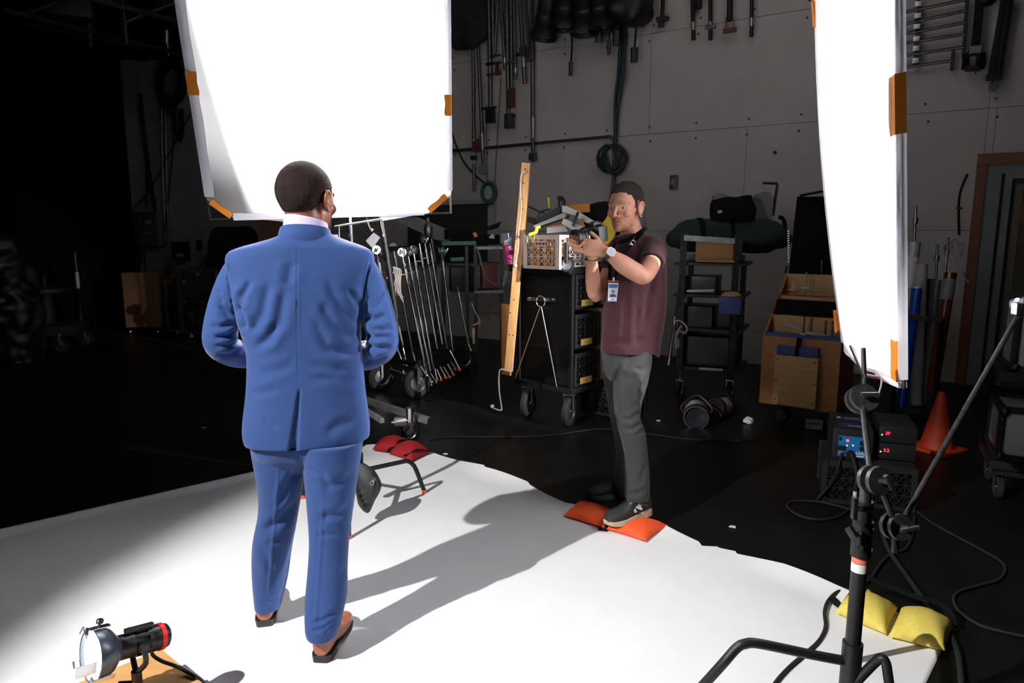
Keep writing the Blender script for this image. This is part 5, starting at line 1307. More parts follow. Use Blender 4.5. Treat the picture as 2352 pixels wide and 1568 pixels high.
# ---- the DSLR held by the photographer
cc = at(1368, 537, 3.45); f_ = V((-.80, -.52, -.12)).normalized(); r_ = V((-f_.y, f_.x, 0)).normalized(); u_ = f_.cross(r_); u_ = -u_ if u_.z < 0 else u_
cam_t = T('camera', 'black camera with lens held in the far hand of the photographer', 'camera', cc)
Rk = Matrix((f_, r_, u_)).transposed()
MB().box(cc, (.058, .122, .078), Rk, .014).box(cc+f_*.02+r_*-.048, (.05, .03, .076), Rk, .012).build('body', m_blackp, cam_t)
MB().box(cc+u_*.045, (.055, .052, .028), Rk, .012).box(cc+u_*.060, (.028, .026, .005), Rk).build('prism_hump', m_blackp, cam_t)
MB().lathe([(.034, .0), (.036, .03), (.040, .034), (.040, .06), (.037, .063), (.038, .085), (.042, .09), (.042, .105), (.036, .105), (.034, .095), (0, .09)], cc+f_*.03-u_*.004, f_, 32).build('lens', m_blackp, cam_t)
MB().lathe([(.0405, .040), (.0412, .040), (.0412, .044), (.0405, .044)], cc+f_*.03-u_*.004, f_, 32).build('lens_ring', m_chrome, cam_t)
MB().box(cc-f_*.0295, (.003, .075, .05), Rk, .001).build('screen', M('dark_screen', rgb(14, 15, 18), .12), cam_t)
MB().cyl(cc+r_*.045+u_*.036, cc+r_*.045+u_*.048, .011).build('mode_dial', m_black, cam_t)
MB().cyl(cc+r_*-.045+u_*.036, cc+r_*-.045+u_*.044, .007).build('shutter_button', m_steel, cam_t)

# ---- C-stand cart, left of centre
wA, wB, wC_ = gnd(876, 897), gnd(958, 913), gnd(1075, 846)
sc_ = T('stand_cart', 'black wheeled cart carrying the row of chrome C-stands', 'cart', (wA+wC_)/2)
up3 = lambda p, z: V((p.x, p.y, z))
dr = (wC_-wB).normalized()
for p in (wA, wB, wC_-dr*.15): caster(sc_, p, .145, math.atan2(-.25, .9)+.9, .06, rim=m_dsteel)
MB().box2(up3(wA, .34), up3(wB, .34), .04, .04).build('base_rail', m_black, sc_); MB().box2(up3(wB, .34), up3(wC_, .34), .04, .04).build('base_rail', m_black, sc_)
MB().box2(up3(wA, .34), up3(wA+(wC_-wB), .34), .04, .04).build('base_rail', m_black, sc_)
for p in (wA+(wB-wA)*.3, wC_, wA+(wC_-wB)): MB().box2(up3(p, .34), up3(p, 1.45), .035, .035).build('post', m_black, sc_)
MB().box2(up3(wA+(wB-wA)*.3, 1.45), up3(wA+(wB-wA)*.3+(wC_-wB), 1.45), .04, .04).build('top_rail', m_black, sc_)
MB().cyl(at(894, 847, 6.85), at(962, 868, 6.75), .008).build('tie_rod', m_steel, sc_)
MB().tube([at(925, 850, 6.8), at(929, 862, 6.8), at(923, 868, 6.8), at(925, 872, 6.8), at(931, 870, 6.8)], .006, 6).build('hook', m_steel, sc_)
def hung_stand(label, top, bot, d0, d1, legs, head, cap, bright=True):
    a, c = at(*top, d0), at(*bot, d1); ax_ = (a-c).normalized(); Ls = (a-c).length
    t = T('c_stand', label, 'light stand', c, 'C-stands hanging on the cart')
    m = m_chrome if bright else m_steel
    MB().cyl(c, c+ax_*Ls*.80, .0135, n=10).build('column', m, t)
    MB().cyl(c+ax_*Ls*.80, c+ax_*Ls*.95, .017, n=10).cyl(c+ax_*Ls*.86, c+ax_*Ls*.86+V((-.05, -.03, 0)), .006).build('collar', m_steel, t)
    MB().cyl(c+ax_*Ls*.95, a+ax_*.03, .009, n=8).build('riser', m, t)
    if head: grip_head(t, a+ax_*.05, V(head), V((.4, 0, .8)), m_steel, r=.042)
    for (x0, y0), (x1, y1) in legs:
        p0, p1 = at(x0, y0, d1-.03), at(x1, y1, d1-.06)
        lg = MB().cyl(p0, p1, .010, n=8).build('leg', m, t)
        if cap: MB().ell(p1, .017).build('foot_cap', m_orange if cap == 1 else m_steel, lg)
hung_stand('brightest chrome C-stand, leftmost of the row hung on the cart', (925, 592), (980, 858), 6.55, 6.6, [((966, 841), (980, 862)), ((984, 862), (991, 884))], (.3, -.9, .2), 2)
hung_stand('chrome C-stand second from the left on the cart', (938, 590), (988, 852), 6.62, 6.66, [((981, 858), (992, 877))], (.5, -.8, -.2), 2)
hung_stand('chrome C-stand third from the left on the cart', (951, 586), (996, 850), 6.68, 6.72, [((988, 856), (1002, 879))], (-.3, -.9, .3), 2)
hung_stand('chrome C-stand fourth from the left on the cart', (964, 566), (1004, 800), 6.75, 6.8, [((998, 845), (1004, 873)), ((1003, 848), (1014, 873))], None, 1)
hung_stand('chrome C-stand fifth from the left on the cart', (976, 560), (1016, 790), 6.82, 6.86, [((1010, 842), (1024, 867)), ((1018, 842), (1033, 866))], (.6, -.7, -.2), 1)
hung_stand('dim C-stand sixth from the left, behind the bright ones on the cart', (988, 566), (1027, 800), 6.9, 6.94, [((1028, 836), (1042, 861))], None, 1, False)
hung_stand('chrome C-stand with a sideways head, at the right end of the cart row', (1016, 588), (1040, 806), 6.98, 7.0, [((1033, 804), (1056, 849)), ((1035, 830), (1046, 847))], (.95, -.2, .1), 1)
hung_stand('dark slim C-stand beyond the right end of the cart row', (1052, 664), (1076, 790), 7.1, 7.1, [((1076, 790), (1082, 805))], None, 2, False)
hung_stand('C-stand beside the right shoulder of the suited person, nearest the silk', (866, 585), (912, 800), 6.75, 6.8, [((912, 800), (926, 836))], (.4, -.9, 0), 2, False)
hung_stand('C-stand half hidden behind the right sleeve of the blue suit', (884, 596), (926, 800), 6.9, 6.95, [((926, 800), (934, 840))], (-.4, -.9, .1), 2, False)
hung_stand('C-stand with folded knobs between the silk and the chrome row', (905, 580), (948, 810), 7.0, 7.05, [((948, 810), (958, 846))], (.2, -.9, .4), 2, False)
o = MB().cyl(at(876, 503, 6.2), at(911, 730, 6.3), .024, n=12).build('dark_pole', m_dsteel, loc=at(911, 730, 6.3)); tag(o, 'thick dark pole slanting down past the right shoulder of the blue suit', 'pole')
o = MB().cyl(at(982, 500, 7.3), at(1000, 600, 7.3), .02).ell(at(984, 530, 7.28), (.05, .04, .09)).build('dark_stand_top', m_dsteel, loc=at(1000, 600, 7.3)); tag(o, 'dark stand top with clamp rising behind the chrome stands', 'stand')
flat('paper_sheet', 'grey paper sheet stuck among the stands right of the suit shoulder', 'paper', [(840, 553), (858, 534), (873, 545), (856, 570)], m_lgrey, .004, 6.5)
b = MB()
for k in range(5):
    x = 903+k*4; b.tube([at(904+k*3, 612+k, 6.4), at(x+2, 622, 6.39), at(x+5-k, 640, 6.4), at(x+1, 662+k*3, 6.4), at(x-1+k*2, 676+k*2, 6.4)], .0055, 6)
b.tube([at(905, 624, 6.38), at(892, 634, 6.38), at(888, 640, 6.38)], .005, 6).tube([at(914, 668, 6.38), at(920, 682, 6.38), at(927, 694, 6.38)], .005, 6)
tag(b.build('rope_bundle', m_rope, loc=at(910, 680, 6.4)), 'bundle of pale ropes hanging between the blue suit and the chrome stands', 'rope')

# ---- board, foam sheet and green cart behind
p0 = wall(960, 474, .03); p1 = wall(1122, 466, .03); p2 = wall(1122, 640, .03)
o = MB().prism([wall(940, 474, .01), wall(1122, 468, .01), wall(1122, 600, .01), wall(940, 610, .01)], WN*.04).build('blackboard', M('matte_blackboard', rgb(34, 34, 36), .8), loc=wall(1030, 600, .02), smooth=0); tag(o, 'black wall panel under the lower right corner of the big silk', 'panel')
structure(MB().box2(wall(940, 470, .03), wall(1136, 461, .03), .05, .06).box2(wall(1129, 466, .03), wall(1129, 600, .03), .12, .03, up=WN).build('trim_3', M('pale_wall_trim', rgb(150, 148, 145), .7), smooth=0))
flat('foam_board', 'grey foam board leaning behind the chrome C-stands', 'board', [(898, 502), (955, 497), (1036, 530), (1032, 556), (1000, 550)], M('grey_foam_board', rgb(116, 114, 114), .8), .02, 8.6)
gc = T('green_cart', 'dark tool cart with green rails behind the chrome stands', 'cart', V((at(1080, 700, 8.2).x, 8.2, 0)))
for y, x0, x1, nm in ((559, 1014, 1094, 'rail'), (596, 1035, 1066, 'rail')): MB().box2(at(x0, y, 8.1), at(x1, y-1, 8.1), .03, .045, bev=.004).build(nm, m_green, gc)
for y in (569, 668): MB().box2(at(1092, y, 8.2), at(1156, y-1, 8.2), .3, .035).build('shelf', m_dsteel, gc)
MB().box2(at(1010, 605, 8.4), at(1156, 605, 8.4), .4, .02).build('shelf', m_black, gc)
for x in (1016, 1092, 1151): MB().box2(at(x, 560, 8.18), up3(at(x, 560, 8.18), .0), .04, .04).build('post', m_black, gc)
for nm, lb, cat, c, s, m in (('toolbox', 'dark red toolbox on the shelf of the green railed cart', 'box', at(1122, 634, 8.2), (.18, .2, .28), M('dull_red_box', rgb(96, 34, 34), .6)), ('black_box', 'black box on the lower left of the green railed cart', 'box', at(1062, 640, 8.4), (.3, .3, .3), m_blackp), ('gear_case', 'black gear case on top of the green railed cart', 'case', at(1052, 538, 8.3), (.3, .3, .12), m_blackcl), ('gear_case', 'small black case on the right top of the green railed cart', 'case', at(1120, 550, 8.3), (.26, .25, .12), m_blackcl)):
    slab(nm, m, c, s, .2, None, lb, cat, .01)
flat('black_flag', 'small black flag lying over the tool cart top', 'flag', [(1120, 520), (1152, 508), (1144, 524), (1110, 532)], m_blackcl, .01, 7.6)
flat('screwdriver', 'orange and yellow tool handle on top of the green railed cart', 'tool', [(1086, 535), (1092, 533), (1097, 543), (1090, 545)], m_orange, .03, 7.35)
flat('white_cup', 'small white cup among black gear on the tool cart', 'cup', [(1122, 546), (1130, 536), (1134, 540), (1134, 548)], m_white, .05, 7.4)
tag(MB().tube([at(1090, 566, 7.2), at(1098, 576, 7.2), at(1106, 606, 7.2), at(1118, 640, 7.2), at(1136, 654, 7.2), at(1146, 652, 7.2)], .012, 6).build('green_hose', M('green_grey_hose', rgb(78, 100, 86), .7), loc=at(1136, 654, 7.2)), 'green grey hose drooping from the tool cart shelf', 'hose')
tag(MB().tube([at(1156, 656, 6.6), at(1160, 640, 6.6), at(1164, 622, 6.6)], .016, 6).tube([at(1155, 650, 6.6), at(1165, 650, 6.6), at(1170, 645, 6.6)], .006, 6).build('cloth_strip', M('dull_grey_cloth', rgb(110, 118, 112), .9), loc=at(1160, 650, 6.6)), 'grey cloth strip hanging left of the pine plank below the bottle', 'cloth')
tag(MB().tube([at(1083, 696, 7.0), at(1092, 717, 7.0), at(1102, 736, 7.0), at(1100, 748, 7.0)], .008, 6).tube([at(1084, 747, 7.0), at(1094, 744, 7.0), at(1102, 736, 7.0)], .007, 6).build('rope', m_rope, loc=at(1100, 740, 7.0)), 'pale rope with a knot low in the dark behind the tool cart', 'rope')
flat('wood_stick', 'short tan stick low in the dark left of the equipment cart', 'stick', [(1084, 754), (1091, 752), (1090, 790), (1086, 790)], m_wood, .02, 6.9)

# ---- shelf cart behind the photographer
sv = T('shelf_cart', 'dark shelf cart behind the photographer, cardboard box on its top shelf', 'cart', V((at(1635, 700, 6.4).x, 6.5, 0)))
def sp(x, y, d): return at(x, y, d)
for x, d in ((1571, 6.4), (1694, 6.2), (1590, 7.0), (1712, 6.8)):
    a = sp(x, 538, d); MB().box2(up3(a, .26), up3(a, a.z if d < 6.5 else 1.33), .05, .04).build('post', m_dsteel, sv)
e1s, e2s = frame3(sp(1694, 540, 6.2)-sp(1571, 540, 6.4)); Rs = Matrix((e1s, e2s, UP)).transposed()
MB().box2(sp(1571, 546, 6.4), sp(1694, 554, 6.2), .04, .05).build('handle_bar', m_dsteel, sv)
cs = (sp(1571, 540, 6.4)+sp(1712, 540, 6.8))/2
for z in (1.315, 1.02, .70, .33): slab('shelf', m_black, up3(cs, z), (.64, .62, .025), Rs, sv)
for px, d in ((1545, 6.3), (1660, 6.1)): caster(sv, gnd(px+15, 925), .1, 1.0, .04)
bx_ = up3(cs, 1.33)-e2s*.15+e1s*.06
slab('cardboard_box', m_card, bx_+UP*.115, (.38, .3, .2), Rs, None, 'brown cardboard box on the top shelf of the dark shelf cart', 'box', .004)
slab('black_box', m_blackp, up3(cs, 1.33)+e2s*.14+e1s*.0+UP*.03, (.5, .3, .06), Rs, None, 'flat black case on the top shelf under the green duffel bag', 'case', .006)
slab('cardboard_sheet', m_card, bx_+UP*.03-e2s*.20-UP*.012, (.34, .06, .02), Rs, None, 'flat brown cardboard strip under the front of the cardboard box', 'cardboard', .002)
for i, (dx, dy, z, s, m, lb, nm) in enumerate((( -.1, 0, 1.035, (.3, .4, .16), m_blackp, 'black amplifier box on the second shelf of the dark shelf cart', 'black_box'), (.18, -.05, .715, (.2, .3, .2), m_black, 'black case on the third shelf of the dark shelf cart, right side', 'black_box'), (-.12, -.05, .715, (.32, .4, .2), m_blackp, 'black case on the third shelf of the dark shelf cart, left side', 'black_box'), (-.02, 0, .345, (.5, .45, .28), m_blackp, 'large black case on the bottom shelf of the dark shelf cart', 'black_box'))):
    slab(nm, m, up3(cs, z)+e1s*dx+e2s*dy+UP*s[2]/2, s, Rs, None, lb, 'case', .008)
bb = T('blue_bin', 'small blue bin with a tan rounded block on the shelf cart', 'bin', at(1679, 718, 6.0))
MB().box(at(1679, 700, 6.05), (.19, .16, .15), Rs, .01).build('bin', m_blue, bb); MB().ell(at(1679, 680, 6.08), (.09, .06, .045)).build('block', m_wood, bb)
flat('chrome_plate', 'small bright chrome plate on the shelf cart', 'plate', [(1608, 680), (1634, 676), (1632, 682), (1608, 684)], m_chrome, .01, 6.1)
for i, (x0, y0, x1, y1, lb) in enumerate(((1578, 668, 1640, 667, 'perforated steel rail at the second shelf of the shelf cart'), (1606, 846, 1660, 849, 'perforated steel rail at the bottom shelf of the shelf cart'))):
    b = MB().box2(at(x0, y0, 6.02), at(x1, y1, 5.95), .01, .02)
    tag(b.build('steel_rail', m_steel, loc=at(x0, y0, 6.02)), lb, 'rail')
rd = T('chrome_rod', 'long chrome rod leaning on the shelf cart beside the photographer', 'rod', at(1536, 840, 5.75))
MB().cyl(at(1536, 840, 5.75), at(1564, 633, 6.1), .015, .011, n=10).build('tube', m_chrome, rd)
MB().cyl(at(1549, 745, 5.9), at(1551, 728, 5.92), .017, n=10).build('joint', m_dsteel, rd)
b = MB().tube([at(1550, 738, 5.86), at(1560, 736, 5.84), at(1572, 744, 5.84), at(1578, 756, 5.84), at(1572, 766, 5.84), at(1562, 760, 5.84), at(1553, 770, 5.84), at(1558, 757, 5.83), at(1566, 748, 5.83)], .007, 6).tube([at(1554, 768, 5.84), at(1552, 785, 5.84), at(1556, 798, 5.84), at(1559, 790, 5.84), at(1556, 775, 5.84)], .006, 6)
tag(b.build('rope', m_rope, loc=at(1555, 780, 5.84)), 'tan rope knotted around the chrome rod beside the photographer', 'rope')
# bags on top
gb = MB().limb([at(1548, 548, 6.75), at(1580, 542, 6.75), at(1660, 540, 6.75), at(1760, 543, 6.75), at(1795, 550, 6.75)], [(.09, .11), (.15, .15), (.165, .16), (.16, .155), (.10, .11)], n=28, ref=(0, 0, 1))
me = remesh(gb.mesh(), .014, 4); push_noise(me, .022, (5, 5, 9), 1)
gbt = T('duffel_bag', 'long dark green duffel bag lying on top of the shelf cart', 'bag', at(1670, 575, 6.75))
link_mesh('body', me, M('dark_green_canvas', rgb(26, 48, 44), .85, var=.15, scale=30, bump=.2, bscale=150), gbt)
for x in (1605, 1672): MB().lathe([(.168, -.022), (.172, -.022), (.172, .022), (.168, .022)], at(x, 541, 6.75), at(1680, 541, 6.75)-at(1600, 542, 6.75), 28).build('strap', m_blackcl, gbt)
b = MB().loft([(at(1685, 506, 6.7), V((1, 0, 0)), V((0, 1, 0)), .21, .10, 2.6), (at(1683, 480, 6.7), V((1, 0, .05)), V((0, 1, 0)), .215, .09, 2.6), (at(1681, 460, 6.7), V((1, 0, .05)), V((0, 1, 0)), .20, .06, 2.6), (at(1683, 452, 6.7), V((1, 0, .12)), V((0, 1, 0)), .19, .03, 2.6)], 40, 4)
me = remesh(b.mesh(), .012, 3); push_noise(me, .02, 8, 4); o = link_mesh('soft_bag', me, m_blackcl, loc=at(1685, 506, 6.7)); tag(o, 'slumped black cloth bag on top of the green duffel bag', 'bag')
flat('grey_cushion', 'grey curved panel standing at the right of the slumped black bag', 'cushion', [(1726, 504), (1728, 462), (1736, 446), (1752, 440), (1768, 442), (1776, 456), (1774, 504)], M('grey_felt', rgb(128, 128, 130), .9), .1, 6.85)
flat('grey_cushion', 'grey curved panel edge behind the slumped black bag at its left', 'cushion', [(1636, 448), (1655, 443), (1676, 450), (1690, 460), (1640, 462)], M('grey_felt'), .1, 6.95)
tag(MB().tube([at(1752, 420, 7.0), at(1780, 421, 7.0), at(1785, 424, 7.0), at(1783, 440, 7.0), at(1775, 495, 7.0)], .014, 8, 2).build('bent_tube', m_dsteel, loc=at(1775, 495, 7.0)), 'bent steel tube rising behind the grey cushion', 'tube')
tag(MB().tube([at(1790, 498, 6.9), at(1800, 505, 6.9), at(1803, 530, 6.85), at(1798, 560, 6.8)], .02, 8).build('bag_handle', m_blackcl, loc=at(1798, 560, 6.8)), 'black padded handle loop at the right end of the duffel bag', 'handle')
flat('white_label', 'small pale tag on the slumped black bag', 'tag', [(1648, 484), (1658, 482), (1659, 488), (1649, 490)], m_white, .004, 6.55)

# ---- black flag behind the flag box
fl = T('black_flag', 'large black rectangular flag standing behind the wooden slotted box', 'flag', at(1880, 640, 6.5))
MB().prism([at(1832, 451, 6.5), at(1930, 452, 6.5), at(1925, 640, 6.45), at(1812, 635, 6.45)], V((0, .012, 0))).build('cloth', m_blackcl, fl, smooth=0)
MB().cyl(at(1838, 449, 6.48), at(1906, 436, 6.48), .012).build('rod', m_black, fl)
b = MB()
for k in range(14): b.cyl(at(1809-k*.0, 604-k*5.5, 6.44), at(1813, 601-k*5.5, 6.44), .006, n=6)
b.box2(at(1803, 628, 6.43), at(1807, 610, 6.43), .02, .02).build('zipper', m_chrome, fl)

# ---- wooden slotted box on casters
FBL, FBR = gnd(1744, 921, .16), gnd(1921, 946, .16); e1, e2 = frame3(FBR-FBL); Wb = (FBR-FBL).length; Rb = Matrix((e1, e2, UP)).transposed()
P = lambda x, y, z: up3(FBL, 0)+e1*x+e2*y+UP*z
fb = T('flag_box', 'orange plywood slotted box on casters, a smaller pale panel on its front', 'box', P(Wb/2, .3, 0))
prof = [(0, .15), (0, .74), (.62, 1.24), (.62, .15)]
for x in (0, Wb-.018): MB().prism([P(x, y, z) for y, z in prof], e1*.018).build('side_board', m_woodor, fb, smooth=0)
for y, z in ((0, .74), (.2, .90), (.4, 1.05), (.61, 1.235)): slab('cross_board' if y else 'front_board', m_woodor if y < .1 else m_wood, P(Wb/2, y, (z+.15)/2), (Wb, .018, z-.15), Rb, fb)
slab('bottom_board', m_woodor, P(Wb/2, .31, .16), (Wb, .62, .02), Rb, fb)
m_redl = M('red_tape_edge', rgb(150, 24, 36), .6)
MB().box2(P(.0, .41, 1.056), P(Wb, .41, 1.056), .03, .012).build('edge_tape', m_redl, fb); MB().box2(P(.0, .385, .955), P(Wb, .385, .955), .012, .015).build('edge_tape', m_redl, fb); MB().box2(P(.012, .22, .92), P(.012, .40, 1.055), .014, .02).build('edge_tape', m_redl, fb)
MB().box(P(Wb/2, .30, .965), (Wb-.05, .10, .12), Rb).build('black_cloth_fill', m_blackcl, fb)
MB().box2(P(.02, .02, .755), P(Wb, .02, .755), .05, .03).build('blue_edge', m_blue, fb)
MB().box2(P(.3, .02, .774), P(.34, .0, .774), .03, .012).build('small_tag', m_white, fb)
pp = slab('pocket_panel', m_wood, P(.30, -.045, .385), (.34, .07, .42), Rb, fb)
b = MB()
for x in (.15, .45):
    for z in (.22, .38, .56): b.cyl(P(x, -.082, z), P(x, -.078, z), .007, n=8)
b.build('screw_head', m_ink, pp)
slab('blue_pouch', m_blue, P(.30, -.04, .635), (.32, .06, .075), Rb, fb)
MB().box2(P(.30, -.07, .60), P(.31, -.06, .75), .035, .02).build('strap', m_blackcl, fb)
for x, y in ((.18, .05), (Wb-.1, .05), (.1, .55), (Wb-.08, .55)): caster(fb, P(x, y, 0), .055, .4, .025)
for i, (x, y, z, L, lb) in enumerate(((.09, .5, 1.06, .12, 'leftmost'), (.2, .5, 1.06, .2, 'second from the left'), (.27, .5, 1.06, .14, 'middle'), (.46, .5, 1.06, .22, 'right hand'))):
    p = P(x, y, z+.0); t = T('spigot_rod', 'steel spigot rod in the back slot of the wooden box, %s' % lb, 'rod', p, 'rods in the wooden box')
    MB().cyl(p-UP*.0, p+UP*L, .006).build('pin', m_steel, t); MB().cyl(p+UP*L*.3-e1*.03, p+UP*L*.3+e1*.03, .005).build('cross_pin', m_steel, t)
for i, (x, z, L, lb) in enumerate(((.30, .76, .16, 'left'), (.36, .76, .14, 'centre'), (.47, .76, .13, 'right'), (.52, .76, .13, 'far right'))):
    p = P(x, .1, z); tag(MB().cyl(p-UP*.1, p+UP*L, .008).build('dark_pin', m_dsteel, loc=p-UP*.1), 'dark pin standing in the front slot of the wooden box, %s of four' % lb, 'pin', 'pins in the wooden box')
flat('white_ruler', 'white flat strip lying across the front slot of the wooden box', 'strip', [(1805, 741), (1808, 740), (1843, 754), (1842, 760), (1806, 748)], m_white, .02, 5.75)
flat('white_ruler', 'white strip lying at the right end of the front slot of the wooden box', 'strip', [(1852, 761), (1885, 766), (1938, 781), (1936, 786), (1852, 766)], m_white, .02, 5.55)
tag(MB().cyl(at(1887, 598, 6.3), at(1887, 632, 6.3), .006).build('thin_rod', m_chrome, loc=at(1887, 632, 6.3)), 'thin chrome rod in front of the black flag', 'rod')

# ---- small gear on the floor
def par_lamp(label, c, ax, r, L):
    ax = V(ax).normalized(); t = T('floor_lamp_head', label, 'studio lamp', up3(c, 0)); m = M('dark_red_lamp', rgb(58, 34, 32), .45, .4, var=.3)
    MB().lathe([(r*.7, 0), (r*.8, .01), (r, L*.3), (r, L*.75), (r*.96, L*.78), (r, L*.8), (r, L)], c-ax*L*.6, ax, 32).build('housing', m, t)
    MB().lathe([(r*.95, L), (r*1.04, L), (r*1.04, L*.93), (r, L*.93)], c-ax*L*.6, ax, 32).build('front_ring', m_steel, t)
    MB().lathe([(0, L*.86), (r*.5, L*.9), (r*.95, L*.92)], c-ax*L*.6, ax, 32).build('lens', M('dark_lens', rgb(40, 42, 46), .1), t)
    b = MB()
    for k in range(4): b.lathe([(r*1.0, L*(.35+.1*k)), (r*1.05, L*(.37+.1*k)), (r*1.0, L*(.39+.1*k))], c-ax*L*.6, ax, 28)
    b.build('vent_rings', m_steel, t)
    sd_ = ax.cross(UP).normalized(); MB().tube([c+sd_*r*1.1, c+sd_*r*1.25+UP*r*.6, c+UP*r*1.45-ax*.05, c-sd_*r*1.25+UP*r*.6, c-sd_*r*1.1], .009, 6).build('yoke', m, t)
par_lamp('dark reddish lamp head lying on the floor, nearer of the pair by the shelf cart', gnd(1598, 976)+UP*.10, (-.25, -.9, -.1), .098, .26)
par_lamp('dark reddish lamp head lying on the floor, farther of the pair by the shelf cart', gnd(1655, 956)+UP*.085, (-.75, -.6, 0), .082, .22)
b = MB().ell(gnd(1718, 972)+UP*.025, (.045, .03, .028)).ell(gnd(1722, 974)+UP*.02, (.025, .02, .02)); me = remesh(b.mesh(), .006, 1); push_noise(me, .02, 40); tag(link_mesh('tissue', me, m_white, loc=gnd(1718, 972)), 'crumpled white tissue on the dark floor', 'tissue')
ps = T('power_strip', 'grey power strip on the floor left of the ballasts', 'power strip', gnd(1866, 988)); c = gnd(1868, 988)+UP*.05
MB().box(c, (.13, .06, .07), -.35, .006).build('casing', m_grey, ps)
b = MB(); 
for k in range(5): b.box(c+rotz(-.35) @ V((-.045+.022*k, -.031, .015)), (.012, .004, .02), -.35)
b.build('sockets', m_ink, ps)
for i, (x, y, lb) in enumerate(((1095, 1044, 'small white paper scrap on the floor near the dark red sandbag'), (468, 984, 'tiny white scrap far out on the black floor left of the suit'), (1512, 967, 'small pale scrap on the floor under the shelf cart'), (1682, 1212, 'tiny white scrap on the black floor by the paper edge'))):
    c = gnd(x-70 if i == 0 else x, y) if i else gnd(1023, 1044); tag(MB().prism([c+V((-.02, 0, .004)), c+V((.015, -.015, .004)), c+V((.02, .012, .004)), c+V((-.005, .018, .004))], UP*.004).build('paper_scrap', m_white, loc=c, smooth=0), lb, 'scrap')
# rolling stand behind the suited person
rs_ = gnd(800, 985)
t = T('rolling_stand', 'steel rolling stand with casters behind the legs of the suited person', 'light stand', up3(rs_, 0))
m_gsteel = M('grey_painted_steel', rgb(150, 148, 146), .45, .4, var=.25, scale=20)
c1 = gnd(943, 1014); hubz = .30; hb_ = up3(gnd(770, 975), hubz)
MB().box2(hb_, at(985, 966, 5.15), .04, .05).build('leg', m_gsteel, t); MB().box2(hb_, at(878, 966, 4.72), .03, .035).build('leg', m_gsteel, t); MB().box2(hb_, hb_+V((-.5, .4, -.02)), .04, .05).build('leg', m_gsteel, t)
caster(t, c1, .07, .5, .032); MB().cyl(up3(c1, .15), up3(c1, .27), .03).box2(up3(c1, .18), up3(c1, .18)+V((-.14, .0, -.02)), .05, .01).build('caster_stem', m_chrome, t)
caster(t, up3(hb_+V((-.45, .36, 0)), 0), .07, .5, .032)
MB().box(at(930, 967, 5.15), (.16, .06, .07), -.1, .008).build('clamp', m_steel, t)
MB().cyl(up3(hb_, .2), up3(hb_, 2.3), .03).build('column', m_chrome, t)
lx = (V((-.6, 3.42, 2.28))-LSILK).normalized(); lp = LSILK-lx*.13
sl_ = T('silk_lamp', 'lamp head on the rolling stand behind the big silk', 'studio lamp', lp-UP*.15)
MB().lathe([(0, -.12), (.05, -.11), (.06, -.02), (.055, -.005), (0, -.02)], (-1.22, 4.72, 2.16), V((0, -1, .15)), 20).cyl((-1.22, 4.80, 2.12), up3(hb_, 1.9), .008).build('edge_fill_head', m_black, sl_)  # unseen little head added as a body for the edge fill
spill_blades(sl_, LSILK, SILKQ, .40, 4.2)  # added blades, their left cut dims the silk's left side
MB().lathe([(0, -.3), (.12, -.28), (.14, -.1), (.14, .03), (.12, .02), (.1, 0), (0, -.01)], lp, lx, 28).build('housing', m_black, sl_)
MB().tube([lp+lx.cross(UP)*.15, lp+lx.cross(UP)*.16-UP*.16, up3(hb_, 2.28), lp-lx.cross(UP)*.16-UP*.16, lp-lx.cross(UP)*.15], .012, 8).build('yoke', m_black, sl_)

# ---- ballasts on a milk crate at the right
oA, oB = gnd(1890, 1150), gnd(2094, 1176); e1, e2 = frame3(oB-oA); Wk = (oB-oA).length
t = T('milk_crate', 'black milk crate lying on the floor under the blue ballast', 'crate', oA+e1*.2+e2*.2)
crate_mesh(up3(oA, .0), e1, e2, Wk, .42, .26, dens=2).build('body', m_bcr, t, smooth=0)
Rk2 = Matrix((e1, e2, UP)).transposed(); P = lambda x, y, z: up3(oA, 0)+e1*x+e2*y+UP*z
MB().box(P(Wk/2, .21, .256), (Wk, .42, .012), Rk2).build('lid', m_bcr, t)
bl = T('ballast', 'lamp ballast with a blue control face on the black crate', 'ballast', P(.13, .25, .262))
MB().box(P(.14, .25, .355), (.22, .42, .185), Rk2, .012).build('case', m_black, bl)
Rf_ = Matrix((e1, UP, -e2)).transposed(); fy = .036
m_bface = M('blue_control_face', rgb(20, 98, 160), .4)
fc_ = MB().box(P(.14, fy, .345), (.155, .006, .125), Rk2).build('control_face', m_bface, bl)
def bdot(x, z, r, m, nm): MB().lathe([(0, .006), (r, .004), (r, -.004)], P(.14+x, fy-.004, .345+z), -e2, 16).build(nm, m, fc_)
bdot(-.028, .036, .0085, M('red_lamp_lit', rgb(255, 90, 80), .3, emit=rgb(255, 90, 80), es=1.6), 'red_indicator')
bdot(-.03, .006, .0035, M('yellow_lamp_lit', rgb(255, 250, 160), .3, emit=rgb(255, 245, 150), es=2.5), 'yellow_indicator'); bdot(.002, .01, .0035, M('yellow_lamp_lit'), 'yellow_indicator')
bdot(.05, .03, .015, m_blackp, 'dial'); bdot(.05, -.004, .014, m_blackp, 'dial'); bdot(-.055, -.042, .015, m_steel, 'socket'); bdot(-.008, -.045, .026, m_blackp, 'socket')
MB().box(P(.14-.058, fy-.004, .345-.012), (.05, .006, .028), Rk2).build('switch_plate', m_blackp, fc_)
MB().box(P(.14-.068, fy-.004, .345+.045), (.014, .006, .02), Rk2).build('switch', m_blackp, fc_)
put_text('ARRI', .026, P(.14+.042, fy-.004, .345-.038), Rf_, m_white, fc_); 
MB().box(P(.14+.045, fy-.004, .345-.054), (.04, .002, .006), Rk2).build('printed_line', m_white, fc_)
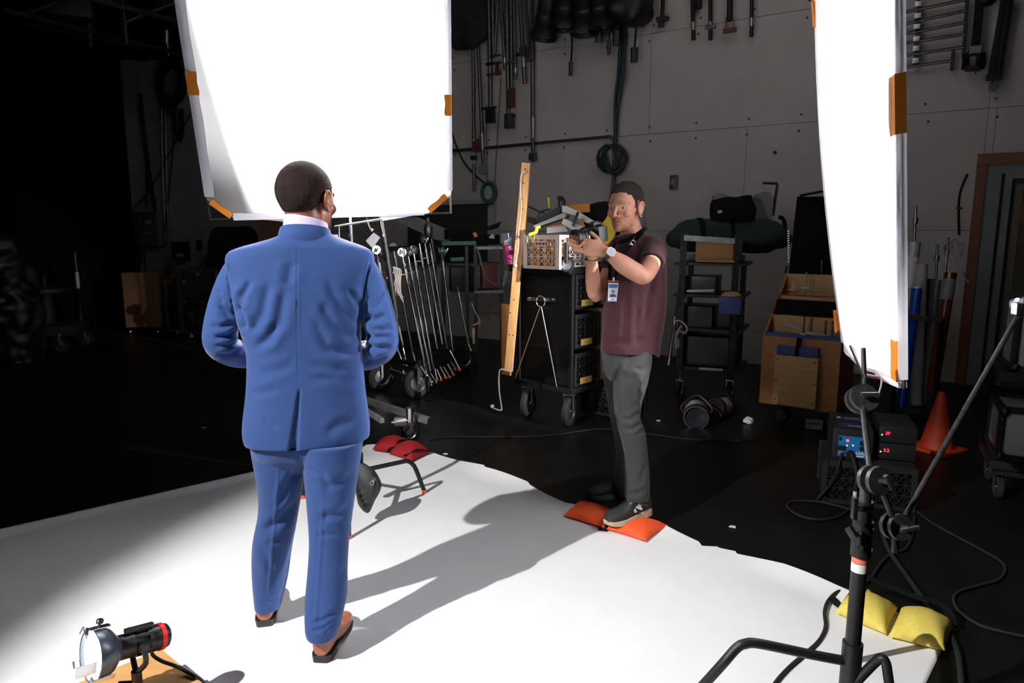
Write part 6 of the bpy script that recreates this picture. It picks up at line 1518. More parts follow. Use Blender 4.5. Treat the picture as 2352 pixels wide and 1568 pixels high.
for y0, y1, c_ in ((.10, .20, m_blue), (.26, .36, m_blue)): MB().box(P(.14, (y0+y1)/2, .449), (.15, y1-y0, .003), Rk2).build('top_panel', M('dark_blue_label', rgb(22, 34, 66), .5), bl)
MB().box(P(.16, .12, .452), (.09, .008, .002), Rk2).build('printed_line', m_grey, bl); MB().box(P(.15, .30, .452), (.09, .006, .002), Rk2).build('printed_line', m_grey, bl); MB().lathe([(0, .002), (.012, 0)], P(.08, .31, .451), UP, 12).build('logo_mark', m_white, bl)
m_redd = M('red_digits_lit', rgb(255, 40, 60), .3, emit=rgb(255, 40, 70), es=1.5)
for i, (z, lb) in enumerate(((.268, 'black dimmer unit with red digits, lower of the two right of the blue ballast'), (.372, 'black dimmer unit with red digits, upper of the two right of the blue ballast'))):
    d_ = T('dimmer_unit', lb, 'dimmer', P(.38, .28, z), 'dimmer units')
    MB().box(P(.385, .28, z+.05), (.2, .34, .098), Rk2, .008).build('case', m_black, d_)
    put_text('3F' if i else '3.2', .026, P(.33, .107, z+.055), Rf_, m_redd, d_, 'digits', .001, .0008)
    MB().ell(P(.30, .108, z+.045), .004).build('indicator', M('white_lamp_lit', rgb(255, 255, 240), .3, emit=(1, 1, .9), es=2.0), d_)
ld = MB().tube([P(.085, fy-.01, .302), P(.06, -.05, .22), P(.03, -.03, .12), P(-.03, -.04, .03), P(-.04, -.02, .01)], .006, 8, 5).build('lead', m_rubber, bl)
ld = MB().tube([P(.135, fy-.02, .30), P(.15, -.02, .27), P(.165, -.05, .2), P(.165, -.04, .10)], .010, 8, 5).build('lead', m_rubber, bl)
MB().cyl(P(.165, -.04, .10), P(.165, -.04, .072), .011).build('plug_collar', m_white, bl); MB().cyl(P(.165, -.04, .072), P(.16, -.04, .012), .013).build('plug', m_blackp, bl)

# ---- traffic cone
cg = gnd(2150, 1032); t = T('traffic_cone', 'orange traffic cone on the dark floor behind the ballasts', 'cone', cg)
m_cone = M('cone_orange', rgb(190, 58, 26), .6)
MB().lathe([(.0, .44), (.02, .44), (.026, .43), (.11, .03), (.115, .02)], cg, (0.0, 0, 1), 28).build('cone', m_cone, t); MB().box(cg+UP*.012, (.30, .30, .024), .5, .008).build('base', m_cone, t)

# ---- gel rolls at the wall
rk = T('roll_rack', 'black rack holding the gel rolls by the door', 'rack', V((at(2120, 900, 6.1).x, 6.15, 0)))
MB().box2(at(2070, 727, 5.95), at(2164, 734, 5.85), .02, .045).build('front_rail', m_dsteel, rk); MB().box2(at(2070, 735, 6.35), at(2170, 735, 6.3), .02, .045).build('rear_rail', m_black, rk)
for x, d in ((2068, 5.97), (2164, 5.87), (2168, 6.3)): MB().box2(up3(at(x, 735, d), 0), at(x, 735, d), .03, .03).build('post', m_black, rk)
MB().box2(up3(at(2068, 735, 6.0), .03), up3(at(2168, 735, 5.9), .03), .4, .03).build('base', m_black, rk)
def roll(label, top, bot, d0, d1, r, mat, core=None, lab=None, nm='gel_roll'):
    a, c = at(*top, d0), at(*bot, d1); ax_ = (a-c).normalized(); L = (a-c).length
    t = T(nm, label, 'roll', c, 'gel rolls in the rack')
    MB().lathe([(0, 0), (r, 0), (r, L), (r*.7, L), (r*.7, L-.05)], c, ax_, 24).build('sheet', mat, t)
    if core: MB().lathe([(r*.72, L-.05), (r*.72, L+.02), (r*.6, L+.02), (r*.6, L-.05)], c, ax_, 20).build('core', core, t)
    if lab: MB().lathe([(r+.001, L*lab[0]), (r+.001, L*lab[1])], c, ax_, 24).build('label_band', lab[2], t)
roll('plain white tall roll standing in the rack next to the side silk', (2117, 606), (2104, 935), 6.12, 6.1, .047, M('matte_white_roll', rgb(168, 164, 164), .6, var=.04))
roll('clear wrapped roll leaning left behind the edge of the side silk', (2101, 556), (2060, 900), 6.25, 6.15, .05, M('clear_wrap_roll', rgb(176, 176, 178), .25, var=.15, scale=25, bump=.4, bscale=40), None, (.70, .9, m_white))
roll('glossy blue gel roll between the side silk and the white roll', (2106, 662), (2070, 935), 6.05, 6.0, .042, M('blue_gel', rgb(10, 72, 176), .15), m_white)
roll('copper coloured gel roll, rightmost in the rack', (2184, 626), (2140, 900), 6.05, 6.0, .05, M('copper_gel', rgb(92, 36, 20), .12), None, (.78, .95, M('grey_label', rgb(120, 122, 120), .6)))
roll('grey translucent gel roll between the white and the copper roll', (2153, 622+20), (2122, 930), 6.2, 6.15, .034, M('smoky_gel', rgb(110, 108, 108), .25))
roll('dark gel roll standing behind the copper roll', (2140, 640), (2112, 920), 6.4, 6.35, .04, M('dark_gel', rgb(34, 32, 34), .25))
for i, (x, y, x1, y1, lb) in enumerate(((2104, 474, 2096, 560, 'steel stand tip rising above the clear wrapped roll'), (2153, 560, 2148, 620, 'thin steel spike left of the copper roll top'), (2177, 545, 2170, 580, 'thin steel spike above the copper roll'))):
    tag(MB().cyl(at(x, y, 6.4), at(x1, y1+60, 6.4), .012).cyl(at(x, y+26, 6.4), at(x-3, y+40, 6.4), .022).build('stand_tip', m_steel, loc=at(x1, y1+60, 6.4)), lb, 'stand')
b = MB(); 
c = at(2192, 575, 6.1); b.ell(c, (.07, .06, .09)); me = remesh(b.mesh(), .008, 1); push_noise(me, .03, 22); tag(link_mesh('plastic_wrap', me, M('clear_film'), loc=c-UP*.08), 'crumpled clear plastic wrap at the top of the copper roll', 'plastic wrap')
tag(MB().cyl(at(2212, 627, 5.9), at(2224, 648, 5.85), .006).ell(at(2224, 648, 5.85), .012).build('latch_pin', m_chrome, loc=at(2224, 648, 5.85)), 'small bright metal pin in front of the door frame', 'pin')
tag(MB().tube([at(2222, 400, 6.9), at(2206, 440, 6.85), at(2202, 480, 6.85), at(2203, 540, 6.85)], .012, 6).build('cable', m_rubber, loc=at(2203, 540, 6.85)), 'dark cable hanging down the left side of the door surround', 'cable')
tag(MB().box(at(2203, 478, 6.8), (.06, .03, .02), .4).build('red_clip', m_red, loc=at(2203, 478, 6.8)), 'small red clip on the cable beside the door', 'clip')

# ---- aluminium cases at the right edge
def flight_case(label, P0, e1, e2, s, handle=True):
    R = Matrix((e1, e2, UP)).transposed(); c = P0+e1*s[0]/2+e2*s[1]/2+UP*s[2]/2
    t = T('flight_case', label, 'case', P0+e1*s[0]/2+e2*s[1]/2)
    MB().box(c, s, R, .004).build('shell', M('grey_laminate', rgb(150, 152, 154), .45, var=.05), t)
    b = MB()
    for x in (0, s[0]):
        for y in (0, s[1]): b.box(P0+e1*x+e2*y+UP*s[2]/2, (.035, .035, s[2]), R, .003)
    for z in (0, s[2]):
        for y in (0, s[1]): b.box(P0+e1*s[0]/2+e2*y+UP*z, (s[0], .035, .035), R, .003)
        for x in (0, s[0]): b.box(P0+e1*x+e2*s[1]/2+UP*z, (.035, s[1], .035), R, .003)
    b.build('edge_profile', m_blackp, t)
    for x in (0.01, s[0]-.01):
        for z in (.01, s[2]-.01): MB().ell(P0+e1*x-e2*.012+UP*z, .028).build('ball_corner', m_blackp, t)
    b = MB()
    for k in range(4): b.ell(P0+e1*.0-e2*.019+UP*(s[2]*(.2+.2*k)), .004, seg=8, ring=6)
    b.build('rivets', m_chrome, t)
    if handle:
        hc = P0+e1*s[0]*.45-e2*.004+UP*s[2]*.42
        MB().box(hc, (.14, .012, .10), R, .004).build('handle_dish', m_blackp, t); MB().tube([hc-e1*.045-e2*.01+UP*.02, hc-e1*.04-e2*.025-UP*.01, hc+e1*.04-e2*.025-UP*.01, hc+e1*.045-e2*.01+UP*.02], .006, 6).build('handle', m_chrome, t)
    return t
ec1, ec2 = frame3(V((.8, -.42, 0)))
Pc = at(2291, 1047, 3.95); flight_case('grey flight case with black edges low at the right edge of the picture', Pc, ec1, ec2, (.5, .4, .29))
Pc2 = at(2326, 846, 4.1); flight_case('grey flight case standing on the black trolley at the right edge, the upper one', Pc2, ec1, ec2, (.5, .4, .42), False)
tr = T('trolley', 'black trolley carrying the grey flight cases at the right edge', 'cart', up3(Pc, 0)+ec1*.3)
Rt = Matrix((ec1, ec2, UP)).transposed()
slab('deck', m_black, Pc+ec1*.27+ec2*.2-UP*.05, (.62, .46, .05), Rt, tr); slab('shelf', m_black, Pc2+ec1*.24+ec2*.2-UP*.05, (.62, .46, .06), Rt, tr)
for x, y in ((-.02, .43), (.55, .43)): MB().box2(up3(Pc+ec1*x+ec2*y, Pc.z-.03), up3(Pc+ec1*x+ec2*y, Pc2.z-.03), .04, .04).build('post', m_black, tr)
for x, y in ((.03, .05), (.5, .05), (.03, .4)): caster(tr, Pc+ec1*x+ec2*y, .07, 1.2, .035, rim=m_dsteel)
MB().box(up3(Pc, .175)+ec1*.27+ec2*.2, (.55, .42, .03), Rt).build('bolster', m_black, tr)
# ================================================================== things hung on the back wall
# wall pipe with bend, vertical conduit
o = MB().tube([wall(990, 351, .05), wall(1035, 347, .05), wall(1200, 332, .05), wall(1385, 315, .05), wall(1400, 315, .05), wall(1408, 321, .05), wall(1411, 334, .05), wall(1410, 350, .05)], .022, 8, 4).build('conduit', m_dsteel, loc=wall(1200, 332)); tag(o, 'thin dark conduit running level along the grey wall, bending down at its right end', 'pipe')
o = MB().cyl(wall(1428, 50, .06), wall(1406, 470, .06), .03, n=10).build('conduit', m_dsteel, loc=wall(1406, 470)); tag(o, 'vertical dark conduit on the wall rising above the head of the photographer', 'pipe')
for i, (x0, x1, x2, lb) in enumerate(((1424, 1414, 1412, 'left'), (1430, 1422, 1415, 'middle'), (1434, 1426, 1413, 'right'))):
    o = MB().tube([wall(x0, 40, .12), wall(x0+1, 130, .14), wall(x1, 215, .14), wall(x2, 280, .13), wall(x2+1, 335, .1)], .017, 7, 4).build('cable', M('blue_black_rubber', rgb(18, 34, 40), .6), loc=wall(x2, 335)); tag(o, 'blue black cable hanging down the wall to the coil, %s of three' % lb, 'cable', 'cables hanging to the coil')
b = MB(); cw = lambda x, y: wall(x, y, .14)
for cx, cy, rx, ry in ((1404, 365, 30, 30), (1408, 365, 25, 32), (1411, 366, 28, 33), (1413, 362, 24, 29), (1396, 365, 22, 31), (1406, 367, 20, 30)):
    b.tube([cw(cx+rx*math.cos(2*PI*k/14), cy+ry*math.sin(2*PI*k/14))+WN*random.uniform(-.02, .03) for k in range(14)], .018, 7, 2, True)
tag(b.build('cable_coil', M('blue_black_rubber'), loc=wall(1408, 398, .1)), 'coil of blue black cable hung on the conduit above the photographer', 'cable coil')
wpt = wall(1548, 418, .02); t = T('outlet_plate', 'small black wall plate with a grey centre above the right side of the photographer', 'wall plate', wpt)
MB().box(wpt, (.10, .03, .17), WROT, .004).build('plate', m_blackp, t); MB().box(wpt+WN*.016-WD*-.012, (.05, .012, .07), WROT).build('insert', m_grey, t)
tag(MB().cyl(wall(1780, 350, .0), wall(1780, 350, .02), .02, n=10).build('knockout', m_ink, loc=wall(1780, 350)), 'small dark hole cover alone on the grey wall left of the side silk', 'cover')
# pipes and arms hung by hooks, left to right
def hung_pole(label, top, bot, r, extra=(), mat=None, tip=None, off=.12):
    a, c = wall(*top, off), wall(*bot, off); t = T('hung_pole', label, 'pole', c, 'poles hung on the wall')
    MB().cyl(c, a+(a-c).normalized()*.8, r, n=10).build('tube', mat or m_dsteel, t)
    ax_ = (a-c).normalized()
    if tip: MB().cyl(c+ax_*tip, c, r*1.25, r*.7, n=10).build('chrome_tip', m_steel, t)
    for nm, (x, y), s, m in extra:
        MB().box(wall(x, y, off+.03), s, WROT, .006).build(nm, m, t)
m_dred = M('dark_red_grip', rgb(92, 28, 34), .6)
hung_pole('dark wall pole nearest the right edge of the big silk, chrome lower end', (1085, 0), (1089, 440), .022, (('joint', (1088, 362), (.08, .06, .06), m_dsteel),), None, .75)
hung_pole('dark wall pole ending at the green coil, second from the silk edge', (1095, 40), (1110, 388), .024, (('joint', (1110, 390), (.12, .06, .12), m_grey),), None, .5)
hung_pole('dark pole with chrome bar and red clamp, third from the silk', (1122, 0), (1127, 276), .030, (('chrome_bar', (1134, 146), (.26, .04, .035), m_chrome), ('red_clamp', (1134, 170), (.22, .05, .03), m_dred), ('clamp_side', (1141, 160), (.03, .05, .15), m_dred), ('end_bar', (1124, 248), (.26, .04, .03), m_chrome), ('end_block', (1126, 266), (.12, .08, .2), m_black)))
hung_pole('dark pole hanging behind the chrome bar, fourth from the silk', (1131, 8), (1133, 128), .026)
hung_pole('dark pole with small frame at its foot, fifth from the silk', (1142, 8), (1136, 124), .022, (('frame_foot', (1138, 128), (.16, .04, .02), m_dsteel),))
hung_pole('slanted dark pole with a pointed tip, sixth from the silk', (1150, 5), (1160, 160), .024, (), None, .15)
hung_pole('long dark pole reaching down to a block, seventh from the silk', (1163, 0), (1168, 290), .028, (('block', (1170, 278), (.13, .07, .2), m_dsteel), ('knob', (1176, 267), (.08, .06, .03), m_black)))
hung_pole('dark pole with a dark red grip at its foot, eighth from the silk', (1173, 0), (1175, 238), .022, (('red_grip', (1175, 225), (.07, .06, .26), m_dred), ('cross_bar', (1174, 142), (.14, .03, .02), m_steel)))
hung_pole('dark pole with a jagged tip beside the red grip pole', (1180, 10), (1184, 182), .022, (), None, .15)
hung_pole('dark pole with chrome knob and long jagged tip, tenth from the silk', (1194, 10), (1205, 192), .028, (('knob', (1195, 125), (.11, .04, .05), m_chrome), ('collar', (1202, 118), (.09, .07, .12), m_dsteel)), None, .4)
hung_pole('dark pole with a small square frame at its foot, left of the longest pole', (1207, 10), (1216, 118), .024, (('square_foot', (1216, 138), (.11, .03, .03), m_dred), ('square_side', (1212, 126), (.02, .03, .13), m_dsteel)))
hung_pole('longest grey wall pole, ending just above the pine plank', (1222, 0), (1224, 372), .028, (('joint', (1224, 360), (.1, .07, .1), m_dsteel),), None, .6)
for i, (x0, y0, x1, y1, r, lb) in enumerate(((1523, 0, 1521, 40, .026, 'dark hook clamp hanging at the top, first to the right of the lamp row'), (1591, 0, 1593, 92, .026, 'dark pole with jagged tip at the top centre of the grey wall'), (1605, 0, 1605, 20, .04, 'short black pole stub beside the jagged tip pole'), (1632, 0, 1632, 92, .024, 'dark pole with stepped tip left of the square framed pole'), (1677, 0, 1676, 48, .034, 'dark pole with a square frame foot at the top of the wall'), (1727, 0, 1726, 84, .022, 'thin dark pole, rightmost of the top row before the side silk'))):
    ex = []
    if i == 0: ex = [('hook', (1522, 44), (.14, .08, .05), m_black), ('jaw', (1519, 52), (.06, .06, .1), m_black)]
    if i == 3: ex = [('step', (1632, 62), (.12, .05, .04), m_dsteel)]
    if i == 4: ex = [('square_side', (1667, 58), (.02, .03, .17), m_dsteel), ('square_side', (1685, 58), (.02, .03, .17), m_dsteel), ('square_foot', (1676, 70), (.15, .04, .05), m_dred)]
    hung_pole(lb, (x0, y0-12), (x1, y1), r, ex, m_black, .2 if i in (1, 3, 5) else None)
for i, (pts, lb) in enumerate((([(1106, 275), (1098, 345)], 'thin hook wire beside the poles under the lamp row'), ([(1117, 240), (1117, 300), (1119, 420)], 'thin chain hanging down to the green coil'), ([(1150, 180), (1143, 300), (1136, 420)], 'thin pale wire slanting down the wall to the green coil'))):
    o = MB().tube([wall(x, y, .06) for x, y in pts], .007, 6).build('wire', m_dsteel, loc=wall(*pts[-1], .06)); tag(o, lb, 'wire')
o = MB().tube([wall(1030, 270, .05), wall(1040, 312, .05), wall(1062, 366, .05), wall(1085, 395, .05), wall(1112, 420, .06)], .012, 6).build('cable', m_rubber, loc=wall(1112, 420, .06)); tag(o, 'thin cable sagging from behind the big silk to the green coil', 'cable')
b = MB()
for rx, ry, dx in ((15, 21, 0), (17, 24, 1), (13, 19, -1)): b.tube([wall(1122+dx+rx*math.cos(2*PI*k/12), 442+ry*math.sin(2*PI*k/12), .1+dx*.02) for k in range(12)], .02, 7, 2, True)
tag(b.build('green_coil', M('dark_green_rubber', rgb(24, 84, 62), .6), loc=wall(1122, 466, .1)), 'green cable coil hanging on the wall beside the big silk', 'cable coil')
tag(MB().box(wall(1097, 336, .14), (.12, .1, .14), WROT, .02).ell(wall(1095, 328, .14), .05).build('red_clamp', m_dred, loc=wall(1097, 345, .14)), 'small dark red clamp on the level conduit near the big silk', 'clamp')
# soft black mass of cables and bags, top left of the poles
b = MB(); 
for x, y, r in ((1045, -10, .25), (1048, 40, .26), (1055, 72, .22), (1080, 10, .25), (1086, 60, .24), (1088, 85, .14), (1050, 84, .13), (1066, 30, .3)): b.ell(wall(x, y, .2), (r, r*.8, r*1.2))
me = remesh(b.mesh(), .03, 2); push_noise(me, .07, 6); tag(link_mesh('hanging_bag', me, M('black_purple_cloth', rgb(24, 22, 28), .9, var=.2, bump=.3, bscale=40), loc=wall(1065, 100, .2)), 'dark lumpy bundle hanging at the top beside the big silk', 'bag')
o = MB().cyl(wp(-2, 4.9, .25), wp(12, 4.9, .25), .03).build('hanging_rail', m_black, loc=wp(5, 4.9, .25)); tag(o, 'long black rail high on the grey wall above the hung poles and spotlights', 'rail')
# row of profile spotlights hanging nose down
def spot(label, top, bot, r, off=.35):
    a, c = wall(*top, off), wall(*bot, off+.05); ax_ = (c-a).normalized(); L = (c-a).length
    t = T('profile_spotlight', label, 'spotlight', c, 'spotlights hung nose down on the wall')
    MB().lathe([(0, 0), (r*.75, .02), (r*.95, L*.1), (r*.95, L*.35), (r*.72, L*.42), (r*.72, L*.68), (r*.78, L*.7), (r*.78, L*.74), (r*.72, L*.76), (r*.76, L*.84), (r*1.02, L*.92), (r*1.05, L), (r*.95, L)], a, ax_, 24).build('barrel', m_black, t)
    MB().lathe([(0, L*.97), (r*.5, L*.975), (r*.95, L*.95)], a, ax_, 24).build('lens', M('dark_lens'), t)
    s_ = ax_.cross(WN).normalized(); MB().cyl(a+ax_*L*.72-s_*r*.7, a+ax_*L*.72-s_*r*1.35, .025, n=8).cyl(a+ax_*L*.2-s_*r*.9, a+ax_*L*.2-s_*r*1.2, .03, n=8).build('focus_knob', m_black, t)
spot('leftmost black spotlight hanging nose down, tilted to the left', (1268, -75), (1246, 90), .17)
spot('black spotlight hanging nose down, second from the left', (1303, -80), (1293, 66), .17)
spot('black spotlight hanging nose down, third from the left, lowest mouth of the row', (1338, -75), (1342, 76), .18)
spot('black spotlight hanging nose down with a plug, fourth from the left', (1373, -85), (1381, 68), .165)
b = MB()
for x, y, r in ((1424, 5, .19), (1444, 18, .27), (1458, 28, .22), (1432, 36, .16), (1452, -10, .28)): b.ell(wall(x, y, .3), (r, r*.8, r*.75))
me = remesh(b.mesh(), .035, 2); push_noise(me, .05, 5); tag(link_mesh('fixture_cluster', me, m_black, loc=wall(1435, 50, .3)), 'black bulky fixture at the right end of the spotlight row', 'fixture')
fr_ = T('wire_cage', 'small dark frame hanging at the right end of the spotlight row', 'frame', wall(1484, 30, .2))
b = MB(); 
for p, q_ in (((1472, 0), (1472, 26)), ((1489, 0), (1488, 28)), ((1472, 28), (1489, 26)), ((1472, 8), (1489, 8))): b.cyl(wall(*p, .2), wall(*q_, .2), .018, n=8)
b.build('bars', m_black, fr_); MB().tube([wall(1496, -6, .2), wall(1500, 8, .2), wall(1494, 22, .2), wall(1487, 26, .2)], .008, 6).build('safety_cable', m_black, fr_)
def plug(label, pts, big):
    q_ = [wall(x, y, .3) for x, y in pts]; t = T('plug_lead', label, 'cable', q_[-1], 'plug leads hanging from the spotlights')
    MB().tube(q_, .014, 7).build('lead', m_rubber, t); s = .05 if big else .028
    MB().cyl(q_[-1]+UP*.05, q_[-1]-UP*.12, s, s*.9, n=10).build('plug', m_blackp, t)
    b = MB()
    for k in (-1, 1): b.cyl(q_[-1]-WD*k*.02-UP*.12, q_[-1]-WD*k*.02-UP*.18, .006, n=6)
    b.build('prongs', m_steel, t)
plug('long thin plug lead hanging between the second and third spotlight', [(1313, 20), (1312, 60), (1314, 100), (1311, 152)], False)
plug('fat black plug hanging under the fourth spotlight', [(1374, 60), (1375, 74)], True)
plug('plug lead hanging third from the left, thin plug', [(1400, 45), (1400, 70), (1399, 102)], False)
plug('plug lead with a fat plug just left of the hanging cables', [(1417, 40), (1416, 62), (1416, 82)], True)
plug('plug lead with a fat plug hanging right of the vertical cables', [(1462, 40), (1460, 80), (1457, 120)], True)
# rack of welded rods, upper right
gr = T('rod_rack', 'rack of crossed dark rods on the wall right of the side silk', 'rack', wall(2150, 160, .08))
for (x0, y0), (x1, y1) in (((2060, 32), (2220, -1)), ((2060, 59), (2221, 24)), ((2060, 82), (2219, 51)), ((2060, 102), (2218, 78)), ((2060, 130), (2216, 108)), ((2060, 157), (2190, 139)), ((2111, -8), (2102, 152)), ((2222, -8), (2213, 132)), ((2190, 114), (2186, 162))):
    MB().cyl(wall(x0, y0, .10), wall(x1, y1, .10), .017, n=8).build('rod', m_dsteel, gr)
b = MB()
for y in (10, 37, 62, 90, 112, 140): b.box(wall(2110-y*.05, y, .13), (.06, .05, .05), WROT, .006)
for k, y in enumerate((10, 37, 62, 90, 112, 140)): MB().box(wall(2110-y*.05, y, .13), (.06, .05, .05), WROT, .006).build('clamp', m_steel, gr)
b.bm.free()
yk_ = T('hung_yoke', 'dark double pole with a square fork end, right of the rod rack', 'pole', wall(2240, 160, .15))
for x0, x1 in ((2247, 2236), (2256, 2243)): MB().cyl(wall(x0, -10, .15), wall(x1, 115, .15), .025, n=8).build('tube', m_black, yk_)
for p, q_ in (((2222, 123), (2256, 121)), ((2220, 123), (2216, 160)), ((2256, 122), (2252, 160)), ((2216, 158), (2253, 157))): MB().box2(wall(*p, .15), wall(*q_, .15), .045, .05).build('fork_bar', m_black, yk_)
MB().box(wall(2240, 115, .16), (.1, .07, .07), WROT, .006).build('collar', m_grey, yk_); MB().cyl(wall(2244, 122, .16), wall(2241, 170, .16), .007, n=6).build('pin', m_dsteel, yk_)
tp_ = T('hung_pole', 'pair of dark poles strapped together, rightmost on the grey wall', 'pole', wall(2285, 210, .15), 'poles hung on the wall')
for (x0, x1, y1) in ((2311, 2277, 175), (2321, 2290, 178)): MB().cyl(wall(x0, -15, .15), wall(x1, y1, .15), .035, n=10).build('tube', m_black, tp_)
for (x0, y0, x1, y1) in ((2278, 170, 2274, 207), (2288, 172, 2282, 211)): MB().cyl(wall(x0, y0, .15), wall(x1, y1, .15), .018, n=8).build('tip', m_steel, tp_)
for x in (2274, 2291): MB().box(wall(x, 178, .17), (.07, .08, .05), WROT, .006).build('collar', m_black, tp_)
tag(MB().ell(wall(2268, 0, .15), (.08, .06, .06)).cyl(wall(2268, 0, .15), wall(2270, -40, .15), .03).build('hung_weight', m_black, loc=wall(2268, 0, .15)), 'round black end hanging between the fork and the strapped poles', 'weight')

# ================================================================== left background
pn_ = T('electric_panel', 'grey electric panel on the wall beside the stage curtain edge', 'panel', wall(337, 565, .06))
p0, p1 = wall(306, 525, .06), wall(369, 525, .06); wdt = (p1-p0).length; hgt = wall(337, 486, .06).z - wall(337, 563, .06).z
MB().box(wall(337, 525, .08), (wdt, .16, hgt), WROT, .01).build('cabinet', M('panel_grey', rgb(92, 94, 96), .5), pn_)
for x, y, sx, sz, m in ((339, 497, .28, .04, m_grey), (340, 510, .20, .09, m_white), (340, 535, .20, .04, m_lgrey), (319, 503, .1, .04, m_lgrey)): MB().box(wall(x, y, .17), (sx, .01, sz), WROT).build('label_plate', m, pn_)
o = MB().box2(wall(300, 566, .06), wall(368, 566, .06), .05, .05).build('wire_trough', M('panel_grey'), loc=wall(335, 566, .06)); tag(o, 'narrow grey trough under the electric panel', 'trough')
for i, (pts, r, lb) in enumerate((([(437, 262), (400, 330), (350, 425), (305, 482)], .012, 'thin cable crossing the wall diagonally left of the big silk'), ([(322, 215), (330, 290), (344, 400), (358, 487)], .035, 'thick black cable curving down to the electric panel'), ([(318, 235), (327, 300), (336, 370), (338, 480)], .012, 'thin black cable beside the thick one above the electric panel'), ([(371, 200), (372, 330), (375, 440), (380, 560)], .018, 'thin conduit between the electric panel and the cable coil, left of three'), ([(379, 200), (381, 330), (384, 440), (386, 560)], .018, 'thin conduit between the electric panel and the cable coil, middle of three'), ([(399, 320), (394, 380), (388, 440), (378, 540)], .012, 'thin dark cable right of the conduits above the monitor'), ([(303, 570), (290, 600), (284, 640), (286, 650)], .02, 'black cable hanging left below the electric panel'), ([(318, 566), (322, 600), (312, 640), (308, 655)], .025, 'black cable bundle hanging below the electric panel'), ([(330, 566), (334, 620), (338, 650)], .016, 'black cable with plug hanging below the electric panel, right one'), ([(505, 568), (480, 585), (466, 605), (462, 620)], .014, 'thin cable loop hanging right of the monitor'))):
    o = MB().tube([wall(x, y, .09) for x, y in pts], r, 7, 5).build('cable', m_rubber if i not in (3, 4) else m_dsteel, loc=wall(*pts[-1], .09)); tag(o, lb, 'cable')
b = MB()
for cx, cy, rx, ry in ((392, 190, 27, 42), (394, 192, 30, 46), (390, 188, 24, 38), (396, 194, 26, 44), (393, 190, 32, 48)): b.tube([wall(cx+rx*math.cos(2*PI*k/14), cy+ry*math.sin(2*PI*k/14), .2+random.uniform(-.06, .06)) for k in range(14)], .05, 7, 2, True)
for pts in (((364, 200), (366, 235), (382, 250), (396, 245)), ((398, 240), (398, 290), (408, 318), (414, 305), (412, 250)), ((405, 240), (402, 280), (412, 325), (420, 300), (418, 250)), ((380, 240), (390, 262), (405, 255))): b.tube([wall(x, y, .2) for x, y in pts], .025, 7, 4)
tag(b.build('cable_coil', m_rubber, loc=wall(395, 300, .2)), 'large black cable coil hung high on the wall left of the big silk', 'cable coil')
tag(MB().cyl(at(382, 70, 11.5), at(387, 128, 11.5), .02).cyl(at(382, 100, 11.5), at(382, 70, 11.5), .05).build('rigging_hook', m_steel, loc=at(387, 128, 11.5)), 'small steel rigging hook hanging in the dark left of the big silk', 'hook')
mo = T('monitor', 'dark monitor standing on the road case left of the blue suit', 'monitor', at(417, 603, 11.4))
MB().box(at(416, 577, 11.4), (.46, .04, .31), WROT, .008).build('casing', m_blackp, mo); MB().box(at(416, 576, 11.35), (.42, .01, .26), WROT).build('screen', M('dark_screen'), mo); MB().box(at(413, 586, 11.33), (.19, .006, .06), WROT).build('paper_note', m_lgrey, mo); MB().box(at(416, 604, 11.4), (.1, .1, .06), WROT).build('foot', m_blackp, mo)
o = MB().box(wall(458, 561, .03), (.13, .04, .18), WROT, .006).build('outlet_box', m_black, loc=wall(458, 570, .03)); tag(o, 'small black outlet box on the wall right of the monitor', 'outlet')
eL, eR = gnd(278, 768), gnd(335, 768); wbx = T('wooden_cabinet', 'brown wooden cabinet on casters beside the stage curtain', 'cabinet', (eL+eR)/2)
c_ = (eL+eR)/2+V((.13, .3, 0)); zt_ = at(318, 630, 10.9).z
MB().box(up3(c_, (zt_+.08)/2+.03), (.56, .5, zt_-.08), .12, .008).build('carcass', M('brown_veneer', rgb(84, 56, 34), .55, var=.12, scale=3, stretch=(6, 6, 1)), wbx)
for x in (-.22, .22): MB().ell(up3(c_, .035)+V((x, -.22, 0)), .033).build('caster', m_steel, wbx); 
MB().ell(up3(c_, .035)+V((0, .2, 0)), .033).build('caster', m_steel, wbx)
def road_case(label, x0, x1, ytop, ybot, d, dep):
    a, c = at(x0, ybot, d), at(x1, ybot, d); s = ((c-a).length, dep, at(x0, ytop, d).z - .12)
    cc_ = (a+c)/2; cc_ = V((cc_.x, d+dep/2, .12+s[2]/2)); t = T('road_case', label, 'case', V((cc_.x, cc_.y, 0)))
    MB().box(cc_, s, None, .01).build('shell', m_blackp, t)
    for x in (-1, 1): MB().box(cc_+V((x*s[0]/2, -dep/2, 0)), (.03, .03, s[2]), None, .003).build('edge_profile', m_steel, t)
    for z in (-1, 1): MB().box(cc_+V((0, -dep/2, z*s[2]/2)), (s[0], .025, .025), None, .003).build('edge_profile', m_dsteel, t)
    for x, z in ((0, .45), (-.42, .32), (-.4, .0), (.42, .05)): MB().box(cc_+V((x*s[0], -dep/2-.012, z*s[2])), (.05, .02, .05), None, .004).build('latch', m_steel, t)
    for x in (-1, 1):
        for y in (-1, 1): caster(t, cc_+V((x*(s[0]/2-.08), y*(dep/2-.08), 0)), .055, .3, .03)
road_case('black road case with steel edges standing just left of the blue sleeve', 419, 505, 622, 738, 10.2, .6)
road_case('narrow black road case with steel edge between the cabinet and the wider case', 386, 413, 640, 742, 10.6, .5)
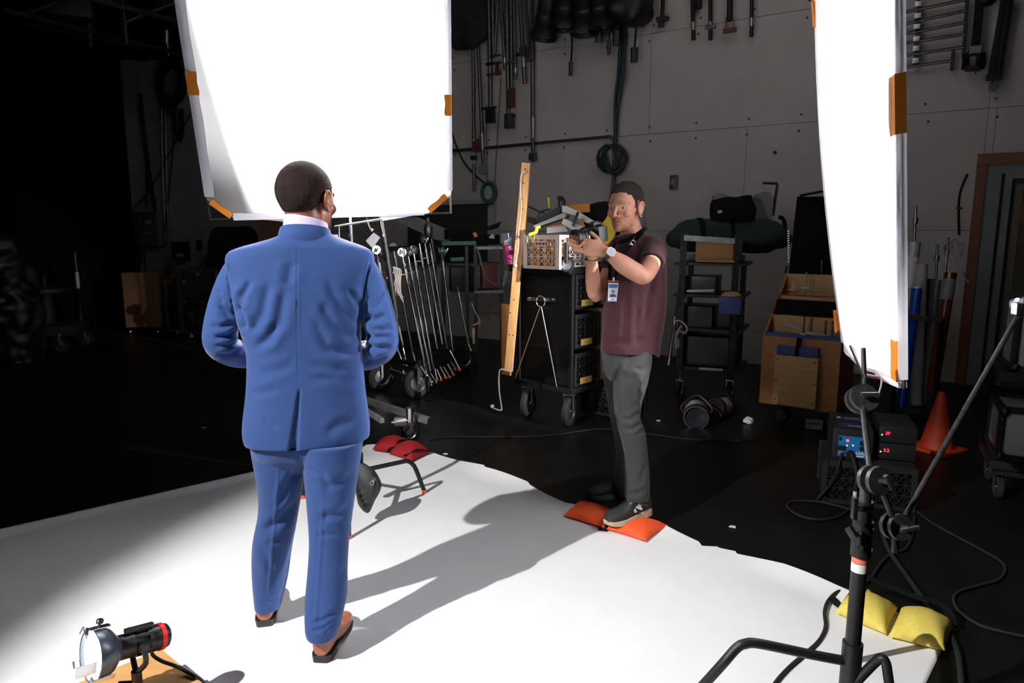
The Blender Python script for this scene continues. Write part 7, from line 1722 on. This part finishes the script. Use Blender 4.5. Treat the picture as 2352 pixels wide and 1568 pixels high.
b = MB(); b.loft([(at(540, 640, 10.6), V((1, 0, 0)), V((0, 1, 0)), .42, .3, 3), (at(540, 580, 10.6), V((1, 0, 0)), V((0, 1, 0)), .4, .28, 3), (at(536, 535, 10.6), V((1, 0, 0)), V((0, 1, 0)), .34, .2, 3), (at(536, 522, 10.6), V((1, 0, 0)), V((0, 1, 0)), .28, .12, 3)], 32); me = remesh(b.mesh(), .02, 3); push_noise(me, .03, 5)
tag(link_mesh('covered_machine', me, m_blackcl, loc=at(540, 640, 10.6)), 'black cloth covered bulk behind the left shoulder of the blue suit', 'cover')
tag(MB().box(V((at(500, 617, 10.4).x, 10.5, at(500, 617, 10.4).z)), (.9, .6, .03), .06, .005).build('table_top', m_dsteel, loc=at(500, 617, 10.4)), 'dark flat top lying over the road case under the covered bulk', 'board')
tag(MB().prism([at(590, 500, 9.5), at(655, 505, 9.5), at(655, 560, 9.5), at(592, 560, 9.5)], V((.1, .3, 0))).build('dark_cabinet', M('dark_brown_wood'), loc=at(620, 560, 9.5), smooth=0), 'dark brown cabinet behind the left shoulder, under the big silk', 'cabinet')
# camera dolly and wrapped gear in the black far left
dl = gnd(98, 800); t = T('camera_dolly', 'dark round topped camera dolly standing in the black at far left', 'dolly', dl)
ctr = V((at(104, 670, 9.3).x, 9.3, 0)); m_dol = M('dull_dolly_paint', rgb(36, 36, 38), .6)
zt_ = at(98, 668, 9.2).z
MB().lathe([(0, zt_+.05), (.16, zt_+.05), (.28, zt_+.03), (.29, zt_-.02), (.2, zt_-.04), (.0, zt_-.04)], ctr, UP, 32).build('round_plate', m_dol, t)
MB().lathe([(.03, zt_+.2), (.03, zt_+.04)], ctr, UP, 16).cyl(up3(ctr, zt_-.04), up3(ctr, .35), .09).build('column', m_dol, t)
MB().box(up3(ctr, .30)+V((.08, 0, 0)), (.7, .6, .14), .3, .03).build('chassis', m_dol, t)
for x, y in ((.3, -.25), (-.25, -.25), (.3, .3), (-.25, .3)): caster(t, ctr+V((x, y, 0)), .11, .4, .05, rim=m_dsteel)
t = T('black_stand', 'black post with a silver band standing in the dark beside the stage curtain', 'stand', V((at(178, 700, 10.6).x, 10.6, 0)))
pz = V((at(178, 645, 10.6).x, 10.6, 0)); z0, z1 = at(178, 664, 10.6).z, at(178, 625, 10.6).z
MB().cyl(pz, up3(pz, z1+.3), .022).cyl(pz, up3(pz, .03), .18).build('post', m_black, t); MB().cyl(up3(pz, z0), up3(pz, z1), .028).build('silver_band', m_grey, t)
b = MB(); c = at(4, 600, 8.5); b.loft([(V((c.x, 8.5, .0)), V((1, 0, 0)), V((0, 1, 0)), .34, .3, 2.6), (V((c.x, 8.5, .7)), V((1, 0, 0)), V((0, 1, 0)), .36, .3, 2.6), (V((c.x-.03, 8.5, 1.25)), V((1, 0, 0)), V((0, 1, 0)), .30, .25, 2.5), (V((c.x-.06, 8.5, 1.62)), V((1, 0, 0)), V((0, 1, 0)), .12, .1, 2.2)], 32)
me = remesh(b.mesh(), .02, 2); push_noise(me, .06, 7, 3); tag(link_mesh('wrapped_gear', me, M('black_plastic_film', rgb(16, 16, 18), .5, bump=.3, bscale=25), loc=V((c.x, 8.5, 0))), 'gear wrapped in shiny black plastic at the far left edge', 'wrapped gear')
